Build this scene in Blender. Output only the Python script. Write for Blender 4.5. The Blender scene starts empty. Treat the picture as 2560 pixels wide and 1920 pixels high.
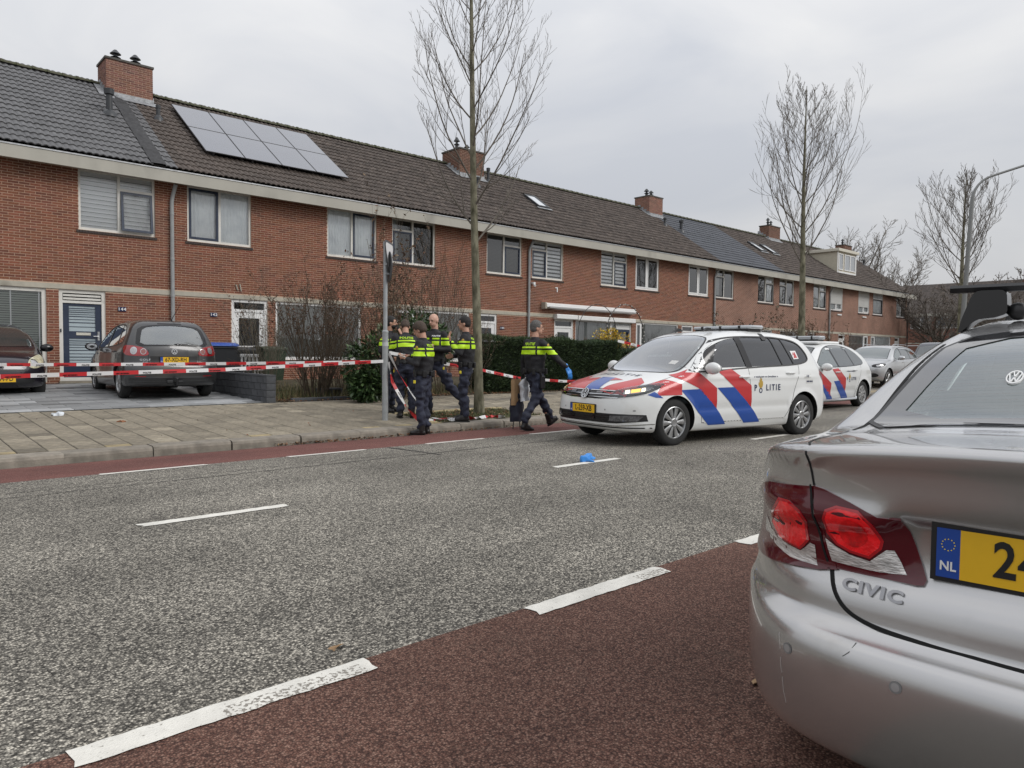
import bpy, bmesh, math, random
import numpy as np
from mathutils import Vector, Matrix, noise as mnoise
from mathutils.bvhtree import BVHTree
from mathutils.geometry import delaunay_2d_cdt
PI = math.pi
R = math.radians
random.seed(7)
rng = np.random.default_rng(7)
scene = bpy.context.scene
COL = scene.collection

# ------------------------------------------------------------------ camera
cam_d = bpy.data.cameras.new('camera'); cam = bpy.data.objects.new('camera', cam_d); COL.objects.link(cam)
cam_d.sensor_width = 36; cam_d.lens = 25.3125; cam_d.clip_start = .05; cam_d.clip_end = 2000
_yaw, _pit, _rol = R(42.1798), R(2.4423), R(.5697)
_fw = Vector((math.sin(_yaw)*math.cos(_pit), math.cos(_yaw)*math.cos(_pit), -math.sin(_pit)))
_r0 = Vector((math.cos(_yaw), -math.sin(_yaw), 0)); _u0 = _r0.cross(_fw)
_r = _r0*math.cos(_rol)+_u0*math.sin(_rol); _u = _r.cross(_fw)
M = Matrix((( _r.x, _u.x, -_fw.x, 0), (_r.y, _u.y, -_fw.y, 0), (_r.z, _u.z, -_fw.z, 1.31), (0, 0, 0, 1)))
cam.matrix_world = M
scene.camera = cam
# ------------------------------------------------------------------ world and sun (overcast)
SUN_EL, SUN_ROT = R(38), R(150)
world = bpy.data.worlds.new('World'); scene.world = world; world.use_nodes = True
wn, wl = world.node_tree.nodes, world.node_tree.links
wn.clear()
w_out = wn.new('ShaderNodeOutputWorld'); w_bg = wn.new('ShaderNodeBackground'); w_bg.inputs['Strength'].default_value = .1
w_sky = wn.new('ShaderNodeTexSky'); w_sky.sky_type = 'NISHITA'; w_sky.sun_disc = False
w_sky.sun_elevation = SUN_EL; w_sky.sun_rotation = SUN_ROT; w_sky.air_density = 1.5; w_sky.dust_density = 3
w_tc = wn.new('ShaderNodeTexCoord'); w_sep = wn.new('ShaderNodeSeparateXYZ'); wl.new(w_tc.outputs['Generated'], w_sep.inputs[0])
w_mr = wn.new('ShaderNodeMapRange'); w_mr.inputs['From Min'].default_value = 0; w_mr.inputs['From Max'].default_value = 1
w_mr.inputs['To Min'].default_value = 5.35; w_mr.inputs['To Max'].default_value = 11.5
wl.new(w_sep.outputs['Z'], w_mr.inputs['Value'])
w_map = wn.new('ShaderNodeMapping'); w_map.inputs['Scale'].default_value = (1, 1, 2.6); wl.new(w_tc.outputs['Generated'], w_map.inputs[0])
w_nz = wn.new('ShaderNodeTexNoise'); w_nz.inputs['Scale'].default_value = 2.6; w_nz.inputs['Detail'].default_value = 5; w_nz.inputs['Roughness'].default_value = .5
w_nz.inputs['Distortion'].default_value = .6
wl.new(w_map.outputs[0], w_nz.inputs['Vector'])
w_cr = wn.new('ShaderNodeValToRGB')
w_cr.color_ramp.elements[0].position = .3; w_cr.color_ramp.elements[0].color = (.80, .83, .90, 1)
w_cr.color_ramp.elements[1].position = .68; w_cr.color_ramp.elements[1].color = (1.06, 1.06, 1.07, 1)
wl.new(w_nz.outputs[0], w_cr.inputs[0])
w_mul = wn.new('ShaderNodeVectorMath'); w_mul.operation = 'SCALE'; wl.new(w_cr.outputs[0], w_mul.inputs[0]); wl.new(w_mr.outputs[0], w_mul.inputs['Scale'])
w_mix = wn.new('ShaderNodeMix'); w_mix.data_type = 'RGBA'; w_mix.inputs['Factor'].default_value = .94
wl.new(w_sky.outputs[0], w_mix.inputs['A']); wl.new(w_mul.outputs[0], w_mix.inputs['B'])
wl.new(w_mix.outputs['Result'], w_bg.inputs['Color']); wl.new(w_bg.outputs[0], w_out.inputs[0])
sun_d = bpy.data.lights.new('sun', 'SUN'); sun_d.energy = 1.4; sun_d.angle = R(28); sun_d.color = (1, .975, .94)
sun = bpy.data.objects.new('sun', sun_d); COL.objects.link(sun)
sun.rotation_euler = (R(90)-SUN_EL, 0, -SUN_ROT+PI)
scene.view_settings.view_transform = 'Standard'; scene.view_settings.look = 'None'
scene.view_settings.exposure = .12; scene.view_settings.gamma = 1; scene.view_settings.use_curve_mapping = False
scene.render.engine = 'CYCLES'
scene.cycles.max_bounces = 8; scene.cycles.transparent_max_bounces = 16

# ------------------------------------------------------------------ materials
def inp(n, k, v):
    if k in n.inputs: n.inputs[k].default_value = v
_M = {}
def mat(name, col=(.5,.5,.5), rough=.6, metal=0., var=0., vscale=6., bump=0., bscale=40., spec=.5, coat=0., rand=0., col2=None, emis=None, det=4., alpha=None, stretch=None, dirt=None):
    """procedural material: object-space noise mixes two tones, optional bump, optional per-object tone"""
    if name in _M: return _M[name]
    m = bpy.data.materials.new(name); m.use_nodes = True
    nt = m.node_tree; N, L = nt.nodes, nt.links
    b = N['Principled BSDF']
    inp(b, 'Roughness', rough); inp(b, 'Metallic', metal); inp(b, 'Specular IOR Level', spec); inp(b, 'Coat Weight', coat); inp(b, 'Coat Roughness', .04)
    c = (*col, 1)
    b.inputs['Base Color'].default_value = c
    out = None
    tc = N.new('ShaderNodeTexCoord'); vec = tc.outputs['Object']
    if stretch:
        mp = N.new('ShaderNodeMapping'); mp.inputs['Scale'].default_value = stretch; L.new(vec, mp.inputs[0]); vec = mp.outputs[0]
    if var or col2:
        nz = N.new('ShaderNodeTexNoise'); nz.inputs['Scale'].default_value = vscale; nz.inputs['Detail'].default_value = det; nz.inputs['Roughness'].default_value = .6
        L.new(vec, nz.inputs['Vector'])
        cr = N.new('ShaderNodeValToRGB'); L.new(nz.outputs[0], cr.inputs[0])
        lo = tuple(x*(1-var) for x in col); hi = col2 if col2 else tuple(min(1, x*(1+var)) for x in col)
        cr.color_ramp.elements[0].position = .32; cr.color_ramp.elements[0].color = (*lo, 1)
        cr.color_ramp.elements[1].position = .68; cr.color_ramp.elements[1].color = (*hi, 1)
        out = cr.outputs[0]
    if dirt:   # (colour, scale, threshold, softness)
        dc, ds, dt, dw = dirt
        n2 = N.new('ShaderNodeTexNoise'); n2.inputs['Scale'].default_value = ds; n2.inputs['Detail'].default_value = 6; L.new(vec, n2.inputs['Vector'])
        r2 = N.new('ShaderNodeMapRange'); r2.inputs['From Min'].default_value = dt; r2.inputs['From Max'].default_value = dt+dw; L.new(n2.outputs[0], r2.inputs['Value'])
        mx = N.new('ShaderNodeMix'); mx.data_type = 'RGBA'; L.new(r2.outputs[0], mx.inputs['Factor']); mx.inputs['B'].default_value = (*dc, 1)
        if out: L.new(out, mx.inputs['A'])
        else: mx.inputs['A'].default_value = c
        out = mx.outputs['Result']
    if rand:
        oi = N.new('ShaderNodeObjectInfo'); mr = N.new('ShaderNodeMapRange'); mr.inputs['To Min'].default_value = 1-rand; mr.inputs['To Max'].default_value = 1+rand
        L.new(oi.outputs['Random'], mr.inputs['Value'])
        vm = N.new('ShaderNodeVectorMath'); vm.operation = 'SCALE'; L.new(mr.outputs[0], vm.inputs['Scale'])
        if out: L.new(out, vm.inputs[0])
        else: vm.inputs[0].default_value = col
        out = vm.outputs[0]
    if out: L.new(out, b.inputs['Base Color'])
    if bump:
        nb = N.new('ShaderNodeTexNoise'); nb.inputs['Scale'].default_value = bscale; nb.inputs['Detail'].default_value = 3; L.new(vec, nb.inputs['Vector'])
        bp = N.new('ShaderNodeBump'); bp.inputs['Strength'].default_value = bump; bp.inputs['Distance'].default_value = .01
        L.new(nb.outputs[0], bp.inputs['Height']); L.new(bp.outputs[0], b.inputs['Normal'])
    if emis:
        b.inputs['Emission Color'].default_value = (*emis[0], 1); b.inputs['Emission Strength'].default_value = emis[1]
    if alpha is not None: b.inputs['Alpha'].default_value = alpha
    _M[name] = m
    return m

def attr_tint(m, attr='tint', amount=1.0):
    """multiply base colour by a per-face grey attribute (a brick's or a tile's own tone)"""
    nt = m.node_tree; N, L = nt.nodes, nt.links; b = N['Principled BSDF']
    a = N.new('ShaderNodeAttribute'); a.attribute_name = attr
    vm = N.new('ShaderNodeVectorMath'); vm.operation = 'MULTIPLY'
    if b.inputs['Base Color'].links: L.new(b.inputs['Base Color'].links[0].from_socket, vm.inputs[0])
    else: vm.inputs[0].default_value = b.inputs['Base Color'].default_value[:3]
    L.new(a.outputs['Color'], vm.inputs[1]); L.new(vm.outputs[0], b.inputs['Base Color'])
    return m

def glass(name, tint=(.6,.66,.64), rough=.02, refl=1.0, body=None, bodyfac=0.):
    """thin pane: what lies behind seen through a tint, sky mirrored by Fresnel"""
    if name in _M: return _M[name]
    m = bpy.data.materials.new(name); m.use_nodes = True; N, L = m.node_tree.nodes, m.node_tree.links
    N.remove(N['Principled BSDF']); out = N['Material Output']
    t = N.new('ShaderNodeBsdfTransparent'); t.inputs[0].default_value = (*tint, 1)
    g = N.new('ShaderNodeBsdfGlossy'); g.inputs['Roughness'].default_value = rough; g.inputs['Color'].default_value = (.95, .97, 1, 1)
    fr = N.new('ShaderNodeFresnel'); fr.inputs['IOR'].default_value = 1.5
    mr = N.new('ShaderNodeMath'); mr.operation = 'MULTIPLY'; mr.inputs[1].default_value = 1.8*refl; mr.use_clamp = True; L.new(fr.outputs[0], mr.inputs[0])
    base = t.outputs[0]
    if body:
        d = N.new('ShaderNodeBsdfDiffuse'); d.inputs[0].default_value = (*body, 1)
        mb = N.new('ShaderNodeMixShader'); mb.inputs[0].default_value = bodyfac; L.new(t.outputs[0], mb.inputs[1]); L.new(d.outputs[0], mb.inputs[2]); base = mb.outputs[0]
    mx = N.new('ShaderNodeMixShader'); L.new(mr.outputs[0], mx.inputs[0]); L.new(base, mx.inputs[1]); L.new(g.outputs[0], mx.inputs[2])
    L.new(mx.outputs[0], out.inputs['Surface']); _M[name] = m
    return m

# ------------------------------------------------------------------ object helpers
def tag(o, label=None, cat=None, group=None, kind=None):
    if label: o['label'] = label
    if cat: o['category'] = cat
    if group: o['group'] = group
    if kind: o['kind'] = kind
    return o
def thing(name, label, cat, loc=(0,0,0), rz=0., group=None, scale=1.):
    o = bpy.data.objects.new(name, None); COL.objects.link(o); o.empty_display_size = .2
    o.location = loc; o.rotation_euler = (0, 0, rz); o.scale = (scale,)*3
    return tag(o, label, cat, group)
def link(name, me, parent=None, loc=None, rot=None):
    o = bpy.data.objects.new(name, me); COL.objects.link(o)
    if parent is not None: o.parent = parent
    if loc is not None: o.location = loc
    if rot is not None: o.rotation_euler = rot
    return o
def mesh(name, V, F, mats, smooth=False, idx=None, tint=None, angle=None):
    me = bpy.data.meshes.new(name)
    V = np.asarray(V, dtype=np.float32).reshape(-1, 3)
    me.from_pydata(V.tolist(), [], [list(map(int, f)) for f in F] if not isinstance(F, np.ndarray) else F.tolist())
    for m in (mats if isinstance(mats, (list, tuple)) else [mats]): me.materials.append(m)
    if idx is not None: me.polygons.foreach_set('material_index', np.asarray(idx, dtype=np.int32))
    if tint is not None:
        a = me.color_attributes.new('tint', 'FLOAT_COLOR', 'CORNER')
        lt = np.empty(len(me.polygons), dtype=np.int32); me.polygons.foreach_get('loop_total', lt)
        t = np.asarray(tint, dtype=np.float32); 
        if t.ndim == 1: t = np.repeat(t[:, None], 3, 1)
        t = np.concatenate([t, np.ones((len(t), 1), np.float32)], 1)
        a.data.foreach_set('color', np.repeat(t, lt, axis=0).ravel())
    if smooth:
        me.polygons.foreach_set('use_smooth', np.ones(len(me.polygons), dtype=bool))
        if angle: me.set_sharp_from_angle(angle=R(angle))
    me.update()
    return me

class MB:
    """collects shapes, builds ONE mesh object"""
    def __init__(s): s.V = []; s.F = []; s.I = []; s.n = 0
    def add(s, V, F, mi=0, T=None):
        V = np.asarray(V, float).reshape(-1, 3)
        if T is not None:
            A = np.array(T); V = V @ A[:3, :3].T + A[:3, 3]
        s.V.append(V); s.F += [[i+s.n for i in f] for f in F]; s.I += [mi]*len(F); s.n += len(V); return s
    def box(s, a, b, mi=0, T=None, bev=0.):
        x0, y0, z0 = a; x1, y1, z1 = b
        if bev:
            e = bev; V = []; F = []
            # chamfered box: 24 verts
            for sx, X, dx in ((0, x0, 1), (1, x1, -1)):
                for sy, Y, dy in ((0, y0, 1), (1, y1, -1)):
                    for sz, Z, dz in ((0, z0, 1), (1, z1, -1)):
                        V += [(X, Y+dy*e, Z+dz*e), (X+dx*e, Y, Z+dz*e), (X+dx*e, Y+dy*e, Z)]
            q = lambda a, b, c: (a*4+b*2+c)*3
            for k, (u, v, w) in enumerate((((0, 0, 0), (0, 0, 1), (0, 1, 1)), ((0, 0, 0), (1, 0, 0), (1, 0, 1)), ((0, 0, 0), (0, 1, 0), (1, 1, 0)))):
                pass
            F += [[q(0,0,0), q(0,0,1), q(0,1,1), q(0,1,0)], [q(1,0,0), q(1,1,0), q(1,1,1), q(1,0,1)],
                  [q(0,0,0)+1, q(1,0,0)+1, q(1,0,1)+1, q(0,0,1)+1], [q(0,1,0)+1, q(0,1,1)+1, q(1,1,1)+1, q(1,1,0)+1],
                  [q(0,0,0)+2, q(0,1,0)+2, q(1,1,0)+2, q(1,0,0)+2], [q(0,0,1)+2, q(1,0,1)+2, q(1,1,1)+2, q(0,1,1)+2]]
            for c in (0, 1):
                for d in (0, 1):
                    F.append([q(c,d,0)+0, q(c,d,0)+1, q(c,d,1)+1, q(c,d,1)+0])
                    F.append([q(c,0,d)+0, q(c,1,d)+0, q(c,1,d)+2, q(c,0,d)+2])
                    F.append([q(0,c,d)+1, q(1,c,d)+1, q(1,c,d)+2, q(0,c,d)+2])
            for c in range(8): F.append([c*3, c*3+1, c*3+2])
            return s.add(V, F, mi, T)
        V = [(x0,y0,z0),(x1,y0,z0),(x1,y1,z0),(x0,y1,z0),(x0,y0,z1),(x1,y0,z1),(x1,y1,z1),(x0,y1,z1)]
        return s.add(V, [(0,3,2,1),(4,5,6,7),(0,1,5,4),(1,2,6,5),(2,3,7,6),(3,0,4,7)], mi, T)
    def tube(s, pts, rad, n=8, mi=0, cap=True, T=None):
        P = [Vector(p) for p in pts]; rad = rad if hasattr(rad, '__len__') else [rad]*len(P)
        V = []; F = []
        d = (P[1]-P[0]).normalized(); up = Vector((0,0,1)) if abs(d.z) < .9 else Vector((1,0,0))
        a = d.cross(up).normalized()
        for i, p in enumerate(P):
            t = (P[min(i+1, len(P)-1)]-P[max(i-1, 0)]).normalized()
            a = (a-t*a.dot(t)).normalized(); b = t.cross(a)
            for k in range(n):
                an = 2*PI*k/n; V.append(p+(a*math.cos(an)+b*math.sin(an))*rad[i])
        for i in range(len(P)-1):
            for k in range(n):
                F.append((i*n+k, i*n+(k+1)%n, (i+1)*n+(k+1)%n, (i+1)*n+k))
        if cap: F.append(tuple(reversed(range(n)))); F.append(tuple(range((len(P)-1)*n, len(P)*n)))
        return s.add([tuple(v) for v in V], F, mi, T)
    def lathe(s, prof, n=24, axis='z', mi=0, T=None, cap=True):
        V = []; F = []
        for (r, h) in prof:
            for k in range(n):
                an = 2*PI*k/n; c, q = r*math.cos(an), r*math.sin(an)
                V.append({'z': (c, q, h), 'y': (c, h, q), 'x': (h, c, q)}[axis])
        for i in range(len(prof)-1):
            for k in range(n): F.append((i*n+k, i*n+(k+1)%n, (i+1)*n+(k+1)%n, (i+1)*n+k))
        if cap:
            if prof[0][0] > 1e-4: F.append(tuple(reversed(range(n))))
            if prof[-1][0] > 1e-4: F.append(tuple(range((len(prof)-1)*n, len(prof)*n)))
        return s.add(V, F, mi, T)
    def ell(s, c, r, n=12, m=8, mi=0, T=None):
        V = []; F = []
        for i in range(m+1):
            th = PI*i/m
            for k in range(n):
                an = 2*PI*k/n; V.append((c[0]+r[0]*math.sin(th)*math.cos(an), c[1]+r[1]*math.sin(th)*math.sin(an), c[2]+r[2]*math.cos(th)))
        for i in range(m):
            for k in range(n): F.append((i*n+k, (i+1)*n+k, (i+1)*n+(k+1)%n, i*n+(k+1)%n))
        return s.add(V, F, mi, T)
    def prism(s, poly, d0, d1, plane='xz', mi=0, T=None):
        """extrude a 2-D polygon: plane xz -> along y, yz -> along x, xy -> along z"""
        n = len(poly)
        f = {'xz': lambda p, d: (p[0], d, p[1]), 'yz': lambda p, d: (d, p[0], p[1]), 'xy': lambda p, d: (p[0], p[1], d)}[plane]
        V = [f(p, d0) for p in poly]+[f(p, d1) for p in poly]
        F = [tuple(range(n)), tuple(reversed(range(n, 2*n)))]+[(i, i+n, (i+1) % n+n, (i+1) % n) for i in range(n)]
        return s.add(V, F, mi, T)
    def mesh(s, name, mats, smooth=False, angle=None):
        me = mesh(name, np.concatenate(s.V), s.F, mats, smooth, s.I, angle=angle)
        bm = bmesh.new(); bm.from_mesh(me); bmesh.ops.recalc_face_normals(bm, faces=bm.faces); bm.to_mesh(me); bm.free()
        return me
    def build(s, name, mats, parent=None, smooth=False, angle=35, label=None):
        me = s.mesh(name, mats, smooth, angle if smooth else None)
        o = link(name, me, parent)
        if label: o['label'] = label
        return o

def TR(loc=(0,0,0), rz=0., rx=0., ry=0., s=1.):
    return Matrix.Translation(loc) @ Matrix.Rotation(rz, 4, 'Z') @ Matrix.Rotation(ry, 4, 'Y') @ Matrix.Rotation(rx, 4, 'X') @ Matrix.Scale(s, 4)

def text_data(txt, size=.1, extrude=.001, sx=1., bold=0., name='lettering', mat_=None, space=1.):
    """text laid in its local XZ plane facing -Y, centred; returns a mesh"""
    cu = bpy.data.curves.new('t', 'FONT'); cu.body = txt; cu.size = size; cu.extrude = extrude; cu.align_x = 'CENTER'; cu.align_y = 'CENTER'
    cu.offset = bold; cu.resolution_u = 3; cu.space_character = space
    o = bpy.data.objects.new('t', cu); COL.objects.link(o)
    dg = bpy.context.evaluated_depsgraph_get(); me = bpy.data.meshes.new_from_object(o.evaluated_get(dg))
    bpy.data.objects.remove(o); bpy.data.curves.remove(cu)
    me.transform(Matrix.Rotation(PI/2, 4, 'X') @ Matrix.Diagonal((sx, 1, 1, 1)))
    me.materials.clear(); me.materials.append(mat_); me.name = name
    return me
def copy_tree(o, parent=None):
    c = o.copy(); COL.objects.link(c)
    if parent is not None: c.parent = parent
    for ch in list(o.children): copy_tree(ch, c)
    return c

# heights of the ground: crowned road, kerb, pavement rising to the houses
KERB_Y = 9.62
def zr(y): return max(0., .085*(1-((y-5.4)/4.25)**2))-.0
def zp(y):
    t = y-(KERB_Y+.14)
    return .125+.030*max(0, t) if y < 20.6 else .125+.03*10.84
# ================================================================== GROUND
def struct(name, V, F, m, parent=None, **k):
    o = link(name, mesh(name, V, F, m, **k), parent)
    if parent is None: o['kind'] = 'structure'
    return o
def strip(x0, x1, ys, zf, nx=1):
    xs = np.linspace(x0, x1, nx+1); V = []; F = []
    for y in ys:
        for x in xs: V.append((x, y, zf(y)))
    n = nx+1
    for j in range(len(ys)-1):
        for i in range(nx): F.append((j*n+i, j*n+i+1, (j+1)*n+i+1, (j+1)*n+i))
    return V, F

def aggregate_mat(name, dark, mid, light, stone=90., red=False, patch=None):
    """worn asphalt: small stones of several tones in dark binder"""
    m = bpy.data.materials.new(name); m.use_nodes = True; N, L = m.node_tree.nodes, m.node_tree.links; b = N['Principled BSDF']
    tc = N.new('ShaderNodeTexCoord'); v = tc.outputs['Object']
    vo = N.new('ShaderNodeTexVoronoi'); vo.inputs['Scale'].default_value = stone; vo.inputs['Randomness'].default_value = 1; L.new(v, vo.inputs['Vector'])
    cr = N.new('ShaderNodeValToRGB'); sx = N.new('ShaderNodeSeparateColor'); L.new(vo.outputs['Color'], sx.inputs[0]); L.new(sx.outputs[0], cr.inputs[0])
    e = cr.color_ramp.elements; e[0].position = 0; e[0].color = (*dark, 1); e[1].position = 1; e[1].color = (*light, 1)
    a = e.new(.45); a.color = (*mid, 1); a = e.new(.82); a.color = (*[(p+q)/2 for p, q in zip(mid, light)], 1)
    n1 = N.new('ShaderNodeTexNoise'); n1.inputs['Scale'].default_value = .55; n1.inputs['Detail'].default_value = 6; n1.inputs['Roughness'].default_value = .65; L.new(v, n1.inputs['Vector'])
    r1 = N.new('ShaderNodeMapRange'); r1.inputs['From Min'].default_value = .3; r1.inputs['From Max'].default_value = .7; r1.inputs['To Min'].default_value = .72; r1.inputs['To Max'].default_value = 1.24; L.new(n1.outputs[0], r1.inputs[0])
    mp = N.new('ShaderNodeMapping'); mp.inputs['Scale'].default_value = (.08, 1.3, 1); L.new(v, mp.inputs[0])
    n3 = N.new('ShaderNodeTexNoise'); n3.inputs['Scale'].default_value = 1.; n3.inputs['Detail'].default_value = 3; L.new(mp.outputs[0], n3.inputs['Vector'])
    r3 = N.new('ShaderNodeMapRange'); r3.inputs['From Min'].default_value = .3; r3.inputs['From Max'].default_value = .7; r3.inputs['To Min'].default_value = .84; r3.inputs['To Max'].default_value = 1.14; L.new(n3.outputs[0], r3.inputs[0])
    mm = N.new('ShaderNodeMath'); mm.operation = 'MULTIPLY'; L.new(r1.outputs[0], mm.inputs[0]); L.new(r3.outputs[0], mm.inputs[1])
    # pits between stones
    vd = N.new('ShaderNodeMapRange'); vd.inputs['From Min'].default_value = .3; vd.inputs['From Max'].default_value = .62; vd.inputs['To Min'].default_value = 1; vd.inputs['To Max'].default_value = .45
    L.new(vo.outputs['Distance'], vd.inputs[0]); m3 = N.new('ShaderNodeMath'); m3.operation = 'MULTIPLY'; L.new(mm.outputs[0], m3.inputs[0]); L.new(vd.outputs[0], m3.inputs[1])
    sc = N.new('ShaderNodeVectorMath'); sc.operation = 'SCALE'; L.new(cr.outputs[0], sc.inputs[0]); L.new(m3.outputs[0], sc.inputs['Scale'])
    out = sc.outputs[0]
    if patch:   # (colour, scale, lo, hi): worn or muddied areas
        n4 = N.new('ShaderNodeTexNoise'); n4.inputs['Scale'].default_value = patch[1]; n4.inputs['Detail'].default_value = 8; n4.inputs['Roughness'].default_value = .7; L.new(v, n4.inputs['Vector'])
        r4 = N.new('ShaderNodeMapRange'); r4.inputs['From Min'].default_value = patch[2]; r4.inputs['From Max'].default_value = patch[3]; L.new(n4.outputs[0], r4.inputs[0])
        mx = N.new('ShaderNodeMix'); mx.data_type = 'RGBA'; L.new(r4.outputs[0], mx.inputs['Factor']); L.new(out, mx.inputs['A']); mx.inputs['B'].default_value = (*patch[0], 1); out = mx.outputs['Result']
    L.new(out, b.inputs['Base Color']); b.inputs['Roughness'].default_value = .88; inp(b, 'Specular IOR Level', .3)
    bp = N.new('ShaderNodeBump'); bp.inputs['Strength'].default_value = .7; bp.inputs['Distance'].default_value = .004; bp.invert = True
    L.new(vo.outputs['Distance'], bp.inputs['Height']); L.new(bp.outputs[0], b.inputs['Normal'])
    _M[name] = m; return m

asphalt = aggregate_mat('asphalt', (.050,.046,.040), (.185,.172,.148), (.70,.65,.55), 112)
redasph = aggregate_mat('red_asphalt', (.070,.034,.027), (.165,.080,.058), (.31,.185,.14), 130, patch=((.13,.095,.072), 1.7, .60, .8))
redfar = aggregate_mat('red_asphalt_smooth', (.185,.072,.060), (.225,.092,.077), (.29,.15,.13), 140)
mudasph = aggregate_mat('bay_asphalt', (.045,.040,.032), (.105,.092,.075), (.22,.19,.155), 110, patch=((.055,.045,.035), 2.3, .5, .7))
soil = mat('soil', (.055,.042,.028), .95, var=.4, vscale=9, bump=.6, bscale=30, col2=(.10,.085,.045))
gr_m = mat('far_ground', (.09,.085,.065), .95, var=.3, vscale=.4)

struct('ground', [(-250,-250,-.03),(400,-250,-.03),(400,400,-.03),(-250,400,-.03)], [(0,1,2,3)], gr_m)
V, F = strip(-60, 140, [2.56, 3.2, 3.9, 4.6, 5.4, 6.2, 6.9, 7.5, 8.14], zr, 20); struct('road', V, F, asphalt)
V, F = strip(-60, 140, [.85, 1.28, 1.7, 2.1, 2.56], lambda y: zr(y)+.0, 20); struct('cycle_lane', V, F, redasph)
V, F = strip(-60, 140, [8.14, 8.6, 9.1, 9.36], lambda y: zr(y)+.0, 20); struct('cycle_lane', V, F, redfar)
V, F = strip(-60, 140, [9.36, 9.7], lambda y: -.004, 20); struct('gutter', V, F, mat('gutter', (.065,.055,.045), .9, var=.5, vscale=14, bump=.5, col2=(.12,.10,.08)))
V, F = strip(-60, 140, [-6, -1, .4, .85], lambda y: 0, 20); struct('parking_bay', V, F, mudasph)
# repaired seams and a skid mark on the asphalt: thin tar sheets
tar = mat('tar', (.035,.033,.030), .8, var=.3, vscale=30)
def ribbon(pts, w):
    V = []; F = []
    for i, (x, y) in enumerate(pts):
        a = pts[max(0, i-1)]; b = pts[min(len(pts)-1, i+1)]; d = Vector((b[0]-a[0], b[1]-a[1])).normalized(); ww = w*(.5+.5*random.random())
        for s in (-1, 1):
            X, Y = x-d.y*ww*s/2, y+d.x*ww*s/2; V.append((X, Y, zr(Y)+.004))
    for i in range(len(pts)-1): F.append((2*i, 2*i+2, 2*i+3, 2*i+1))
    return V, F
def wob(x0, y0, x1, y1, n, a): return [(x0+(x1-x0)*i/n+random.uniform(-.004, .004), y0+(y1-y0)*i/n+random.uniform(-a, a)) for i in range(n+1)]
for p, w in ((wob(-1, 7.15, 8, 7.2, 60, .008), .022), (wob(-1, 7.42, 6, 7.38, 40, .008), .012), (wob(5.14, 8.1, 5.19, 7.0, 14, .0), .05), (wob(8, 7.2, 30, 7.15, 90, .01), .02)):
    V, F = ribbon(p, w); struct('road_seam', V, F, tar)

# painted dashes
def paint_mat(name, thr, soft):
    m = mat(name, (.70,.68,.62), .7, var=.12, vscale=7, bump=.4, bscale=120, dirt=((.24,.22,.19), 60, thr, soft))
    return m
paint = paint_mat('road_paint', .62, .12); paint_worn = paint_mat('road_paint_worn', .50, .05)
def dash(x0, x1, yc, w, worn=False, base=zr, ragged=.006):
    n = max(6, int((x1-x0)/.05)); V = []; F = []
    for i in range(n+1):
        x = x0+(x1-x0)*i/n; r = lambda: random.uniform(-ragged, ragged)
        e = .02 if i in (0, n) else 0
        for j, s in enumerate((-.5, -.17, .17, .5)):
            y = yc+w*s+(r() if abs(s) == .5 else 0); V.append((x+(r()*3 if i in (0, n) else 0), y, base(y)+.0045))
    F = [(i*4+k, i*4+4+k, i*4+5+k, i*4+k+1) for i in range(n) for k in range(3)]
    idx = None
    me = mesh('lane_dash', V, F, [paint, paint_worn], idx=[1 if worn and worn[0] <= (x0+(x1-x0)*(i+.5)/n) <= worn[1] and k != 2 else 0 for i in range(n) for k in range(3)])
    o = link('lane_dash', me); o['kind'] = 'structure'; return o
for i in range(-4, 22):
    x = 2.38+1.96*i
    if i < 5: dash(x-1.92, x-.86, 2.505, .115, worn=((x-1.45, x-.92) if i == 0 else (x-1.1, x-.86)), ragged=.005)
    else: dash(x-1.92, x-.86, 2.505, .115)
for i in range(-2, 16): dash(1.42+4.11*i, 2.48+4.11*i, 5.40, .10)
for i in range(-2, 40): dash(1.76+1.99*i, 2.80+1.99*i, 8.09, .085)

# kerb stones, each its own piece
conc = mat('kerb_concrete', (.23,.205,.17), .9, var=.25, vscale=7, bump=.5, bscale=70, rand=.10, dirt=((.075,.065,.05), 3.2, .58, .2))
kerb = tag(bpy.data.objects.new('kerb', None), kind='structure'); COL.objects.link(kerb)
kb = MB(); kb.prism([(KERB_Y-.14, -.05), (KERB_Y-.14, .075), (KERB_Y-.125, .108), (KERB_Y-.09, .122), (KERB_Y+.14, .125), (KERB_Y+.14, -.05)], .006, .953, 'yz')
kme = kb.mesh('kerb_stone', conc)
for i in range(-4, 66):
    o = link('kerb_stone', kme, kerb, (.74+.96*i, random.uniform(-.004, .004), random.uniform(-.005, .003)), (0, random.uniform(-.002, .002), random.uniform(-.002, .002)))

# pavement slabs
slabm = attr_tint(mat('paving_concrete', (.235,.205,.155), .92, var=.28, vscale=11, bump=.6, bscale=90, rand=.10, dirt=((.09,.082,.07), .6, .54, .10)))
jointm = mat('joint_sand', (.035,.032,.022), 1., var=.4, vscale=12)
pav = tag(bpy.data.objects.new('pavement', None), kind='structure'); COL.objects.link(pav)
PY0, PY1 = KERB_Y+.145, 14.15
def bed(name, x0, x1, y0, y1, m, dz, parent=None, nx=1, ny=1):
    V = []; F = []
    for j in range(ny+1):
        for i in range(nx+1):
            x = x0+(x1-x0)*i/nx; y = y0+(y1-y0)*j/ny; V.append((x, y, zp(y)+dz))
    for j in range(ny):
        for i in range(nx): a = j*(nx+1)+i; F.append((a, a+1, a+nx+2, a+nx+1))
    return struct(name, V, F, m, parent)
bed('sand_bed', -4, 62, PY0, PY1, jointm, -.007, pav)
SL = math.atan(.03)
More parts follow.
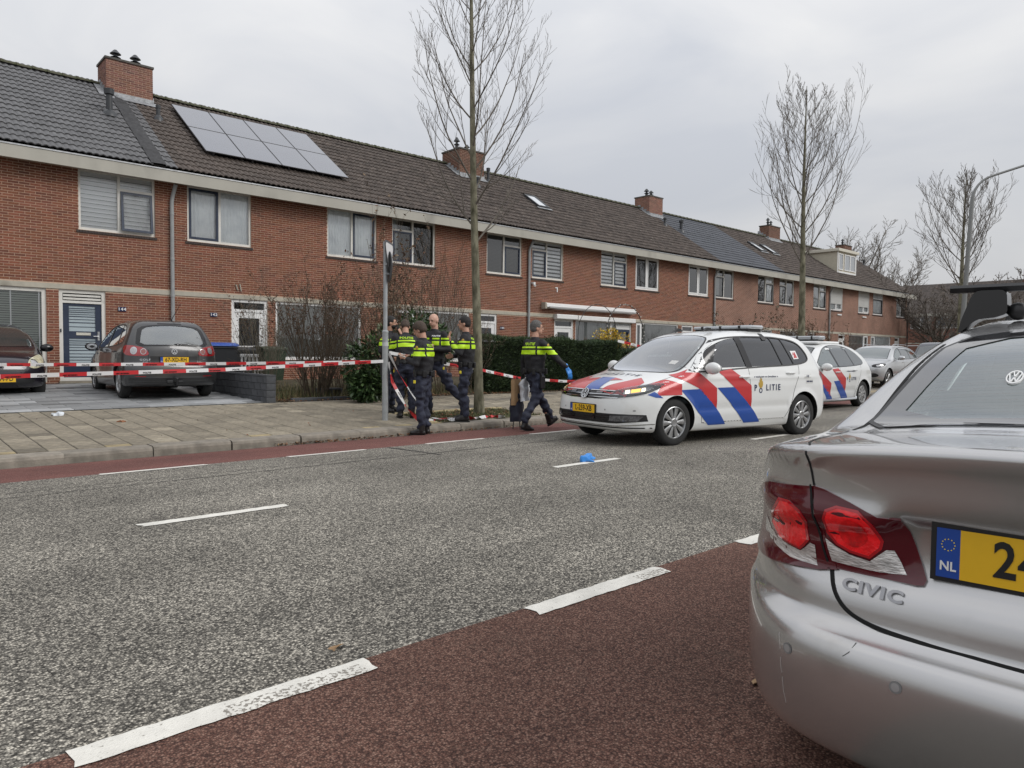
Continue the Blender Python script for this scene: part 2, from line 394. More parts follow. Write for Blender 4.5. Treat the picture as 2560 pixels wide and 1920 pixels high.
def slab_geo(w, d, e=.008, h=.012):
    V = [(e, e, 0), (w-e, e, 0), (w-e, d-e, 0), (e, d-e, 0), (0, 0, -e*.8), (w, 0, -e*.8), (w, d, -e*.8), (0, d, -e*.8), (0, 0, -h-.01), (w, 0, -h-.01), (w, d, -h-.01), (0, d, -h-.01)]
    F = [(0,1,2,3)]+[(4+i, 4+(i+1)%4, (i+1)%4, i) for i in range(4)]+[(8+i, 8+(i+1)%4, 4+(i+1)%4, 4+i) for i in range(4)]
    return np.array(V, float), F
def pit(x, y):  # tree pits left open
    return (7.3 < x < 9.75 and 9.85 < y < 11.15) or (20.9 < x < 23.1 and 10.0 < y < 11.3)
W_, D_ = .3, .3
sV, sF = slab_geo(W_-.011, D_-.011)
smes = {}
def tinted(key, V, F, m, t):
    k = (key, round(t, 2))
    if k not in smes: smes[k] = mesh(key, V, F, m, tint=[round(t, 2)]*len(F))
    return smes[k]
cells = []
for i in range(int((-3+.1)/W_), int(42/W_)):
    x = .105+i*W_; off = (.15 if i % 2 else 0)
    y = PY0-off+.005; 
    while y < PY1-.02:
        y0, y1 = max(y, PY0), min(y+D_, PY1)
        if y1-y0 > .05 and not pit(x+.15, (y0+y1)/2): cells.append((x, y0, y1))
        y += D_
_camd = lambda x, y: math.hypot(x, y)
def inview(x, y):
    d = Vector((x, y, 0)); f = d.dot(Vector((_fw.x, _fw.y, 0))); r = d.dot(Vector((_r.x, _r.y, 0)))
    return f > 0 and abs(r/f) < .73
order = sorted(range(len(cells)), key=lambda k: (not inview(cells[k][0]+.15, cells[k][1]), _camd(cells[k][0], cells[k][1])))
single = set([k for k in order if (cells[k][2]-cells[k][1]) > .25][:300])
bV = []; bF = []; bT = []; n0 = 0
for k, (x, y0, y1) in enumerate(cells):
    t = random.choice((.85, .95, 1, 1, 1.05, 1.12)) if random.random() > .06 else random.choice((.7, 1.38, 1.3))
    dz = random.uniform(-.003, .003)
    if y0 < PY0+.01 and random.random() < .6: tc_ = (1.35*t, 1.25*t, .95*t)
    else: tc_ = (t, t, t)
    if k in single:
        me = tinted('paving_slab', sV, sF, slabm, t); o = link('paving_slab', me, pav, (x, y0, zp(y0)+dz), (SL, 0, 0))
        if y1-y0 < D_-.01: o.scale = (1, (y1-y0)/D_, 1)
    else:
        Vv, _ = slab_geo(W_-.011, y1-y0-.011); Vv = Vv+np.array((x, y0, zp(y0)+dz)); Vv[:, 2] += (Vv[:, 1]-y0)*.03
        bV.append(Vv); bF += [[q+n0 for q in f] for f in sF]; bT += [tc_]*len(sF); n0 += len(Vv)
o = link('paving_slabs', mesh('paving_slabs', np.concatenate(bV), bF, slabm, tint=bT), pav); o['kind'] = 'stuff'
farslab = mat('paving_far', (.235,.205,.16), .92, var=.25, vscale=3, bump=.3)
bed('paving_far', 42, 140, PY0, PY1, farslab, .001, pav)
bed('paving_side', -60, -3, PY0, PY1, farslab, .001, pav)

# driveway of grey tiles 60 x 30 cm
drm = attr_tint(mat('driveway_tile', (.26,.27,.28), .55, var=.3, vscale=2.2, bump=.25, bscale=60, rand=.22, col2=(.36,.365,.36)))
dark_edge = mat('joint_dark', (.03,.03,.03), 1.)
drv = tag(bpy.data.objects.new('driveway', None), kind='structure'); COL.objects.link(drv)
bed('driveway_bed', -4, 6.12, 14.16, 20.5, dark_edge, .004, drv)
tV, tF = slab_geo(.6-.008, .3-.008, .005)
for j in range(21):
    y = 14.18+j*.3
    x = -3.9+(.3 if j % 2 else 0)+.02
    while x < 6.05:
        w = min(.6, 6.11-x)
        if w > .1:
            t = random.choice((.6, .75, .95, 1.0, 1.25, 1.4)) if y > 14.9 else random.choice((.9, 1.3, 1.5, 1.1))
            me = tinted('driveway_tile', tV, tF, drm, t); o = link('driveway_tile', me, drv, (x, y, zp(y)+.016+random.uniform(-.001, .001)), (SL, 0, 0)); o.scale = (w/.6, 1, 1)
        x += .6
# gardens
bed('garden_soil', 6.3, 12.9, 14.15, 20.6, soil, .012, None, 8, 6)
bed('garden_soil', 12.9, 60, 14.15, 20.6, soil, .012, None, 20, 6)
bed('tree_pit_soil', 7.28, 9.78, 9.86, 11.16, soil, -.004)
bed('tree_pit_soil', 20.88, 23.12, 9.98, 11.3, soil, -.004)
bed('side_street', 59.6, 140, 14.15, 60, mat('side_asphalt', (.10,.098,.092), .9, var=.2, vscale=2), -.02)
bed('back_yard', -60, 59, 29.8, 60, soil, -.02)
# small yellow clinkers round the tree pit
ylw = mat('yellow_clinker', (.44,.36,.20), .85, var=.2, vscale=12, rand=.15)
ck = MB(); ck.box((0, 0, -.04), (.19, .065, .004), bev=.006); ckm = ck.mesh('clinker', ylw)
cl = tag(bpy.data.objects.new('clinker_edging', None), kind='structure'); COL.objects.link(cl)
for i in range(13):
    for k, y in enumerate((11.18, 11.26, 11.34)):
        link('clinker', ckm, cl, (7.25+.2*i+(k % 2)*.1, y, zp(y)+.004), (SL, 0, random.uniform(-.03, .03)))
for i in range(12):
    for x in (7.1, 7.17): link('clinker', ckm, cl, (x+.1, 9.9+.2*i if i < 6 else 9.9, zp(10)+.004), (0, 0, PI/2)) if i < 6 else None

# fallen leaves, weeds, litter
def leaf_litter(name, n, xf, yf, zf, cols, size=(.03, .07), parent=None, label=None):
    V = []; F = []; I = []
    for k in range(n):
        x, y = xf(), yf(); z = zf(y)+random.uniform(.006, .03); s = random.uniform(*size); a = random.uniform(0, 2*PI)
        ax = Vector((math.cos(a), math.sin(a), random.uniform(-.4, .4))); ay = Vector((-math.sin(a), math.cos(a), random.uniform(-.5, .5))); c = Vector((x, y, z))
        b = len(V); V += [tuple(c-ax*s*.5), tuple(c-ay*s*.28+Vector((0,0,.01))), tuple(c+ax*s*.5), tuple(c+ay*s*.28+Vector((0,0,.012)))]; F.append((b, b+1, b+2, b+3)); I.append(random.randrange(len(cols)))
    o = link(name, mesh(name, V, F, cols, idx=I), parent); o['kind'] = 'stuff'
    return o
lf = [mat('dead_leaf', (.17,.085,.04), .8), mat('dead_leaf_pale', (.30,.19,.10), .8), mat('dead_leaf_dark', (.07,.04,.025), .8), mat('dead_leaf_rust', (.24,.10,.045), .8)]
U = random.uniform
leaf_litter('fallen_leaves', 2600, lambda: U(6.4, 12.8), lambda: 14.05+abs(random.gauss(0, .9)), zp, lf)
leaf_litter('fallen_leaves', 1500, lambda: U(12.2, 30), lambda: 13.95+abs(random.gauss(0, .4)), zp, lf)
leaf_litter('fallen_leaves', 420, lambda: U(7.3, 9.8), lambda: U(9.9, 11.2), zp, lf)
leaf_litter('gutter_leaves', 330, lambda: 4.2+abs(random.gauss(0, 2.6)), lambda: 9.48-abs(random.gauss(0, .05)), lambda y: .0, lf, (.02, .06))
leaf_litter('pavement_leaves', 60, lambda: U(0, 12), lambda: U(9.8, 14), zp, lf, (.02, .05))
def grass(name, n, xf, yf, zf, h, cols, w=.006):
    V = []; F = []; I = []
    for k in range(n):
        x, y = xf(), yf(); z = zf(y)-.005; a = U(0, 2*PI); hh = h*U(.4, 1.2); lx, ly = math.cos(a)*hh*U(.1, .6), math.sin(a)*hh*U(.1, .6); b = len(V)
        V += [(x-w*math.sin(a), y+w*math.cos(a), z), (x+w*math.sin(a), y-w*math.cos(a), z), (x+lx, y+ly, z+hh)]; F.append((b, b+1, b+2)); I.append(random.randrange(len(cols)))
    o = link(name, mesh(name, V, F, cols, idx=I)); o['kind'] = 'stuff'; tag(o, None, None); return o
gms = [mat('grass_blade', (.085,.11,.035), .7), mat('grass_blade_dry', (.20,.18,.09), .8), mat('grass_blade_dark', (.05,.07,.025), .7)]
grass('grass_patch', 5200, lambda: U(7.3, 9.75), lambda: U(9.88, 11.14), zp, .05, gms)
grass('grass_patch', 1800, lambda: U(20.9, 23.1), lambda: U(10, 11.28), zp, .06, gms)
grass('garden_weeds', 7000, lambda: U(6.35, 12.6), lambda: 14.4+abs(random.gauss(0, 1.6)), zp, .20, gms+[mat('weed_dry', (.22,.17,.08), .9), mat('weed_brown', (.10,.075,.04), .9)], .007)
grass('joint_weeds', 900, lambda: round(U(-2, 12)/.3)*.3+.105+U(-.01, .01), lambda: U(9.8, 14.1), zp, .018, gms, .003)
# ================================================================== TERRACE OF HOUSES
FY = 20.5          # plane of the brick faces
BZ0, CH, BL = .30, .0625, .22
mortar = mat('mortar', (.52,.375,.28), .95, var=.18, vscale=20, bump=.4, bscale=120)
brickm = attr_tint(mat('red_brick', (.205,.076,.044), .88, var=.22, vscale=28, bump=.5, bscale=160, dirt=((.125,.062,.045), 1.1, .54, .25)))
darkbrick = attr_tint(mat('sill_brick', (.055,.035,.030), .8, var=.3, vscale=20, bump=.4))
white = mat('frame_white', (.68,.665,.62), .45, var=.06, vscale=4, dirt=((.45,.43,.38), 5, .6, .3))
bright = mat('upvc_white', (.78,.78,.77), .35, var=.03, vscale=3)
navy = mat('navy_paint', (.020,.032,.062), .35, var=.1, vscale=4)
anthr = mat('anthracite', (.035,.038,.042), .4)
conc_b = mat('band_concrete', (.43,.40,.33), .85, var=.12, vscale=5, bump=.3, dirt=((.25,.23,.19), 2.5, .55, .2))
fascia_m = mat('fascia_panel', (.40,.385,.335), .6, var=.08, vscale=.9, dirt=((.24,.23,.20), 1.2, .57, .25), stretch=(1,1,.35))
zinc = mat('zinc', (.42,.43,.44), .38, metal=.75, var=.2, vscale=8)
lead = mat('lead_flashing', (.30,.31,.32), .55, metal=.3, var=.35, vscale=9, bump=.4, bscale=25)
gutter_m = mat('gutter_black', (.012,.012,.013), .5)
win_glass = glass('window_glass', (.92,.94,.94), .015, 1.35)
dark_room = mat('dark_room', (.022,.024,.026), .9)
curtain_w = mat('net_curtain', (.90,.92,.94), .9, var=.1, vscale=3)
curtain_g = mat('grey_curtain', (.34,.35,.34), .9, var=.12, vscale=3)
blind_w = mat('blind_fabric', (.90,.90,.91), .8)
blind_d = mat('blind_dark', (.10,.10,.10), .8)
blind_gn = mat('blind_slats', (.42,.47,.42), .6)
shutter_m = mat('roller_shutter', (.52,.52,.50), .5)

bme = {}
def brick_geo(w, h, d=.006, e=.0):
    V = [(0,0,0),(w,0,0),(w,0,h),(0,0,h),(0,d,0),(w,d,0),(w,d,h),(0,d,h)]
    return V, [(0,1,2,3),(0,4,5,1),(1,5,6,2),(2,6,7,3),(3,7,4,0)]
def bricks(x0, x1, z0, z1, holes, seed=0):
    """running bond; returns list of (x, z, w, h) clipped to the rectangle and its holes"""
    rr = random.Random(seed); out = []
    j0 = int(math.floor((z0-BZ0)/CH+1e-6)); j1 = int(math.ceil((z1-BZ0)/CH-1e-6))
    for j in range(j0, j1):
        za = BZ0+j*CH+.0065; zb = za+CH-.0135
        if za < z0-.01 or zb > z1+.012: continue
        off = (BL/2 if j % 2 else 0)
        i0 = int(math.floor((x0-off)/BL))-1
        i = i0
        while i*BL+off < x1:
            a = i*BL+off+.006; b = a+BL-.012; i += 1
            a = max(a, x0); b = min(b, x1)
            if b-a < .02: continue
            seg = [(a, b)]
            for (h0, h1, hz0, hz1) in holes:
                if zb > hz0+.004 and za < hz1-.004:
                    ns = []
                    for (p, q) in seg:
                        if q <= h0 or p >= h1: ns.append((p, q))
                        else:
                            if h0-p > .02: ns.append((p, h0))
                            if q-h1 > .02: ns.append((h1, q))
                    seg = ns
            for (p, q) in seg: out.append((p, za, q-p, zb-za))
    return out
def rtint():
    r = random.random(); t = random.choice((.82, .9, .97, 1.03, 1.1, 1.2))
    if r < .05: return (t*.62, t*.62, t*.68)
    if r < .16: return (t*1.22, t*1.28, t*1.15)
    return (t, t*random.choice((.92, 1, 1.06)), t*random.choice((.92, 1, 1.08)))
BT = [rtint() for _ in range(14)]
def brick_wall(parent, bl, yface, n_single, name='bricks', order_key=None):
    full = [k for k, b in enumerate(bl) if abs(b[2]-(BL-.012)) < .003]
    key = order_key or (lambda k: (not inview(bl[k][0], yface), bl[k][0]**2+(bl[k][1]-2)**2))
    full.sort(key=key); single = set(full[:n_single])
    V = []; F = []; T = []
    for k, (x, z, w, h) in enumerate(bl):
        t = random.choice(BT); dy = random.uniform(-.0015, .0015)
        if k in single:
            kk = (round(w, 3), BT.index(t))
            if kk not in bme:
                v, f = brick_geo(w, h); bme[kk] = mesh('brick', v, f, brickm, tint=np.array([t]*5))
            link('brick', bme[kk], parent, (x, yface-.006+dy, z))
        else:
            n = len(V); v, f = brick_geo(w, h, .006); V += [(a+x, b+yface-.006+dy, c+z) for a, b, c in v]; F += [tuple(q+n for q in g) for g in f]; T += [t]*5
    if V:
        o = link(name, mesh(name, V, F, brickm, tint=np.array(T)), parent); o['kind'] = 'stuff'
def wall_mesh(x0, x1, z0, z1, holes, y, deep=.13):
    xs = sorted(set([x0, x1]+[v for h in holes for v in h[:2]])); zs = sorted(set([z0, z1]+[v for h in holes for v in h[2:]]))
    V = []; F = []
    for i in range(len(xs)-1):
        for j in range(len(zs)-1):
            cx, cz = (xs[i]+xs[i+1])/2, (zs[j]+zs[j+1])/2
            if cx < x0 or cx > x1 or cz < z0 or cz > z1: continue
            if any(h[0] < cx < h[1] and h[2] < cz < h[3] for h in holes): continue
            n = len(V); V += [(xs[i], y, zs[j]), (xs[i+1], y, zs[j]), (xs[i+1], y, zs[j+1]), (xs[i], y, zs[j+1])]; F.append((n, n+1, n+2, n+3))
    for (a, b, c, d) in holes:
        for p, q in (((a, c), (a, d)), ((b, d), (b, c)), ((a, d), (b, d)), ((b, c), (a, c))):
            n = len(V); V += [(p[0], y, p[1]), (q[0], y, q[1]), (q[0], y+deep, q[1]), (p[0], y+deep, p[1])]; F.append((n, n+1, n+2, n+3))
    return V, F
def frame_ring(mb, x0, x1, z0, z1, t, y0, y1, mi=0, tb=None):
    tb = tb or t
    mb.box((x0, y0, z0), (x1, y1, z0+tb), mi); mb.box((x0, y0, z1-t), (x1, y1, z1), mi)
    mb.box((x0, y0, z0+tb), (x0+t, y1, z1-t), mi); mb.box((x1-t, y0, z0+tb), (x1, y1, z1-t), mi)
def pane(parent, x0, x1, z0, z1, y, m=None):
    return link('pane', mesh('pane', [(x0,y,z0),(x1,y,z0),(x1,y,z1),(x0,y,z1)], [(0,1,2,3)], m or win_glass), parent)
def folds(name, parent, x0, x1, z0, z1, y, m, amp=.03, pitch=.09):
    n = max(8, int((x1-x0)/pitch*4)); V = []; F = []
    ph = random.random()*6
    for i in range(n+1):
        x = x0+(x1-x0)*i/n; yy = y+amp*math.sin(i*PI/2+ph)*(.6+.4*math.sin(i*.37+ph))
        V += [(x, yy, z0), (x+.004*math.sin(i), yy, z1)]
    F = [(2*i, 2*i+2, 2*i+3, 2*i+1) for i in range(n)]
    return link(name, mesh(name, V, F, m, smooth=True), parent)
def slats(name, parent, x0, x1, z0, z1, y, m, pitch=.05, th=.004, tilt=.5):
    mb = MB(); n = int((z1-z0)/pitch)
    for i in range(n):
        z = z0+pitch*(i+.5); c, s = math.cos(tilt)*pitch*.55, math.sin(tilt)*pitch*.55
        mb.prism([(y-s, z-c), (y+s, z+c), (y+s+th, z+c), (y-s+th, z-c)], x0, x1, 'yz')
    return mb.build(name, m, parent)
def backdrop(parent, x0, x1, z0, z1, y):
    mb = MB(); e = .02
    V = [(x0,y,z0),(x1,y,z0),(x1,y,z1),(x0,y,z1),(x0+.1,y+.9,z0+.1),(x1-.1,y+.9,z0+.1),(x1-.1,y+.9,z1-.1),(x0+.1,y+.9,z1-.1)]
    link('room', mesh('room', V, [(4,5,6,7),(0,1,5,4),(1,2,6,5),(2,3,7,6),(3,0,4,7)], dark_room), parent)
def cover(parent, kind, x0, x1, z0, z1, y):
    if kind == 'net': folds('curtain', parent, x0, x1, z0, z1, y, curtain_w, .02, .10)
    elif kind == 'grey': folds('curtain', parent, x0, x1, z0, z1, y, curtain_g, .03, .12)
    elif kind == 'side': folds('curtain', parent, x0, x0+(x1-x0)*.3, z0, z1, y, curtain_g, .03, .1)
    elif kind == 'blind': 
        n = int((z1-z0)/.11); mb = MB()
        for i in range(n+1):
            za = z1-(i+1)*.11+.006; mb.prism([(y, za), (y+.02, za+.05), (y, za+.10), (y+.025, za+.05)], x0, x1, 'yz')
        mb.build('blind', blind_w, parent)
    elif kind == 'zebra':
        mb = MB(); n = int((z1-z0)/.15)
        for i in range(n+1): mb.box((x0, y, max(z0, z1-i*.15-.09)), (x1, y+.004, z1-i*.15))
        mb.build('blind', blind_w, parent)
    elif kind == 'dark': slats('blind', parent, x0, x1, z0, z1, y, blind_d, .05)
    elif kind == 'slat': slats('blind', parent, x0, x1, z0, z1, y, blind_gn, .055, .003, .75)
def window(H, x0, x1, z0, z1, cells, cov='dark', fm=None, sash_m=None, ft=.055, label=None, sill=True, rs=None):
    """cells: list of (x fraction start, end, kind) with kind fixed / sash / tsash / osash; frame is the part, sash, pane, curtain its pieces"""
    fm = fm or white; sm = sash_m or navy
    y0, y1 = FY+.035, FY+.10
    mb = MB(); frame_ring(mb, x0, x1, z0, z1, ft, y0, y1, 0, ft*1.25)
    W = x1-x0; xs = [x0+W*c[0] for c in cells[1:]]
    for x in xs: mb.box((x-.033, y0, z0+ft*1.25), (x+.033, y1, z1-ft))
    inner = []
    for (a, b, k) in cells:
        xa = x0+ft if a == 0 else x0+W*a+.033; xb = x1-ft if b == 1 else x0+W*b-.033
        za, zb = z0+ft*1.25, z1-ft
        if k in ('tsash', 'osash'):
            zt = za+(zb-za)*.76; mb.box((xa, y0, zt-.03), (xb, y1, zt+.03)); inner.append((xa, xb, zt+.03, zb, 'fixed')); zb = zt-.03
        inner.append((xa, xb, za, zb, k))
    o = mb.build('window', fm, H, label=label)
    for (xa, xb, za, zb, k) in inner:
        if k == 'fixed': pane(o, xa, xb, za, zb, FY+.075)
        else:
            sb = MB(); yy = y0-.012
            frame_ring(sb, xa+.004, xb-.004, za+.004, zb-.004, .058, yy, y0+.05)
            s = sb.build('sash', sm, o)
            if k == 'osash':
                for v in s.data.vertices: v.co.y -= (xb-v.co.x)*0+ (v.co.z-za)*0+.10*(1-(v.co.z-za)/(zb-za)) 
                pane(o, xa+.06, xb-.06, za+.06, zb-.06, yy-.03)
            else: pane(o, xa+.06, xb-.06, za+.06, zb-.06, FY+.05)
    backdrop(o, x0+.03, x1-.03, z0+.03, z1-.03, FY+.16)
    covs = cov if isinstance(cov, (list, tuple)) else [cov]
    for q, c in enumerate(covs):
        xa = x0+.03+(W-.06)*q/len(covs); xb = x0+.03+(W-.06)*(q+1)/len(covs)
        cover(o, c, xa, xb, z0+.05, z1-.04, FY+.115)
    if rs is not None:
        sb = MB(); n = 0; z = z1-.03
        while z > z0+(z1-z0)*rs:
            sb.prism([(FY+.012, z), (FY+.004, z-.02), (FY+.012, z-.04), (FY+.03, z-.04), (FY+.03, z)], x0+.06, x1-.06, 'yz'); z -= .042
        sb.box((x0, FY-.005, z0+.04), (x0+.06, FY+.034, z1)); sb.box((x1-.06, FY-.005, z0+.04), (x1, FY+.034, z1)); sb.build('roller_shutter', shutter_m, o)
    if sill:   # row of dark bricks on edge under the frame
        sV = []; sF = []; sT = []; x = x0-.05
        sbm = MB()
        while x < x1+.04:
            w = min(.058, x1+.05-x); sbm.prism([(FY-.035, z0-.075), (FY-.030, z0-.012), (FY+.05, z0+.0), (FY+.05, z0-.075)], x, x+w, 'yz'); x += .064
        so = sbm.build('sill_bricks', darkbrick_plain, H); so['kind'] = 'stuff'
    return o
darkbrick_plain = mat('sill_brick_plain', (.045,.032,.028), .75, var=.35, vscale=15, bump=.3)

# roof tile, two waves wide
TW, TE = .30, .3375
def wave(u): # 0..1 over one wave: broad roll, narrow channel
    return .022*(math.sin(PI*min(1, max(0, (u-.02)/.72)))**.8 if .02 < u < .74 else -.18*math.sin(PI*((u-.74)/.28)) if u >= .74 else 0)
def tile_geo():
    us = [0, .08, .2, .38, .56, .68, .76, .88]
    xs = [(w+u)*TW/2 for w in (0, 1) for u in us]+[TW]
    hs = [wave(u) for w in (0, 1) for u in us]+[0]
    V = []; n = len(xs)
    for x, h in zip(xs, hs): V.append((x, -.02, h+.034))
    for x, h in zip(xs, hs): V.append((x, TE+.02, h+.004))
    for x, h in zip(xs, hs): V.append((x, -.02, h+.034-.026))
    F = [(i, i+1, n+i+1, n+i) for i in range(n-1)]+[(2*n+i, 2*n+i+1, i+1, i) for i in range(n-1)]
    return np.array(V), F
tV0, tF0 = tile_geo()
SLOPE = math.atan2(3.22, 4.75); RY0, RZ0 = 20.12, 6.07
tile_grey = attr_tint(mat('roof_tile_grey', (.105,.105,.108), .62, var=.15, vscale=6, bump=.2, bscale=80))
tile_slate = attr_tint(mat('roof_tile_slate', (.055,.060,.072), .45, var=.15, vscale=6))
def lichen_mat():
    m = mat('roof_tile_brown', (.055,.040,.032), .85, var=.4, vscale=5, bump=.4, bscale=60, col2=(.115,.092,.078), dirt=((.30,.28,.24), 15, .66, .05))
    return attr_tint(m)
tile_brown = lichen_mat()
ridge_m = mat('ridge_tile', (.085,.075,.06), .85, var=.3, vscale=9, bump=.4, dirt=((.06,.07,.03), 4, .5, .2))
tme = {}
RM = Matrix.Translation((0, RY0, RZ0)) @ Matrix.Rotation(SLOPE, 4, 'X')
RMa = np.array(RM)
def roof_tiles(H, x0, x1, m, n_single, skip=lambda x, s: False, alt=None):
    rows = int(5.74/TE)+1; lst = []
    i0 = int(round(x0/TW)); i1 = int(round(x1/TW))
    for j in range(rows):
        for i in range(i0, i1):
            x = i*TW
            if not skip(x+.15, j*TE): lst.append((x, j))
    lst.sort(key=lambda q: (not inview(q[0]+.1, RY0+q[1]*TE*.8), q[0]+q[1]*.12)); V = []; F = []; T = []
    for k, (x, j) in enumerate(lst):
        mm = alt(x) if alt and alt(x) else m
        t = random.choice((.86, .93, 1, 1, 1.06, 1.14)); jt = random.uniform(-.003, .003)
        if k < n_single or mm is not m:
            key = (mm.name, t)
            if key not in tme: tme[key] = mesh('roof_tile', tV0, tF0, mm, smooth=True, tint=[t]*len(tF0), angle=40)
            o = link('roof_tile', tme[key], H); o.matrix_local = RM @ Matrix.Translation((x, j*TE, jt))
        else:
            n = len(V); v = tV0+np.array((x, j*TE, jt)); v = v @ RMa[:3, :3].T+RMa[:3, 3]; V += v.tolist(); F += [tuple(q+n for q in f) for f in tF0]; T += [t]*len(tF0)
    if V:
        o = link('roof_tiles', mesh('roof_tiles', V, F, m, smooth=True, tint=T, angle=40), H); o['kind'] = 'stuff'
rb = MB(); rb.add([(x, .13*math.cos(a)*(1.0 if x < .3 else .93), .10*math.sin(a)*(1 if x < .3 else .93)+.0) for x in (0, .40) for a in [PI*k/8 for k in range(9)]], [(i, i+1, i+10, i+9) for i in range(8)])
rb.add([(x, .145*math.cos(a), .115*math.sin(a)) for x in (-.01, .045) for a in [PI*k/8 for k in range(9)]], [(i, i+1, i+10, i+9) for i in range(8)])
rb.add([(-.01, .145*math.cos(a), .115*math.sin(a)) for a in [PI*k/8 for k in range(9)]], [tuple(range(9))])
ridge_me = rb.mesh('ridge_tile', ridge_m, smooth=True, angle=40)
RIDY, RIDZ = 24.88, 9.30
def roof_pt(x, s, h=0): return RM @ Vector((x, s, h))

def chimney(H, x0, x1, y0, y1, ztop, cowls, single=0, dark=False):
    c = MB(); zb = 8.55
    c.box((x0+.005, y0+.005, zb), (x1-.005, y1-.005, ztop-.01)); c.box((x0-.03, y0-.03, ztop-.01), (x1+.03, y1+.03, ztop+.05), 1)
    o = c.build('chimney', [mortar, mat('chimney_cap', (.10,.095,.085), .9, var=.3)], H)
    V = []; F = []; T = []
    def face(w, M4, seed):
        for (x, z, ww, h) in bricks(0, w, zb, ztop-.01, [], seed):
            v, f = brick_geo(ww, h, .005); n = len(V); V.extend([tuple(M4 @ Vector((a+x, b, q+z))) for a, b, q in v]); F.extend([tuple(i+n for i in g) for g in f]); t = random.choice(BT); T.extend([tuple(q*k_ for q, k_ in zip(t, ((.55,.6,.65) if dark else (1.0,1.25,1.6))))]*5)
    face(x1-x0, Matrix.Translation((x0, y0, 0)), 1)
    face(y1-y0, Matrix.Translation((x0, y1, 0)) @ Matrix.Rotation(-PI/2, 4, 'Z'), 2)
    face(y1-y0, Matrix.Translation((x1, y0, 0)) @ Matrix.Rotation(PI/2, 4, 'Z'), 3)
    b = link('bricks', mesh('bricks', V, F, brickm, tint=np.array(T)), o); b['kind'] = 'stuff'
    for (cx, r, hh) in cowls:
        q = MB(); cy = (y0+y1)/2; q.lathe([(r*.55, ztop+.04), (r*.55, ztop+hh*.55), (r, ztop+hh*.5), (r*.4, ztop+hh*.6), (r*.4, ztop+hh*.72), (r*1.05, ztop+hh*.74), (r*.3, ztop+hh)], 16, T=Matrix.Translation((cx, cy, 0)))
        q.build('chimney_cowl', anthr, o, smooth=True)
    # lead flashing stepping down the front and along the base
    l = MB()
    def rz_(y): return RZ0+(y-RY0)*math.tan(SLOPE)
    l.box((x0-.02, y0-.02, rz_(y0)-.05), (x1+.02, y0+.01, rz_(y0)+.16))
    Vf = [(x0-.08, y0-.22, rz_(y0-.22)+.065), (x1+.08, y0-.22, rz_(y0-.22)+.065), (x1+.08, y0+.0, rz_(y0)+.075), (x0-.08, y0+.0, rz_(y0)+.075)]; l.add(Vf, [(0,1,2,3)])
    for k in range(4):
        ya, yb = y0+k*.2, y0+(k+1)*.2
        for xx, s in ((x0, -1), (x1, 1)):
            xa, xb = (xx-.02, xx+.01) if s < 0 else (xx-.01, xx+.02); l.box((xa, ya, rz_(ya)-.05), (xb, yb, rz_(ya)+.24))
    l.add([(x0-.2, y0-.1, rz_(y0-.1)+.06), (x0, y0-.1, rz_(y0-.1)+.07), (x0, y0+.75, rz_(y0+.75)+.07), (x0-.2, y0+.75, rz_(y0+.75)+.06)], [(0,1,2,3)])
    l.build('flashing', lead, o)
def flue(H, x, s, h=.5, r=.055, cap=True):
    p = roof_pt(x, s); q = MB()
    q.lathe([(r*2.6, -.08), (r*2.2, .04), (r*1.2, .12), (r, .13), (r, h*.75), (r*(1.5 if cap else 1.15), h*.77), (r*(1.6 if cap else 1.2), h*.97), (r*.9, h)], 14, T=Matrix.Translation(p))
    q.build('roof_vent', anthr, H, smooth=True)
def skylight(H, x, s, w=.66, l=1.15):
    q = MB(); frame_ring(q, x, x+w, s, s+l, .07, .03, .13)   # ring in local XZ then laid on the slope
    for k in range(len(q.V)): q.V[k] = q.V[k][:, [0, 2, 1]]*np.array((1, 1, 1))
    for k in range(len(q.V)):
        v = q.V[k]; q.V[k] = v @ RMa[:3, :3].T+RMa[:3, 3]
    o = q.build('skylight', anthr, H)
    V = [tuple(roof_pt(a, b, .11)) for a, b in ((x+.06, s+.06), (x+w-.06, s+.06), (x+w-.06, s+l-.06), (x+.06, s+l-.06))]
    link('pane', mesh('pane', V, [(0,1,2,3)], mat('skylight_glass', (.55,.58,.60), .08, spec=1, coat=1)), o)
    V = [tuple(roof_pt(a, b, .075)) for a, b in ((x-.1, s-.14), (x+w+.1, s-.14), (x+w+.1, s), (x-.1, s))]
    link('flashing', mesh('flashing', V, [(0,1,2,3)], lead), o)

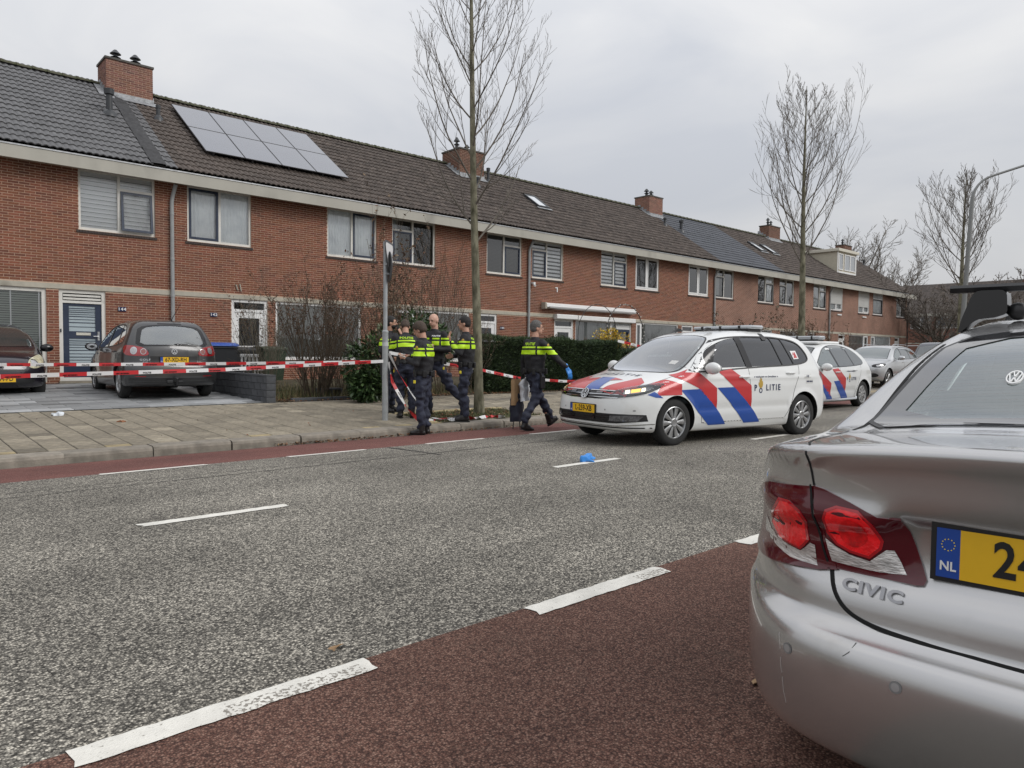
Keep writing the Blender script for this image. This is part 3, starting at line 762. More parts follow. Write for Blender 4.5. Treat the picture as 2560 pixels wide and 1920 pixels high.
def house(k, x0, x1, label, holes, roofm, n_single=(0, 0), fine=True):
    H = thing('terraced_house', label, 'house', (0, 0, 0), 0, 'brick terraced houses in one row')
    band = (x0, x1, 2.775, 2.895)
    V, F = wall_mesh(x0, x1, .2, 5.85, holes, FY)
    link('rear_wall', mesh('rear_wall', [(x0, FY+9.3, .2), (x1, FY+9.3, .2), (x1, FY+9.3, 6.1), (x0, FY+9.3, 6.1)], [(3,2,1,0)], brick_tex), H)
    gab = []
    for x in ((x0,) if k == 0 else ()) + ((x1,) if k == 9 else ()):
        link('gable_wall', mesh('gable_wall', [(x, FY, .2), (x, FY+9.3, .2), (x, FY+9.3, 6.0), (x, 24.9, 9.2), (x, FY, 6.2)], [(0,1,2,3,4)], brick_tex), H)
    W = link('wall', mesh('wall', V, F, mortar if fine else brick_tex), H)
    if fine:
        hb = holes+[band]
        for (z0, z1) in ((.3, 2.775), (2.9, 5.75)):
            pass
        bl = bricks(x0, x1, .3, 2.775, holes, k)+bricks(x0, x1, 2.897, 5.76, holes, k+50)
        brick_wall(W, bl, FY, n_single[0])
    b = MB(); b.box((x0 if k == 0 else x0+.006, FY-.022, 2.775), (x1-.006, FY+.03, 2.895)); b.build('concrete_band', conc_b, H)
    r = MB(); r.add([tuple(roof_pt(x0, 0, -.01)), tuple(roof_pt(x1, 0, -.01)), tuple(roof_pt(x1, 5.72, -.01)), tuple(roof_pt(x0, 5.72, -.01)), (x0, 29.9, 6.0), (x1, 29.9, 6.0)], [(0,1,2,3), (3,2,5,4)]); r.build('roof', mat('roof_under', (.03,.027,.025), .9), H)
    f = MB(); f.box((x0, 20.03, 5.67), (x1, 20.07, 5.965)); f.add([(x0,20.05,5.69),(x1,20.05,5.69),(x1,FY+.05,5.77),(x0,FY+.05,5.77)], [(0,3,2,1)]); f.build('fascia', fascia_m, H)
    g = MB(); g.box((x0, 20.015, 5.968), (x1, 20.075, 6.0), 0); g.box((x0, 20.078, 5.9), (x1, 20.30, 5.985), 1); g.build('eaves_gutter', [zinc, gutter_m], H)
    return H
def ridge(H, x0, x1):
    x = x0
    while x < x1-.05:
        o = link('ridge_tile', ridge_me, H, (x, RIDY, RIDZ+random.uniform(-.006, .006))); o.scale = (min(1, (x1-x)/.4), 1, 1); x += .372
def brick_texture():
    m = bpy.data.materials.new('brickwork_far'); m.use_nodes = True; N, L = m.node_tree.nodes, m.node_tree.links; b = N['Principled BSDF']
    tc = N.new('ShaderNodeTexCoord'); mp = N.new('ShaderNodeMapping'); mp.inputs['Rotation'].default_value = (PI/2, 0, 0); L.new(tc.outputs['Object'], mp.inputs[0])
    sp = N.new('ShaderNodeSeparateXYZ'); L.new(tc.outputs['Object'], sp.inputs[0]); ad = N.new('ShaderNodeMath'); L.new(sp.outputs[0], ad.inputs[0]); L.new(sp.outputs[1], ad.inputs[1])
    cb = N.new('ShaderNodeCombineXYZ'); L.new(ad.outputs[0], cb.inputs[0]); L.new(sp.outputs[2], cb.inputs[1])
    bt = N.new('ShaderNodeTexBrick'); bt.inputs['Scale'].default_value = 1; bt.inputs['Brick Width'].default_value = .22; bt.inputs['Row Height'].default_value = .0625; bt.inputs['Mortar Size'].default_value = .0068
    bt.inputs['Color1'].default_value = (.165,.066,.043,1); bt.inputs['Color2'].default_value = (.225,.094,.060,1); bt.inputs['Mortar'].default_value = (.50,.38,.30,1); L.new(cb.outputs[0], bt.inputs['Vector'])
    nz = N.new('ShaderNodeTexNoise'); nz.inputs['Scale'].default_value = .8; nz.inputs['Detail'].default_value = 5; L.new(tc.outputs['Object'], nz.inputs[0])
    mr = N.new('ShaderNodeMapRange'); mr.inputs['From Min'].default_value = .3; mr.inputs['From Max'].default_value = .7; mr.inputs['To Min'].default_value = .75; mr.inputs['To Max'].default_value = 1.15; L.new(nz.outputs[0], mr.inputs[0])
    sc = N.new('ShaderNodeVectorMath'); sc.operation = 'SCALE'; L.new(bt.outputs[0], sc.inputs[0]); L.new(mr.outputs[0], sc.inputs['Scale']); L.new(sc.outputs[0], b.inputs['Base Color']); b.inputs['Roughness'].default_value = .9
    return m
brick_tex = brick_texture()

WZ0, WZ1 = 4.27, 5.765
FS = [(0, .5, 'fixed'), (.5, 1, 'tsash')]; SF = [(0, .48, 'tsash'), (.48, 1, 'fixed')]
FULLS = [(0, .5, 'sash'), (.5, 1, 'fixed')]; SFULL = [(0, .5, 'fixed'), (.5, 1, 'sash')]; BOTH = [(0, .5, 'sash'), (.5, 1, 'sash')]
FOS = [(0, .52, 'fixed'), (.52, 1, 'osash')]
UW = [ # x0, cells, cover, sash material, shutter
 [(-2.5, FS, 'blind', navy, None)],
 [(4.08, FOS, 'blind', navy, None)],
 [(6.65, FULLS, 'net', navy, None), (10.80, SFULL, 'net', navy, None)],
 [(13.15, SF, ['side', 'none'], navy, None), (17.25, FS, 'dark', navy, None)],
 [(19.56, SF, 'zebra', navy, None), (23.67, FS, 'zebra', navy, None)],
 [(26.02, BOTH, 'none', bright, None), (30.17, BOTH, 'none', bright, None)],
 [(32.56, SF, 'side', anthr, None), (36.82, FS, ['none', 'net'], anthr, None)],
 [(39.22, SF, 'side', anthr, None), (43.46, FS, ['grey', 'net'], anthr, None)],
 [(45.79, SFULL, 'net', bright, .28), (50.05, SFULL, 'net', bright, .28)],
 [(52.49, [(0, 1, 'tsash')], 'net', anthr, None), (56.75, FS, ['net', 'side'], anthr, None)],
]
HX = [-7.05, -.30, 6.26, 12.85, 19.40, 25.95, 32.50, 39.05, 45.60, 52.20, 58.80]
GW = [ # ground-floor openings (x0, x1, z0, z1)
 [(-3.6, -.6, .5, 2.77), (-5.0, -4.0, .5, 2.77)],
 [(.15, 3.37, .50, 2.772), (3.63, 4.65, .52, 2.772)],
 [(7.83, 8.89, .56, 2.772), (9.13, 12.0, 1.05, 2.772)],
 [(13.15, 16.45, 1.0, 2.772), (16.78, 17.78, .56, 2.772)],
 [(20.85, 21.98, .56, 2.72), (22.1, 25.80, .60, 2.72)],
 [(26.12, 29.40, 1.0, 2.772), (29.68, 30.66, .56, 2.772)],
 [(33.95, 34.95, .56, 2.772), (35.2, 38.5, 1.0, 2.772)],
 [(39.4, 42.5, 1.0, 2.772), (42.85, 43.8, .56, 2.772)],
 [(47.1, 48.1, .56, 2.772), (48.72, 51.85, .8, 2.772)],
 [(52.3, 55.85, .9, 2.772), (56.6, 57.55, .56, 2.772)],
]
LBL = ['brick house beyond the left edge of the row', 'brick house with the navy slatted front door and light grey tiled roof', 'brick house with eight solar panels on its brown tiled roof', 'brick house behind the officers, with the second chimney from the left',
 'brick house with a white awning box and two roller shutter boxes', 'brick house with bare white upstairs sashes, just left of the slate roof', 'brick house with the smooth dark slate-grey roof', 'brick house with two skylights side by side in its roof',
 'brick house with the cream dormer on its roof', 'brick house at the far end of the row with the overhanging eave']
houses = []
for k in range(10):
    x0, x1 = HX[k], HX[k+1]; fine = 1 <= k <= 5
    holes = [(u[0], u[0]+1.76, WZ0, WZ1) for u in UW[k]]+GW[k]
    H = house(k, x0, x1, LBL[k], holes, None, (300 if k in (1, 2) else 0, 0), fine)
    houses.append(H)
    for (wx, cells, cov, sm, rs) in UW[k]:
        window(H, wx, wx+1.76, WZ0, WZ1, cells, cov, bright if k in (5, 8) or (k == 9) else white, sm, rs=rs)
H0, H1, H2, H3, H4, H5, H6, H7, H8, H9 = houses
# roofs
felt = mat('roof_felt', (.045,.045,.047), .9, var=.35, vscale=8, bump=.6, bscale=30)
in_rect = lambda x, s, r: r[0] < x < r[1] and r[2] < s < r[3]
ch_holes = [(5.5, 6.9, 4.75, 9), (18.6, 20.0, 4.6, 9), (31.8, 33.1, 4.8, 9), (45.4, 47.0, 5.2, 9), (56.9, 58.5, 5.2, 9)]
def skipper(extra=()):
    rs = ch_holes+list(extra)
    return lambda x, s: any(in_rect(x, s, r) for r in rs)
roof_tiles(H0, -7.2, -.3, tile_grey, 0)
roof_tiles(H1, -.3, 5.7, tile_grey, 300, skipper())
roof_tiles(H2, 6.0, 12.9, tile_brown, 300, skipper(), alt=lambda x: tile_grey if x < 6.2 else None)
roof_tiles(H3, 12.9, 19.5, tile_brown, 0, skipper())
roof_tiles(H4, 19.5, 26.1, tile_brown, 0, skipper([(21.45, 22.2, 2.5, 3.75)]))
roof_tiles(H5, 26.1, 32.4, tile_brown, 0, skipper())
roof_tiles(H6, 32.4, 39.0, tile_slate, 0, skipper())
roof_tiles(H7, 39.0, 45.6, tile_brown, 0, skipper())
roof_tiles(H8, 45.6, 52.2, tile_brown, 0, skipper([(48.5, 51.8, 1.6, 3.6)]))
roof_tiles(H9, 52.2, 59.1, tile_brown, 0, skipper())
for k in range(10): ridge(houses[k], HX[k]+(.05 if k else 0), HX[k+1]+(.3 if k == 9 else .05))
fs = MB(); n = 24
Vv = []; 
for i in range(n+1):
    s = i*5.7/n
    for j, x in enumerate((5.66, 5.78, 5.92, 6.04)): Vv.append(tuple(roof_pt(x+random.uniform(-.015, .015), s, .045+random.uniform(-.006, .008)+(.012 if j in (1, 2) else 0))))
fs.add(Vv, [(i*4+k, i*4+k+1, i*4+k+5, i*4+k+4) for i in range(n) for k in range(3)]); fs.build('felt_strip', felt, H2, smooth=True)
chimney(H1, 5.57, 6.86, 24.15, 25.12, 9.92, [(5.95, .15, .46), (6.50, .15, .46)])
chimney(H3, 18.64, 19.96, 23.95, 25.15, 9.80, [(18.95, .13, .62), (19.5, .12, .42)], dark=True)
chimney(H5, 31.82, 33.0, 24.19, 25.2, 9.89, [(32.2, .14, .5), (32.6, .14, .46)])
chimney(H7, 45.42, 46.95, 24.6, 25.3, 10.06, [(45.9, .13, .6), (46.3, .12, .45)], dark=True)
flue(H1, 5.33, 3.22, .72, .085); flue(H2, 6.72, 3.68, .42, .06, False); flue(H3, 18.95, 3.65, .40, .06); flue(H4, 20.15, 4.55, .62, .055)
flue(H5, 31.9, 3.75, .42, .06); flue(H6, 32.85, 3.3, .62, .08); flue(H9, 58.6, 4.3, .42, .07); chimney(H9, 57.0, 58.4, 24.55, 25.25, 10.0, [(57.5, .13, .55)], dark=True)
skylight(H4, 21.5, 2.52); skylight(H7, 40.2, 2.6); skylight(H7, 41.65, 2.6)
# solar panels on the second house
pm = mat('solar_cells', (.115,.125,.155), .22, metal=.0, spec=.6, coat=.45, var=.04, vscale=1.5)
pf = mat('solar_frame', (.02,.02,.022), .4)
for i in range(4):
    for j in range(2):
        q = MB(); x, s = 7.38+i*1.135, 1.33+j*1.83
        T = RM @ Matrix.Translation((x, s, .13)); q.box((0, 0, 0), (1.12, 1.80, .035), 1, T, .004); q.add([(.016,.016,.0365),(1.104,.016,.0365),(1.104,1.784,.0365),(.016,1.784,.0365)], [(0,1,2,3)], 0, T)
        q.box((.2, -.0, -.09), (.25, 1.8, -.001), 1, T); q.build('solar_panel', [pm, pf], H2)
# downpipes
pipe_g = mat('downpipe_grey', (.33,.34,.34), .5, var=.1)
pipe_b = mat('downpipe_brown', (.07,.055,.05), .5)
for H, x, m in ((H1, 6.24, pipe_g), (H3, 19.36, pipe_g), (H5, 32.42, pipe_g), (H7, 45.62, pipe_g), (H9, 58.86, pipe_b)):
    q = MB(); q.tube([(x, FY-.07, .3), (x, FY-.07, 5.25), (x+.02, FY-.10, 5.42), (x+.05, 20.25, 5.68)], .05, 10)
    for z in (.9, 2.72, 3.7, 4.9): q.lathe([(.058, z), (.058, z+.07)], 10, T=Matrix.Translation((x, FY-.07, 0)))
    q.build('downpipe', m, H, smooth=True)

# doors and ground-floor windows
def door_slatted(H, x0, x1, z0, z1):
    q = MB(); frame_ring(q, x0, x1, z0+.0, z1, .085, FY+.03, FY+.11); q.box((x0+.085, FY+.03, z1-.33), (x1-.085, FY+.11, z1-.27)); fr = q.build('door_frame', white, H)
    v = MB()
    v.box((x0+.085, FY+.08, z1-.27), (x1-.085, FY+.09, z1-.085), 1)
    for i in range(2): v.box((x0+.10, FY+.045, z1-.245+i*.08), (x1-.10, FY+.075, z1-.195+i*.08), 0)
    v.build('vent_grille', [white, dark_room], fr)
    a, b = x0+.09, x1-.09; za, zb = z0+.06, z1-.335
    d = MB(); y0, y1 = FY+.06, FY+.10
    zm = [(za+.39, za+.99), (za+1.17, zb-.06)]
    d.box((a, y0, za), (a+.13, y1, zb)); d.box((b-.13, y0, za), (b, y1, zb))
    prev = za
    for (p, r_) in zm: d.box((a+.13, y0, prev), (b-.13, y1, p)); prev = r_
    d.box((a+.13, y0, prev), (b-.13, y1, zb)); d.box((a+.13, y0-.008, za+.08), (b-.13, y0, za+.10)); do = d.build('door', navy, H)
    gl = mat('frosted_glass', (.40,.47,.50), .35, spec=.6, var=.06, vscale=2)
    for i, (p, r_) in enumerate(zm):
        pane(do, a+.13, b-.13, p, r_, y0+.02, gl)
        st = MB(); zs = [p+(r_-p)*t for t in ((.1, .22, .36, .50, .62, .72, .81, .89) if i == 0 else (.17, .33, .46, .57, .66, .74, .82, .89))]
        for z in zs: st.box((a+.13, y0+.010, z), (b-.13, y0+.018, z+.012+.006*(zs.index(z) % 2)))
        st.build('glazing_bars', navy, do)
    l = MB(); l.box((a+.28, y0-.012, za+1.07), (b-.24, y0, za+1.14), bev=.004); l.build('letterbox', mat('letterbox_steel', (.62,.60,.52), .35, metal=.5), do)
    h = MB(); h.box((b-.09, y0-.02, za+.95), (b-.045, y0, za+1.17)); h.tube([(b-.07, y0-.05, za+1.05), (b-.19, y0-.05, za+1.05)], .011, 8); h.build('handle', zinc, do)
    s = MB(); s.box((x0-.02, FY-.06, .30), (x1+.02, FY+.12, z0+.0)); s.build('doorstep', mat('step_stone', (.26,.23,.18), .9, var=.2), H)
    bl = MB(); bl.box((x0+.02, FY+.012, 1.72), (x0+.05, FY+.03, 1.80)); bl.build('doorbell', anthr, fr)
def door_white(H, x0, x1, z0, z1, m=bright, glassy=True):
    q = MB(); frame_ring(q, x0, x1, z0, z1, .085, FY+.03, FY+.11); q.box((x0+.085, FY+.03, z1-.36), (x1-.085, FY+.11, z1-.28)); fr = q.build('door_frame', m, H)
    pane(fr, x0+.085, x1-.085, z1-.28, z1-.085, FY+.08); a, b, za, zb = x0+.09, x1-.09, z0+.03, z1-.365; y0, y1 = FY+.05, FY+.10
    d = MB(); d.box((a, y0, za), (a+.14, y1, zb)); d.box((b-.14, y0, za), (b, y1, zb)); d.box((a+.14, y0, za), (b-.14, y1, za+.12)); d.box((a+.14, y0, za+.72), (b-.14, y1, za+.86)); d.box((a+.14, y0, zb-.16), (b-.14, y1, zb))
    d.box((a+.14, y0+.015, za+.12), (b-.14, y1-.01, za+.72), 1); do = d.build('door', [m, anthr if glassy else m], H)
    pane(do, a+.14, b-.14, za+.86, zb-.16, y0+.02)
    h = MB(); h.tube([(b-.07, y0-.04, za+.95), (b-.17, y0-.04, za+.95)], .010, 8); h.box((b-.085, y0-.045, za+.9), (b-.055, y0, za+1.05)); h.build('handle', zinc, do)
    backdrop(fr, x0+.05, x1-.05, z0+.05, z1-.05, FY+.14)
    s = MB(); s.box((x0-.02, FY-.05, .30), (x1+.02, FY+.12, z0)); s.build('doorstep', mat('step_stone', (.26,.23,.18), .9, var=.2), H)
one = [(0, 1, 'fixed')]
window(H1, *GW[1][0], one, 'slat', white, ft=.09, sill=False, label='large ground-floor window with pale slatted blind')
mbc = MB()
for x in (.9, 1.75, 2.65, 3.22): mbc.box((x, FY+.086, .6), (x+.028, FY+.092, 2.68))
mbc.build('blind_tape', blind_w, H1)
door_slatted(H1, *GW[1][1])
door_white(H2, *GW[2][0]); window(H2, *GW[2][1], one, 'grey', bright, ft=.07)
window(H3, *GW[3][0], [(0, .28, 'sash'), (.28, 1, 'fixed')], 'grey', bright, bright, ft=.08); door_white(H3, *GW[3][1], m=bright)
door_white(H4, *GW[4][0], m=bright)
window(H4, *GW[4][1], [(0, .62, 'fixed'), (.62, .64, 'fixed'), (.64, 1, 'fixed')], 'grey', bright, ft=.06, sill=False)
dq = MB(); frame_ring(dq, 24.75, 25.68, .66, 2.4, .10, FY+.02, FY+.09); dd = dq.build('garden_door', navy, H4); hq = MB(); hq.box((24.72, FY+.03, 2.42), (25.7, FY+.1, 2.6)); hq.build('lintel_panel', bright, H4)
for (a, b, z) in ((20.80, 22.02, 2.91), (22.08, 25.84, 2.90)):
    q = MB(); q.prism([(FY-.005, z-.20), (FY-.18, z-.20), (FY-.21, z-.17), (FY-.21, z-.03), (FY-.18, z), (FY-.005, z)], a, b, 'yz'); q.build('shutter_box', bright, H4)
q = MB(); q.prism([(FY-.004, 3.10), (FY-.20, 3.12), (FY-.26, 3.17), (FY-.25, 3.27), (FY-.16, 3.33), (FY-.004, 3.34)], 20.18, 25.78, 'yz'); aw = q.build('awning_box', bright, H4)
q = MB(); q.prism([(FY-.265, 3.115), (FY-.30, 3.13), (FY-.30, 3.185), (FY-.265, 3.19)], 20.3, 25.76, 'yz'); q.build('awning_rail', mat('alu', (.45,.45,.45), .4, metal=.6), aw)
q = MB(); q.box((20.10, FY-.24, 3.09), (20.178, FY-.004, 3.35)); q.build('awning_bracket', mat('beige_cap', (.42,.38,.31), .6), aw)
window(H5, *GW[5][0], [(0, .13, 'sash'), (.13, 1, 'fixed')], 'grey', bright, bright, ft=.06); door_white(H5, *GW[5][1])
door_white(H6, *GW[6][0]); window(H6, *GW[6][1], one, 'grey', bright)
window(H7, *GW[7][0], one, 'grey', bright); door_white(H7, *GW[7][1])
door_white(H8, *GW[8][0]); window(H8, *GW[8][1], [(0, .78, 'fixed'), (.78, 1, 'sash')], 'grey', bright, bright)
window(H9, *GW[9][0], [(0, .2, 'sash'), (.2, 1, 'fixed')], 'net', bright, bright); door_white(H9, *GW[9][1])
# number plates, wall lamp, camera, stone ornament
plate_b = mat('number_plate_blue', (.012,.018,.07), .3)
for H, x, z, txt in ((H1, 5.02, 2.34, '144'), (H2, 7.33, 2.30, '142'), (H3, 18.02, 2.26, '140')):
    q = MB(); q.box((x-.095, FY-.028, z-.055), (x+.095, FY-.012, z+.055), bev=.004); o = q.build('number_plate', plate_b, H)
    link('lettering', text_data(txt, .10, .001, 1.1, .003, mat_=bright, space=1.25), o, (x, FY-.030, z))
q = MB(); q.box((19.52, FY-.16, 4.02), (19.62, FY-.02, 4.09)); q.tube([(19.57, FY-.12, 3.99), (19.57, FY-.20, 3.95)], .045, 10); q.build('wall_camera', bright, H4)
q = MB(); q.box((20.95, FY-.03, 3.80), (21.0, FY-.01, 3.95)); q.box((20.86, FY-.03, 3.95), (21.0, FY-.01, 3.99)); q.build('house_number', bright, H4)
for x in (47.1, 51.0): q = MB(); q.box((x-.3, FY-.06, 3.98), (x+.3, FY-.012, 4.06)); q.build('wall_ornament', bright, H8)
q = MB(); q.tube([(7.95, FY-.03, 3.18), (8.0, FY-.03, 3.02)], .018, 6); q.tube([(8.06, FY-.03, 3.2), (8.10, FY-.03, 3.0)], .018, 6); q.build('stone_ornament', conc_b, H2)
# dormer on the eighth house
cream = mat('dormer_cream', (.52,.48,.38), .6, var=.06)
q = MB(); dx0, dx1, dy, dz0, dz1 = 48.7, 51.62, 21.4, 6.95, 8.36
V = [(dx0,dy,dz0),(dx1,dy,dz0),(dx1,dy,dz1),(dx0,dy,dz1),(dx0,23.6,8.45),(dx1,23.6,8.45)]
q.add(V, [(0,1,2,3),(1,5,2),(0,3,4),(3,2,5,4)]); do = q.build('dormer', cream, H8)
q = MB(); q.box((dx0-.15, dy-.16, dz1), (dx1+.15, 23.9, dz1+.20), bev=.02); q.build('dormer_roof', mat('dormer_edge', (.60,.57,.48), .6), do)
q = MB(); q.box((dx0-.02, dy-.03, dz0-.0), (dx0+.08, dy-.001, dz1)); q.box((dx1-.08, dy-.03, dz0), (dx1+.02, dy-.001, dz1)); q.box((dx0+.09, dy-.05, dz0-.02), (dx1-.09, dy-.003, dz0+.1)); q.build('dormer_trim', bright, do)
for (a, b) in ((48.85, 49.5), (49.75, 50.6), (50.63, 51.45)):
    q = MB(); frame_ring(q, a, b, dz0+.2, dz1-.12, .06, dy-.05, dy-.004); w = q.build('dormer_window', bright, do)
    link('pane', mesh('pane', [(a+.05,dy-.02,dz0+.25),(b-.05,dy-.02,dz0+.25),(b-.05,dy-.02,dz1-.17),(a+.05,dy-.02,dz1-.17)], [(0,1,2,3)], mat('curtained_glass', (.30,.32,.34), .1, spec=.8, coat=.6, var=.25, vscale=5, stretch=(8,1,.2))), w)
# end verge
q = MB(); q.box((58.8, 20.03, 5.67), (59.35, 20.07, 5.965)); q.add([(58.8,20.07,5.69),(59.35,20.07,5.69),(59.35,25,9.1),(59.35,25,9.28),(59.35,20.07,5.96),(58.8,25,9.1)], [(0,1,2,5),(1,4,3,2)]); q.build('verge', fascia_m, H9)

# ---- far house across the side street
FH = thing('far_house', 'darker brick house beyond the end of the row, half hidden by bare trees', 'house', (83, 0, 0), 0)
fb = mat('far_brick', (.19,.088,.062), .9, var=.2, vscale=3)
q = MB(); q.box((0, 2, -.02), (9, 31, 5.9)); q.build('wall', fb, FH)
q = MB(); q.add([(-.5,1.6,5.85),(-.5,31.4,5.85),(4.6,31.4,9.3),(4.6,1.6,9.3),(9.7,31.4,5.85),(9.7,1.6,5.85)], [(0,3,2,1),(3,5,4,2)]); rf = q.build('roof', mat('far_roof', (.085,.07,.06), .9, var=.35, vscale=2.5), FH)
q = MB()
for j in range(15):
    t = j/15; x = -.5+5.1*t; z = 5.85+3.45*t; q.add([(x-.02, 1.6, z+.01), (x-.02, 31.4, z+.01), (x+.32, 31.4, z+.27), (x+.32, 1.6, z+.27), (x-.02, 1.6, z-.05), (x-.02, 31.4, z-.05)], [(0,3,2,1), (4,0,1,5)])
tt = q.build('roof_tile_rows', mat('far_tiles', (.075,.062,.055), .9, var=.4, vscale=4), rf); tt['kind'] = 'stuff'
q = MB(); q.box((-.56, 1.6, 5.6), (-.5, 31.4, 5.86)); q.build('fascia', fascia_m, FH)
q = MB(); q.box((-.03, 2, 2.72), (0, 31, 2.84)); q.build('concrete_band', conc_b, FH)
for y0, y1 in ((26.6, 28.5), (24.05, 26.0), (19.5, 21.5), (15, 17), (9, 11), (4, 6)):
    q = MB()
    for (a, b) in ((y0, (y0+y1)/2), ((y0+y1)/2, y1)):
        q.box((-.05, a, 4.33), (.02, b, 4.41)); q.box((-.05, a, 5.50), (.02, b, 5.58)); q.box((-.05, a, 4.41), (.02, a+.07, 5.5)); q.box((-.05, b-.07, 4.41), (.02, b, 5.5))
    w = q.build('window', bright, FH); link('pane', mesh('pane', [(-.02,y0+.05,4.4),(-.02,y1-.05,4.4),(-.02,y1-.05,5.52),(-.02,y0+.05,5.52)], [(0,3,2,1)], mat('far_pane', (.035,.04,.045), .1, spec=.8)), w)
    if y0 > 14:
        q = MB(); q.box((-.04, y0, 1.0), (.02, y1+.6, 1.08)); q.box((-.04, y0, 2.5), (.02, y1+.6, 2.58)); q.build('window', bright, FH)
q = MB(); q.box((4.0, 18.2, 8.6), (5.2, 19.5, 10.3)); q.build('chimney', fb, FH)
# ================================================================== VEHICLES
def chaikin(P, it=2, closed=True, q=.25):
    P = [tuple(map(float, p)) for p in P]
    for _ in range(it):
        N_ = []
        n = len(P)
        for i in range(n if closed else n-1):
            a, b = P[i], P[(i+1) % n]
            N_.append(tuple(a[k]*(1-q)+b[k]*q for k in range(len(a)))); N_.append(tuple(a[k]*q+b[k]*(1-q) for k in range(len(a))))
        P = N_ if closed else [P[0]]+N_+[P[-1]]
    return P
def inpoly(px, py, P):
    P = np.asarray(P); x, y = np.asarray(px), np.asarray(py); c = np.zeros(x.shape, bool); n = len(P)
    for i in range(n):
        x0, y0 = P[i]; x1, y1 = P[(i+1) % n]
        if y0 == y1: continue
        m = ((y0 > y) != (y1 > y)) & (x < (x1-x0)*(y-y0)/(y1-y0)+x0); c ^= m
    return c
class SD2:
    def __init__(s, P, h=.02, pad=.7):
        P = np.asarray(P, float); s.h = h; s.lo = P.min(0)-pad; hi = P.max(0)+pad
        nx, ny = ((hi-s.lo)/h).astype(int)+2; X, Y = np.meshgrid(s.lo[0]+np.arange(nx)*h, s.lo[1]+np.arange(ny)*h, indexing='ij')
        d = np.full(X.shape, 9.)
        for i in range(len(P)):
            a, b = P[i], P[(i+1) % len(P)]; e = b-a; L2 = e@e
            if L2 < 1e-10: continue
            t = np.clip(((X-a[0])*e[0]+(Y-a[1])*e[1])/L2, 0, 1); d = np.minimum(d, np.hypot(X-a[0]-t*e[0], Y-a[1]-t*e[1]))
        s.G = np.where(inpoly(X, Y, P), -d, d)
    def __call__(s, x, y):
        u = np.clip((x-s.lo[0])/s.h, 0, s.G.shape[0]-1.001); v = np.clip((y-s.lo[1])/s.h, 0, s.G.shape[1]-1.001)
        i, j = u.astype(int), v.astype(int); a, b = u-i, v-j; G = s.G
        return (G[i, j]*(1-a)+G[i+1, j]*a)*(1-b)+(G[i, j+1]*(1-a)+G[i+1, j+1]*a)*b
def sstep(t): t = np.clip(t, 0, 1); return t*t*(3-2*t)
def smax(a, b, k):
    h = np.maximum(k-np.abs(a-b), 0)/k; return np.maximum(a, b)+h*h*k*.25

rubber = mat('tyre_rubber', (.018,.018,.018), .85, var=.2, vscale=12, bump=.2, bscale=60)
black_pl = mat('black_plastic', (.014,.014,.015), .45, var=.1)
black_gl = mat('black_gloss', (.006,.006,.007), .12, spec=.6)
seam_m = mat('panel_gap', (.006,.006,.006), .9)
chrome = mat('chrome', (.62,.63,.64), .12, metal=1.)
alloy = mat('alloy_wheel', (.36,.365,.37), .34, metal=.8, var=.1, vscale=9)
interior = mat('car_interior', (.018,.019,.021), .85)
car_glass = glass('car_glass', (.40,.46,.44), .01, 1.3)
tint_glass = glass('privacy_glass', (.05,.055,.06), .01, 1.1, body=(.02,.02,.022), bodyfac=.5)
front_glass = glass('windscreen_glass', (.46,.51,.50), .015, 1.5)
lamp_glass = glass('lamp_glass', (.85,.87,.88), .01, 1.0)
red_lens = mat('red_lens', (.30,.006,.010), .12, spec=.8, coat=1.)
clear_lens = mat('clear_lens', (.45,.45,.46), .18, metal=.6, coat=1., var=.25, vscale=40, stretch=(1,1,6))
orange_lit = mat('indicator_lit', (.9,.45,.08), .3, emis=((1,.55,.12), 1.4))
white_lit = mat('headlamp_lit', (.9,.85,.7), .3, emis=((1,.85,.55), 2.2))
plate_y = mat('plate_yellow', (.78,.46,.015), .45, var=.04)
plate_k = mat('plate_black', (.01,.01,.01), .5)
plate_e = mat('plate_blue', (.01,.06,.32), .45)
star_y = mat('plate_star', (.85,.65,.05), .5)
disc_m = mat('brake_disc', (.10,.10,.10), .5, metal=.6)

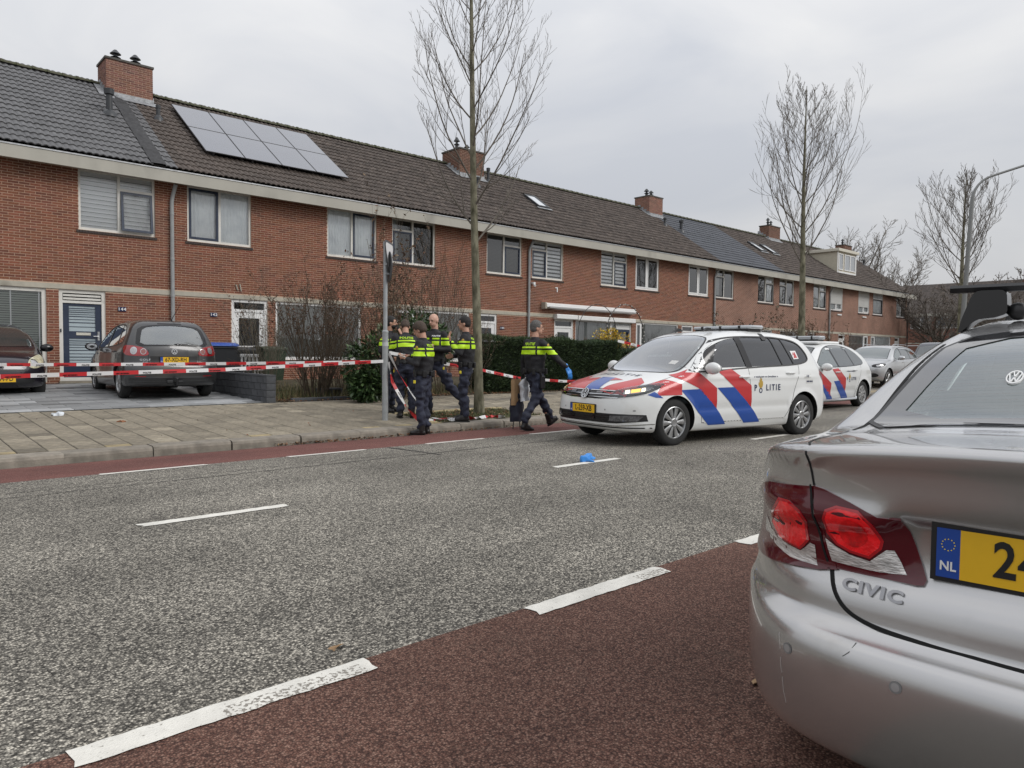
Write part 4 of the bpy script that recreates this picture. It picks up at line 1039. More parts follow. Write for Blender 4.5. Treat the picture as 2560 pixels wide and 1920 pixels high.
class Car:
    def __init__(s, name, label, cat, spec, X, Y, adeg, z, scale=1., group=None, paint=None):
        s.sp = spec; s.T = thing(name, label, cat, (X, Y, z), R(adeg), group, scale); s.paint = paint
        S = chaikin(spec['side'], 2); s.sd = SD2(S, .011 if spec.get('near') else .02); s.L = spec['L']
        s.Wz = np.array(spec['W'], float); s.zmax = max(p[1] for p in spec['side']); s.arch = spec.get('arch', .012)
        s.base()
    def bows(s, x, u):
        sp = s.sp; af, bf = sp['bowf']; ar, br = sp['bowr']; L = s.L; u = np.clip(u, 0, 1.15)
        wf = 1-sstep(x/(L*sp.get('bfl', .40))); wr = 1-sstep((L-x)/(L*sp.get('brl', .40)))
        return x-(af*u**2+bf*u**7)*wf+(ar*u**2+br*u**7)*wr
    def F(s, p, off=0.):
        x, y, z = p[..., 0], p[..., 1], p[..., 2]; ay = np.abs(y); Wm = s.Wz[:, 1].max(); sp = s.sp
        W = np.interp(z, s.Wz[:, 0], s.Wz[:, 1])
        for wx in sp['wheels']:      # gently flared arches
            r = np.hypot(x-wx, z-sp['wr']); W = W+s.arch*(1-sstep((r-sp['wr']-.03)/.10))
        if 'waist' in sp: W = W+sp['waist'](x, z)
        u = ay/Wm; xw = s.bows(x, u)
        zc = z+sp.get('crown', .05)*u**2*sstep((z-.6)/.3)
        d = s.sd(xw, zc)
        if 'extra' in sp: d = d+sp['extra'](x, ay, z)
        k = np.interp(z, [.1, .3, .6, .9, 1.15, s.zmax], sp.get('k', [.05, .05, .07, .09, .10, .16]))
        return smax(d, ay-W, k)+off
    def grad(s, p, h=.018):
        g = np.stack([s.F(p+np.array(e)*h)-s.F(p-np.array(e)*h) for e in ((1.,0,0),(0,1.,0),(0,0,1.))], -1)
        return g/np.maximum(1e-9, np.linalg.norm(g, axis=-1, keepdims=True))
    def shell(s, nx, ny, nz, off=0., lim=None, zc=.62, xa=None, xb=None, inner=None):
        lo = np.array([-.35, -1.25, -.05]); hi = np.array([s.L+.35, 1.25, s.zmax+.3])
        V = []; F_ = []; idx = {}
        def vid(i, j, k):
            key = (i, j, k)
            if key not in idx: idx[key] = len(V); V.append((i, j, k))
            return idx[key]
        for i in range(nx):
            for j in range(ny):
                F_.append((vid(i,j,0), vid(i,j+1,0), vid(i+1,j+1,0), vid(i+1,j,0))); F_.append((vid(i,j,nz), vid(i+1,j,nz), vid(i+1,j+1,nz), vid(i,j+1,nz)))
        for i in range(nx):
            for k in range(nz):
                F_.append((vid(i,0,k), vid(i+1,0,k), vid(i+1,0,k+1), vid(i,0,k+1))); F_.append((vid(i,ny,k), vid(i,ny,k+1), vid(i+1,ny,k+1), vid(i+1,ny,k)))
        for j in range(ny):
            for k in range(nz):
                F_.append((vid(0,j,k), vid(0,j,k+1), vid(0,j+1,k+1), vid(0,j+1,k))); F_.append((vid(nx,j,k), vid(nx,j+1,k), vid(nx,j+1,k+1), vid(nx,j,k+1)))
        G = np.array(V, float)/np.array([nx, ny, nz]); P = lo+G*(hi-lo)
        xa = .75 if xa is None else xa; xb = s.L-.75 if xb is None else xb
        q = np.stack([np.clip(P[:, 0], xa, xb), np.zeros(len(P)), np.full(len(P), zc)], -1)
        fn = (lambda p: s.F(p)) if inner is None else inner
        a = np.zeros(len(P)); b = np.ones(len(P))
        for _ in range(24):
            m = (a+b)/2; v = fn(q+(P-q)*m[:, None]); a = np.where(v < 0, m, a); b = np.where(v < 0, b, m)
        return q+(P-q)*a[:, None], F_
    def base(s):
        n = s.sp.get('res', (130, 30, 30)); V, F_ = s.shell(*n); s.V, s.Fc = V, F_
        s.bvh = BVHTree.FromPolygons([tuple(v) for v in V], F_)
    # -------- conversion: car frame x runs back from the nose; object frame x runs forward
    def put(s, name, V, F_, m, parent=None, smooth=True, normals=False, idx=None, label=None, kind=None):
        V = np.asarray(V, float); W = V*np.array([-1, 1, 1.]); me = mesh(name, W, [tuple(reversed(f)) for f in F_], m, smooth, idx)
        if normals: s.fixn(me, V)
        o = link(name, me, parent or s.T)
        if label: o['label'] = label
        if kind: o['kind'] = kind
        return o
    def fixn(s, me, V, tol=.004):
        g = s.grad(V); f = np.abs(s.F(V)); on = f < tol
        gN = g*np.array([-1, 1, 1.]); nl = len(me.loops)
        vi = np.empty(nl, np.int32); me.loops.foreach_get('vertex_index', vi)
        nv = np.empty(len(me.polygons)*3, np.float32); me.polygons.foreach_get('normal', nv); nv = nv.reshape(-1, 3)
        lt = np.empty(len(me.polygons), np.int32); me.polygons.foreach_get('loop_total', lt); fn = np.repeat(nv, lt, axis=0)
        cand = gN[vi]; good = on[vi] & ((cand*fn).sum(1) > .5)
        me.normals_split_custom_set(np.where(good[:, None], cand, fn).tolist())
    def mbput(s, mb, name, m, parent=None, smooth=False, angle=35, label=None):
        V = np.concatenate(mb.V)*np.array([-1, 1, 1.]); F_ = [tuple(reversed(f)) for f in mb.F]
        me = mesh(name, V, F_, m, smooth, mb.I, angle=angle if smooth else None)
        bm = bmesh.new(); bm.from_mesh(me); bmesh.ops.recalc_face_normals(bm, faces=bm.faces); bm.to_mesh(me); bm.free()
        o = link(name, me, parent or s.T)
        if label: o['label'] = label
        return o
    # -------- projection of drawn outlines on to the body
    def basis(s, D):
        if isinstance(D, str):
            D = {'L': (0, 1, 0), 'R': (0, -1, 0), 'F': (-1, 0, 0), 'B': (1, 0, 0), 'T': (0, 0, 1)}[D]
        D = Vector(D).normalized()
        if abs(D.z) > .99: u, v = Vector((1, 0, 0)), Vector((0, 1, 0))
        else:
            u = Vector((abs(D.y), -D.x*(1 if D.y >= 0 else -1), 0)) if abs(D.y) > .3 else Vector((0, 1, 0)); u = (u-D*u.dot(D)).normalized(); v = (Vector((0, 0, 1))-D*D.z).normalized()
        return D, u, v
    def P3(s, pts, D):
        if len(pts[0]) == 3: return [Vector(p) for p in pts]
        k = D if isinstance(D, str) else 'L'
        return [Vector({'L': (a, 1, b), 'R': (a, -1, b), 'F': (-1, a, b), 'B': (s.L+1, a, b), 'T': (a, b, 2)}[k]) for a, b in pts]
    def cast(s, p, D):
        h = s.bvh.ray_cast(p+D*(12-p.dot(D)), -D)
        s.missed = h[0] is None or h[1].dot(D) < .03 and h[1].dot(D) > -.03
        if h[0] is None:
            h = s.bvh.find_nearest(p)
        return h[0], h[1]
    def tri(s, loop, holes, res):
        def dens(lp):
            o = []
            for i in range(len(lp)):
                a, b = Vector(lp[i]), Vector(lp[(i+1) % len(lp)]); n = max(1, int((b-a).length/res))
                for k in range(n): o.append(a+(b-a)*k/n)
            return o
        loops = [dens(loop)]+[dens(h) for h in holes]; vs = []; es = []
        for lp in loops:
            n0 = len(vs); vs += lp; es += [(n0+i, n0+(i+1) % len(lp)) for i in range(len(lp))]
        A = np.array([tuple(v) for v in loops[0]]); lo, hi = A.min(0), A.max(0)
        nx, ny = int((hi[0]-lo[0])/res)+1, int((hi[1]-lo[1])/res)+1
        if nx*ny > 4:
            gx, gy = np.meshgrid(lo[0]+(np.arange(nx)+.5)*res, lo[1]+(np.arange(ny)+.5)*res); gx, gy = gx.ravel(), gy.ravel(); ok = inpoly(gx, gy, A)
            for h in loops[1:]: ok &= ~inpoly(gx, gy, np.array([tuple(v) for v in h]))
            B = np.concatenate([np.array([tuple(v) for v in l]) for l in loops])
            for x, y in zip(gx[ok], gy[ok]):
                if np.min((B[:, 0]-x)**2+(B[:, 1]-y)**2) > (res*.45)**2: vs.append(Vector((x, y)))
        r = delaunay_2d_cdt(vs, es, [], 0, 1e-6); V2 = [tuple(v) for v in r[0]]; F2 = [f for f in r[2] if len(f) >= 3]
        C_ = np.array([np.mean([V2[i] for i in f], axis=0) for f in F2]); ok = inpoly(C_[:, 0], C_[:, 1], A)
        for h in loops[1:]: ok &= ~inpoly(C_[:, 0], C_[:, 1], np.array([tuple(v) for v in h]))
        return V2, [f for f, k in zip(F2, ok) if k]
    def patch(s, name, pts, m, D='L', eps=.002, holes=(), res=.04, parent=None, rnd=0, thick=0., both=False, label=None, lift=None, smooth=True):
        D0 = D; D, u, v = s.basis(D)
        P = s.P3(pts, D0); P = [tuple(p) for p in P]
        loop = [(Vector(p).dot(u), Vector(p).dot(v)) for p in P]
        if rnd: loop = chaikin(loop, rnd)
        hs = []
        for h in holes:
            hp = [(Vector(p).dot(u), Vector(p).dot(v)) for p in s.P3(h, D0)]; hs.append(chaikin(hp, rnd) if rnd else hp)
        V2, F2 = s.tri(loop, hs, res); V = []; Dp = D
        miss = []
        for a, b in V2:
            hit, n = s.cast(u*a+v*b, Dp); V.append(hit); miss.append(s.missed)
        F2 = [f for f in F2 if not any(miss[i] for i in f)]
        if not V: print('EMPTY PATCH', name, pts[:3]); return None
        V = np.array([tuple(q) for q in V]); g = s.grad(V)
        fc = g @ np.array(tuple(D)); F2 = [f for f in F2 if min(fc[i] for i in f) > .13]
        if not F2: print('EMPTY PATCH', name, pts[:3]); return None
        e = eps if lift is None else np.array([lift(*q) for q in V])[:, None]
        Vo = V+g*e; F_ = list(F2)
        # orient outward
        if F_:
            f = F_[0]; nn = Vector(Vo[f[1]]-Vo[f[0]]).cross(Vector(Vo[f[2]]-Vo[f[0]]))
            if nn.dot(Vector(g[f[0]])) < 0: F_ = [tuple(reversed(f)) for f in F_]
        if thick:
            cnt = {}
            for f in F_:
                for i in range(len(f)):
                    a, b = f[i], f[(i+1) % len(f)]; cnt[(a, b)] = 1
            bd = [(a, b) for (a, b) in cnt if (b, a) not in cnt]; n0 = len(Vo); ids = {}
            add = []
            for a, b in bd:
                for q in (a, b):
                    if q not in ids: ids[q] = n0+len(add); add.append(V[q]+g[q]*(eps-thick))
            Vo = np.concatenate([Vo, np.array(add)]); F_ = F_+[(b, a, ids[a], ids[b]) for a, b in bd]
        out = []
        for sy in ((1, -1) if both else (1,)):
            Vs = Vo*np.array([1, sy, 1.]); Fs = F_ if sy > 0 else [tuple(reversed(f)) for f in F_]
            o = s.put(name, Vs, Fs, m, parent, smooth=False, label=label)
            me = o.data
            if smooth:
                gg = np.concatenate([g, np.zeros((len(Vo)-len(g), 3))])*np.array([-1, sy, 1.]); nb = len(F2); me.polygons.foreach_set('use_smooth', np.ones(len(me.polygons), bool))
                vi = np.empty(len(me.loops), np.int32); me.loops.foreach_get('vertex_index', vi); nv = np.empty(len(me.polygons)*3, np.float32); me.polygons.foreach_get('normal', nv); nv = nv.reshape(-1, 3)
                lt = np.empty(len(me.polygons), np.int32); me.polygons.foreach_get('loop_total', lt); fn = np.repeat(nv, lt, axis=0); pi_ = np.repeat(np.arange(len(me.polygons)), lt)
                me.normals_split_custom_set(np.where((pi_ < nb)[:, None], gg[vi], fn).tolist())
            out.append(o)
        return out[0] if not both else out
    def seam(s, pts, D='L', w=.007, both=True, parent=None, m=None, eps=.0012, name='panel_gap', sm=2):
        D0 = D; D, u, v = s.basis(D); P = s.P3(pts, D0)
        if sm: P = [Vector(p) for p in chaikin([tuple(p) for p in P], sm, closed=False)]
        Q = []
        for i in range(len(P)-1):
            n = max(1, int((P[i+1]-P[i]).length/.04))
            for k in range(n): Q.append(P[i]+(P[i+1]-P[i])*k/n)
        Q.append(P[-1]); H = [s.cast(q, D)[0] for q in Q]; A = np.array([tuple(h) for h in H]); g = s.grad(A); V = []
        for i in range(len(A)):
            t = A[min(i+1, len(A)-1)]-A[max(i-1, 0)]; sd = np.cross(t, g[i]); sd /= max(1e-9, np.linalg.norm(sd)); V += [A[i]+g[i]*eps-sd*w/2, A[i]+g[i]*eps+sd*w/2]
        F_ = [(2*i, 2*i+1, 2*i+3, 2*i+2) for i in range(len(A)-1)]; V = np.array(V)
        o = s.put(name, V, F_, m or seam_m, parent, smooth=True)
        if both: s.put(name, V*np.array([1, -1, 1.]), [tuple(reversed(f)) for f in F_], m or seam_m, parent, smooth=True)
        return o
    def text(s, txt, size, at, D='L', m=None, sx=1., bold=.002, eps=.003, udir=1, ext=.0008, parent=None, rot=0., space=1.1, name='lettering', both=False):
        me0 = text_data(txt, size, ext, sx, bold, mat_=m, space=space); D0 = D; D, u, v = s.basis(D); c = s.P3([at], D0)[0]
        n = len(me0.vertices); X = np.empty(n*3, np.float32); me0.vertices.foreach_get('co', X); X = X.reshape(-1, 3)
        F_ = [tuple(p.vertices) for p in me0.polygons]
        cr, sr = math.cos(rot), math.sin(rot)
        for mir in ((False, True) if both else (False,)):
            V = []
            for a, b, h in zip(X[:, 0], X[:, 2], -X[:, 1]):
                a, h2 = float(a), float(h); a, b = a*cr-b*sr, a*sr+b*cr
                q = c+u*(a*udir*(-1 if mir else 1))+v*float(b); hit, nn = s.cast(q, D); g = s.grad(np.array([tuple(hit)]))[0]; V.append(np.array(hit)+g*(eps+h2))
            V = np.array(V)*np.array([1, -1 if mir else 1, 1.])
            o = s.put(name, V, F_, m, parent, smooth=False)
            bm = bmesh.new(); bm.from_mesh(o.data); bmesh.ops.recalc_face_normals(bm, faces=bm.faces); bm.to_mesh(o.data); bm.free()
        return o
    # -------- body with wells and window openings cut
    def body(s, cavity=None, cuts=(), flat_cuts=(), name='body'):
        me = mesh('body', s.V, s.Fc, [s.paint, black_pl, interior], smooth=False)
        ob = link('tmp_body', me); mods = []
        cut = MB()
        r = s.sp['wr']+.045; yo = s.sp.get('well', .52)
        for wx in s.sp['wheels']:
            for sy in (1, -1):
                c = []
                for k in range(40):
                    an = 2*PI*k/40; c.append((wx+r*math.cos(an), s.sp['wr']+r*math.sin(an)))
                cut.prism(c, sy*yo, sy*1.3, 'xz', 1)
        cm = cut.mesh('cut', [s.paint, black_pl, interior]); co = link('tmp_cut', cm); mods.append(co)
        if cavity:
            x0, x1, zf = cavity; th = .045
            fn = lambda p: np.maximum(np.maximum(s.F(p)+th, zf-p[..., 2]), np.maximum(x0-p[..., 0], p[..., 0]-x1))
            V, F_ = s.shell(44, 14, 14, zc=(zf+s.zmax)/2-.05, xa=x0+.5, xb=x1-.5, inner=fn)
            cav = mesh('cav', V, F_, [s.paint, black_pl, interior], idx=[2]*len(F_)); c2 = link('tmp_cav', cav); mods.append(c2)
            bm = bmesh.new(); bm.from_mesh(cav); bmesh.ops.recalc_face_normals(bm, faces=bm.faces); bm.to_mesh(cav); bm.free()
            wc = MB()
            for pts, D, d0, d1 in cuts:      # prism through the shell along D
                D0 = D; D, u, v = s.basis(D)
                if d0 is None:
                    P = [Vector(p) for p in chaikin([tuple(p) for p in s.P3(pts, D0)], 2)]; A = [tuple(p-D*.11) for p in P]; B = [tuple(p+D*.25) for p in P]; n = len(P)
                else:
                    P = [(p.dot(u), p.dot(v)) for p in s.P3(pts, D0)]; P = chaikin(P, 2)
                    A = [tuple(u*a+v*b+D*d0) for a, b in P]; B = [tuple(u*a+v*b+D*d1) for a, b in P]; n = len(P)
                wc.add(A+B, [tuple(range(n)), tuple(reversed(range(n, 2*n)))]+[(i, i+n, (i+1) % n+n, (i+1) % n) for i in range(n)], 1)
            if cuts:
                wm = wc.mesh('wc', [s.paint, black_pl, interior]); c3 = link('tmp_win', wm); mods.append(c3)
        for i, c in enumerate(mods):
            md = ob.modifiers.new('b%d' % i, 'BOOLEAN'); md.operation = 'DIFFERENCE'; md.solver = 'EXACT'; md.object = c; md.use_self = (i == 2)
            md.material_mode = 'INDEX'
        bm = bmesh.new(); bm.from_mesh(me); bmesh.ops.recalc_face_normals(bm, faces=bm.faces); bm.to_mesh(me); bm.free()
        dg = bpy.context.evaluated_depsgraph_get(); dg.update(); nm = bpy.data.meshes.new_from_object(ob.evaluated_get(dg))
        for c in mods+[ob]: bpy.data.objects.remove(c)
        n = len(nm.vertices); X = np.empty(n*3, np.float32); nm.vertices.foreach_get('co', X); X = X.reshape(-1, 3).astype(float)
        F_ = [tuple(p.vertices) for p in nm.polygons]; I = [p.material_index for p in nm.polygons]
        fc = s.F(np.array([tuple(p.center) for p in nm.polygons])); I = [2 if (i == 0 and v < -.012) else i for i, v in zip(I, fc)]
        o = s.put(name, X, F_, [s.paint, black_pl, interior], smooth=True, idx=I, normals=True); s.bodyo = o
        return o
    def plain(s): return s.body()
    # -------- standard fittings
    def wheels(s, style='multi', rim_r=None, n=10, yw=None, m=None, steer=0., capm=None):
        wr = s.sp['wr']; rr = rim_r or wr*.66; yw = yw or s.Wz[:, 1].max()-.015; w = .20; m = m or alloy
        t = MB(); t.lathe([(rr*.98, -w/2+.01), (wr-.05, -w/2), (wr-.015, -w/2+.02), (wr, -w/2+.05), (wr, w/2-.05), (wr-.015, w/2-.018), (wr-.05, w/2), (rr*1.0, w/2-.008), (rr*.98, w/2-.03)], 44, 'y', cap=False)
        for a in (-.035, 0, .035): t.lathe([(wr+.001, a-.003), (wr-.004, a), (wr+.001, a+.003)], 44, 'y', cap=False)
        tm = t.mesh('wheel', rubber, smooth=True, angle=40)
        r = MB(); r.lathe([(rr, w/2-.012), (rr-.012, w/2-.006), (rr-.022, w/2-.02), (rr-.03, -w/2+.02)], 44, 'y', 0, cap=False)
        r.lathe([(.001, w/2-.10), (rr*.98, w/2-.11)], 44, 'y', 1, cap=False); r.lathe([(.02, w/2-.09), (rr*.62, w/2-.09), (rr*.62, w/2-.1)], 32, 'y', 2, cap=False)
        yf = w/2-.02
        def spoke(a, w0, w1, r0, r1, dish=.012, twist=0.):
            V = []
            for rad, hw, yy in ((r0, w0, yf-dish*.2), ((r0+r1)/2, (w0+w1)/2*.96, yf-dish*.4), (r1, w1, yf-.006)):
                for sgn in (-1, 0, 1):
                    for dep in (0, 1):
                        aa = a+sgn*hw/rad+twist*(rad-r0); V.append((rad*math.cos(aa), (yy+(0 if sgn else .010)) - dep*.035, rad*math.sin(aa)))
            F_ = []
            for i in range(2):
                b = i*6; F_ += [(b, b+2, b+8, b+6), (b+2, b+4, b+10, b+8), (b, b+6, b+7, b+1), (b+4, b+5, b+11, b+10)]
            r.add(V, F_, 0)
        if style == 'multi':
            for k in range(n): spoke(2*PI*k/n, .016, .040 if n <= 10 else .022, .045, rr-.015)
        elif style == 'twin':
            for k in range(n):
                for d in (-.11, .11): spoke(2*PI*k/n+d, .011, .016, .05, rr-.015, twist=0)
        elif style == 'cover':
            for k in range(n): spoke(2*PI*k/n, .022, .052 if n < 9 else .044, .06, rr-.012, .004)
            r.lathe([(rr-.045, yf), (rr-.012, yf+.004)], 44, 'y', 0, cap=False)
        r.lathe([(.062, yf-.03), (.060, yf+.004), (.05, yf+.010), (.03, yf+.006), (.0005, yf+.006)], 20, 'y', 0, cap=False)
        rm = r.mesh('rim', [m, black_pl, disc_m], smooth=True, angle=40)
        for wx in s.sp['wheels']:
            for sy in (1, -1):
                o = link('wheel', tm, s.T, (-wx, sy*(yw-w/2), wr), (0, 0, (PI if sy < 0 else 0)+(steer if wx == s.sp['wheels'][0] else 0))); q = link('rim', rm, o); q.rotation_euler = (0, random.uniform(0, 6), 0)
    def plate(s, txt, at, D, w=.52, h=.11, udir=1, tilt=0.):
        """yellow plate with its blue band, standing just off the body"""
        P = s.P3([at], D)[0]; Dv, u, v = s.basis(D); hit, nn = s.cast(P, Dv); off = hit.dot(Dv)+.012
        c = u*P.dot(u)+v*P.dot(v)+Dv*off
        def quad(a0, a1, b0, b1, d): return [tuple(c+u*a*udir+v*b+Dv*d) for a, b in ((a0, b0), (a1, b0), (a1, b1), (a0, b1))]
        f = MB(); A = quad(-w/2-.012, w/2+.012, -h/2-.010, h/2+.010, .0); B = quad(-w/2-.012, w/2+.012, -h/2-.010, h/2+.010, -.02)
        f.add(A+B, [(0,1,2,3), (7,6,5,4), (0,4,5,1), (1,5,6,2), (2,6,7,3), (3,7,4,0)]); po = s.mbput(f, 'number_plate', black_pl)
        q = MB(); q.add(quad(-w/2+w*.09, w/2, -h/2, h/2, .003), [(0,1,2,3)]); s.mbput(q, 'plate_face', plate_y, po)
        q = MB(); q.add(quad(-w/2, -w/2+w*.09, -h/2, h/2, .003), [(0,1,2,3)]); s.mbput(q, 'country_band', plate_e, po)
        def glyphs(t, size, a, b, m, sx=1., bold=0., space=1.):
            if not t: return
            me0 = text_data(t, size, .0008, sx, bold, mat_=m, space=space); V = [tuple(c+u*(a+float(q.co.x))*udir+v*(b+float(q.co.z))+Dv*(.004-float(q.co.y))) for q in me0.vertices]
            s.put('lettering', V, [tuple(p.vertices) for p in me0.polygons], m, po, smooth=False)
        glyphs(txt, h*.98, w*.045, -.0, plate_k, .80, .0022, 1.05); glyphs('NL', h*.26, -w/2+w*.045, -h*.27, bright, .9, .0006)
        for k in range(12):
            an = 2*PI*k/12; d = MB(); cc = (-w/2+w*.045+.013*math.cos(an), h*.17+.013*math.sin(an)); r_ = .0017
            d.add([tuple(c+u*(cc[0]+r_*math.cos(t))*udir+v*(cc[1]+r_*math.sin(t))+Dv*.0036) for t in (0, PI/2, PI, 3*PI/2)], [(0,1,2,3)])
            if s.sp.get('near'): s.mbput(d, 'star', star_y, po)
        return po
    def mirror(s, x, y, z, m=None, sc=1.):
        for sy in (1, -1):
            q = MB(); q.ell((x, sy*(y+.10*sc), z), (.075*sc, .125*sc, .085*sc), 16, 10); q.tube([(x+.02, sy*(y-.015), z-.06), (x+.0, sy*(y+.04), z-.04)], .022, 8, 1)
            o = s.mbput(q, 'side_mirror', [m or s.paint, black_pl], smooth=True, angle=60)
            g = MB(); g.add([(x+.069*sc, sy*(y+.10*sc)+.10*sc*math.cos(a), z+.062*sc*math.sin(a)) for a in [2*PI*k/14 for k in range(14)]], [tuple(range(14))]); s.mbput(g, 'mirror_glass', chrome, o)
    def handle(s, x, z, w=.2, y=None, m=None):
        for sy in (1, -1):
            h = s.cast(Vector((x, sy, z)), Vector((0, sy, 0)))[0]; yy = abs(h.y)
            q = MB(); q.tube([(x-w/2, sy*(yy-.005), z), (x-w/2+.03, sy*(yy+.028), z+.003), (x+w/2-.03, sy*(yy+.028), z+.005), (x+w/2, sy*(yy-.005), z+.004)], [.012, .013, .013, .012], 8); s.mbput(q, 'door_handle', m or s.paint, smooth=True)
    def seats(s, rows, ys=(.36, -.36), zf=.45, head=True):
        for x in rows:
            for y in ys:
                q = MB(); T_ = lambda a: Matrix.Translation((x, y, zf)) @ Matrix.Rotation(a, 4, 'Y')
                q.box((-.28, -.24, 0), (.24, .24, .16), T=Matrix.Translation((x, y, zf)), bev=.04); q.box((-.06, -.23, 0), (.07, .23, .62), T=Matrix.Translation((x+.22, y, zf+.1)) @ Matrix.Rotation(.28, 4, 'Y'), bev=.04)
                q.box((-.045, -.13, 0), (.05, .13, .19), T=Matrix.Translation((x+.42, y, zf+.73)) @ Matrix.Rotation(.15, 4, 'Y'), bev=.035); s.mbput(q, 'seat', interior, smooth=True, angle=50)
    def emblem(s, at, D, r=.055, kind='ring', eps=.006, m=None, back=None, vs=1.):
        P = s.P3([at], D)[0]; Dv, u, v = s.basis(D); hit, nn = s.cast(P, Dv); g = Vector(s.grad(np.array([tuple(hit)]))[0]); c = hit+g*eps
        uu = (u-g*u.dot(g)).normalized(); vv = g.cross(uu); vv = vv if vv.z > 0 else -vv
        q = MB(); pt = lambda a, b, d=0: tuple(c+uu*a+vv*b*vs+g*d)
        def bar(a, b, w):
            t = Vector((b[0]-a[0], b[1]-a[1])).normalized(); n = Vector((-t.y, t.x))*w/2; P_ = [(a[0]+n.x, a[1]+n.y), (b[0]+n.x, b[1]+n.y), (b[0]-n.x, b[1]-n.y), (a[0]-n.x, a[1]-n.y)]
            q.add([pt(*p, .004) for p in P_]+[pt(*p, -.002) for p in P_], [(0,1,2,3), (0,4,5,1), (1,5,6,2), (2,6,7,3), (3,7,4,0)])
        N_ = 28; R0, R1 = r, r*.86
        V = [pt(rr*math.cos(2*PI*k/N_), rr*math.sin(2*PI*k/N_), d) for rr, d in ((R0, -.003), (R0, .004), (R1, .004), (R1, -.003)) for k in range(N_)]
        q.add(V, [(j*N_+k, j*N_+(k+1) % N_, (j+1)*N_+(k+1) % N_, (j+1)*N_+k) for j in range(3) for k in range(N_)])
        if kind == 'vw':
            w = r*.15; bar((-.30*r, .82*r), (-.02*r, .08*r), w); bar((.30*r, .82*r), (.02*r, .08*r), w)
            bar((-.72*r, .48*r), (-.32*r, -.78*r), w); bar((-.32*r, -.78*r), (0, -.06*r), w); bar((0, -.06*r), (.32*r, -.78*r), w); bar((.32*r, -.78*r), (.72*r, .48*r), w)
        elif kind == 'star':
            for k in range(3): a = PI/2+2*PI*k/3; bar((0, 0), (R1*math.cos(a), R1*math.sin(a)), r*.13)
        elif kind == 'chevron':
            pass
        o = s.mbput(q, 'emblem', m or chrome, smooth=True, angle=30)
        if back:
            b = MB(); b.add([pt(R1*math.cos(2*PI*k/N_), R1*math.sin(2*PI*k/N_), -.001) for k in range(N_)], [tuple(range(N_))]); s.mbput(b, 'emblem_field', back, o)
        return o
def ring_off(poly, d):
    """offset a closed polygon outward by d (rough)"""
    P = [Vector(p) for p in poly]; n = len(P); A = sum(P[i].x*P[(i+1) % n].y-P[(i+1) % n].x*P[i].y for i in range(n)); sg = 1 if A > 0 else -1; out = []
    for i in range(n):
        a, b, c = P[i-1], P[i], P[(i+1) % n]; t1 = (b-a).normalized(); t2 = (c-b).normalized(); n1 = Vector((t1.y, -t1.x))*sg; n2 = Vector((t2.y, -t2.x))*sg; m = (n1+n2)
        m = m/max(.35, m.length_squared/2) if m.length > .1 else n1
        out.append(tuple(b+m*d))
    return out
paint_w = mat('paint_white', (.74,.75,.74), .28, coat=.8, var=.02, vscale=3, dirt=((.55,.54,.50), 2.2, .62, .3))
deco_red = mat('livery_red', (.50,.022,.026), .35, coat=.5)
deco_blue = mat('livery_blue', (.008,.065,.33), .35, coat=.5)
deco_gold = mat('livery_gold', (.50,.33,.06), .4, metal=.3)
deco_navy = mat('livery_navy', (.012,.022,.075), .4)
reflect_w = mat('reflective_tape', (.60,.60,.58), .3)
silver = mat('paint_silver', (.50,.495,.49), .27, metal=.8, coat=1., var=.03, vscale=1.5, dirt=((.34,.33,.31), 5., .62, .3))
graphite = mat('paint_graphite', (.060,.060,.062), .30, metal=.5, coat=.8, dirt=((.10,.095,.085), 1.8, .55, .3))
aubergine = mat('paint_dark', (.016,.013,.020), .22, metal=.2, coat=1.)
def seat_row(c, rows): c.seats(rows)
def stripe(c, name, pts, m, D='L', both=True, eps=.0042, res=.035): return c.patch(name, pts, m, D, eps, res=res, both=both)
def side_glass(c, dlo, splits, mats, both=True, rng_=.02, trim=None, inset=.004, pil=.035):
    """glass panes between pillars, black rubber ring and pillars"""
    D = 'L'; loop = chaikin(dlo, 2)
    ring = ring_off(loop, rng_); c.patch('window_trim', ring, trim or black_pl, D, .0035, holes=(loop,), res=.06, both=both, thick=.01)
    P = np.array(loop); lo, hi = P.min(0)[0], P.max(0)[0]
    xs = [lo-.1]+list(splits)+[hi+.1]
    def clip(poly, side, a, b):    # keep part on one side of the line a-b
        out = []; f = lambda p: ((b[0]-a[0])*(p[1]-a[1])-(b[1]-a[1])*(p[0]-a[0]))*side
        for i in range(len(poly)):
            p, q = poly[i], poly[(i+1) % len(poly)]; fp, fq = f(p), f(q)
            if fp >= 0: out.append(p)
            if (fp > 0) != (fq > 0) and abs(fp-fq) > 1e-12: t = fp/(fp-fq); out.append((p[0]+(q[0]-p[0])*t, p[1]+(q[1]-p[1])*t))
        return out
    sp = splits; cur = ring_off(loop, .008)
    for i in range(len(sp)+1):
        part = cur
        if i > 0:
            (x0, z0), (x1, z1), w = sp[i-1]; part = clip(part, -1, (x0+w/2, z0), (x1+w/2, z1))
        if i < len(sp):
            (x0, z0), (x1, z1), w = sp[i]; part = clip(part, 1, (x0-w/2, z0), (x1-w/2, z1))
        if len(part) > 2: c.patch('side_window', part, mats[i], D, -inset, res=.08, both=both)
    for (x0, z0), (x1, z1), w in sp:
        pl = clip(clip(ring_off(loop, .004), -1, (x0-w/2, z0), (x1-w/2, z1)), 1, (x0+w/2, z0), (x1+w/2, z1))
        if len(pl) > 2: c.patch('pillar_trim', pl, black_gl, D, .0028, res=.08, both=both)
def cut_sides(dlo): return [(dlo, 'L', .2, 1.6), ([(a, b) for a, b in dlo], 'R', .2, 1.6)]
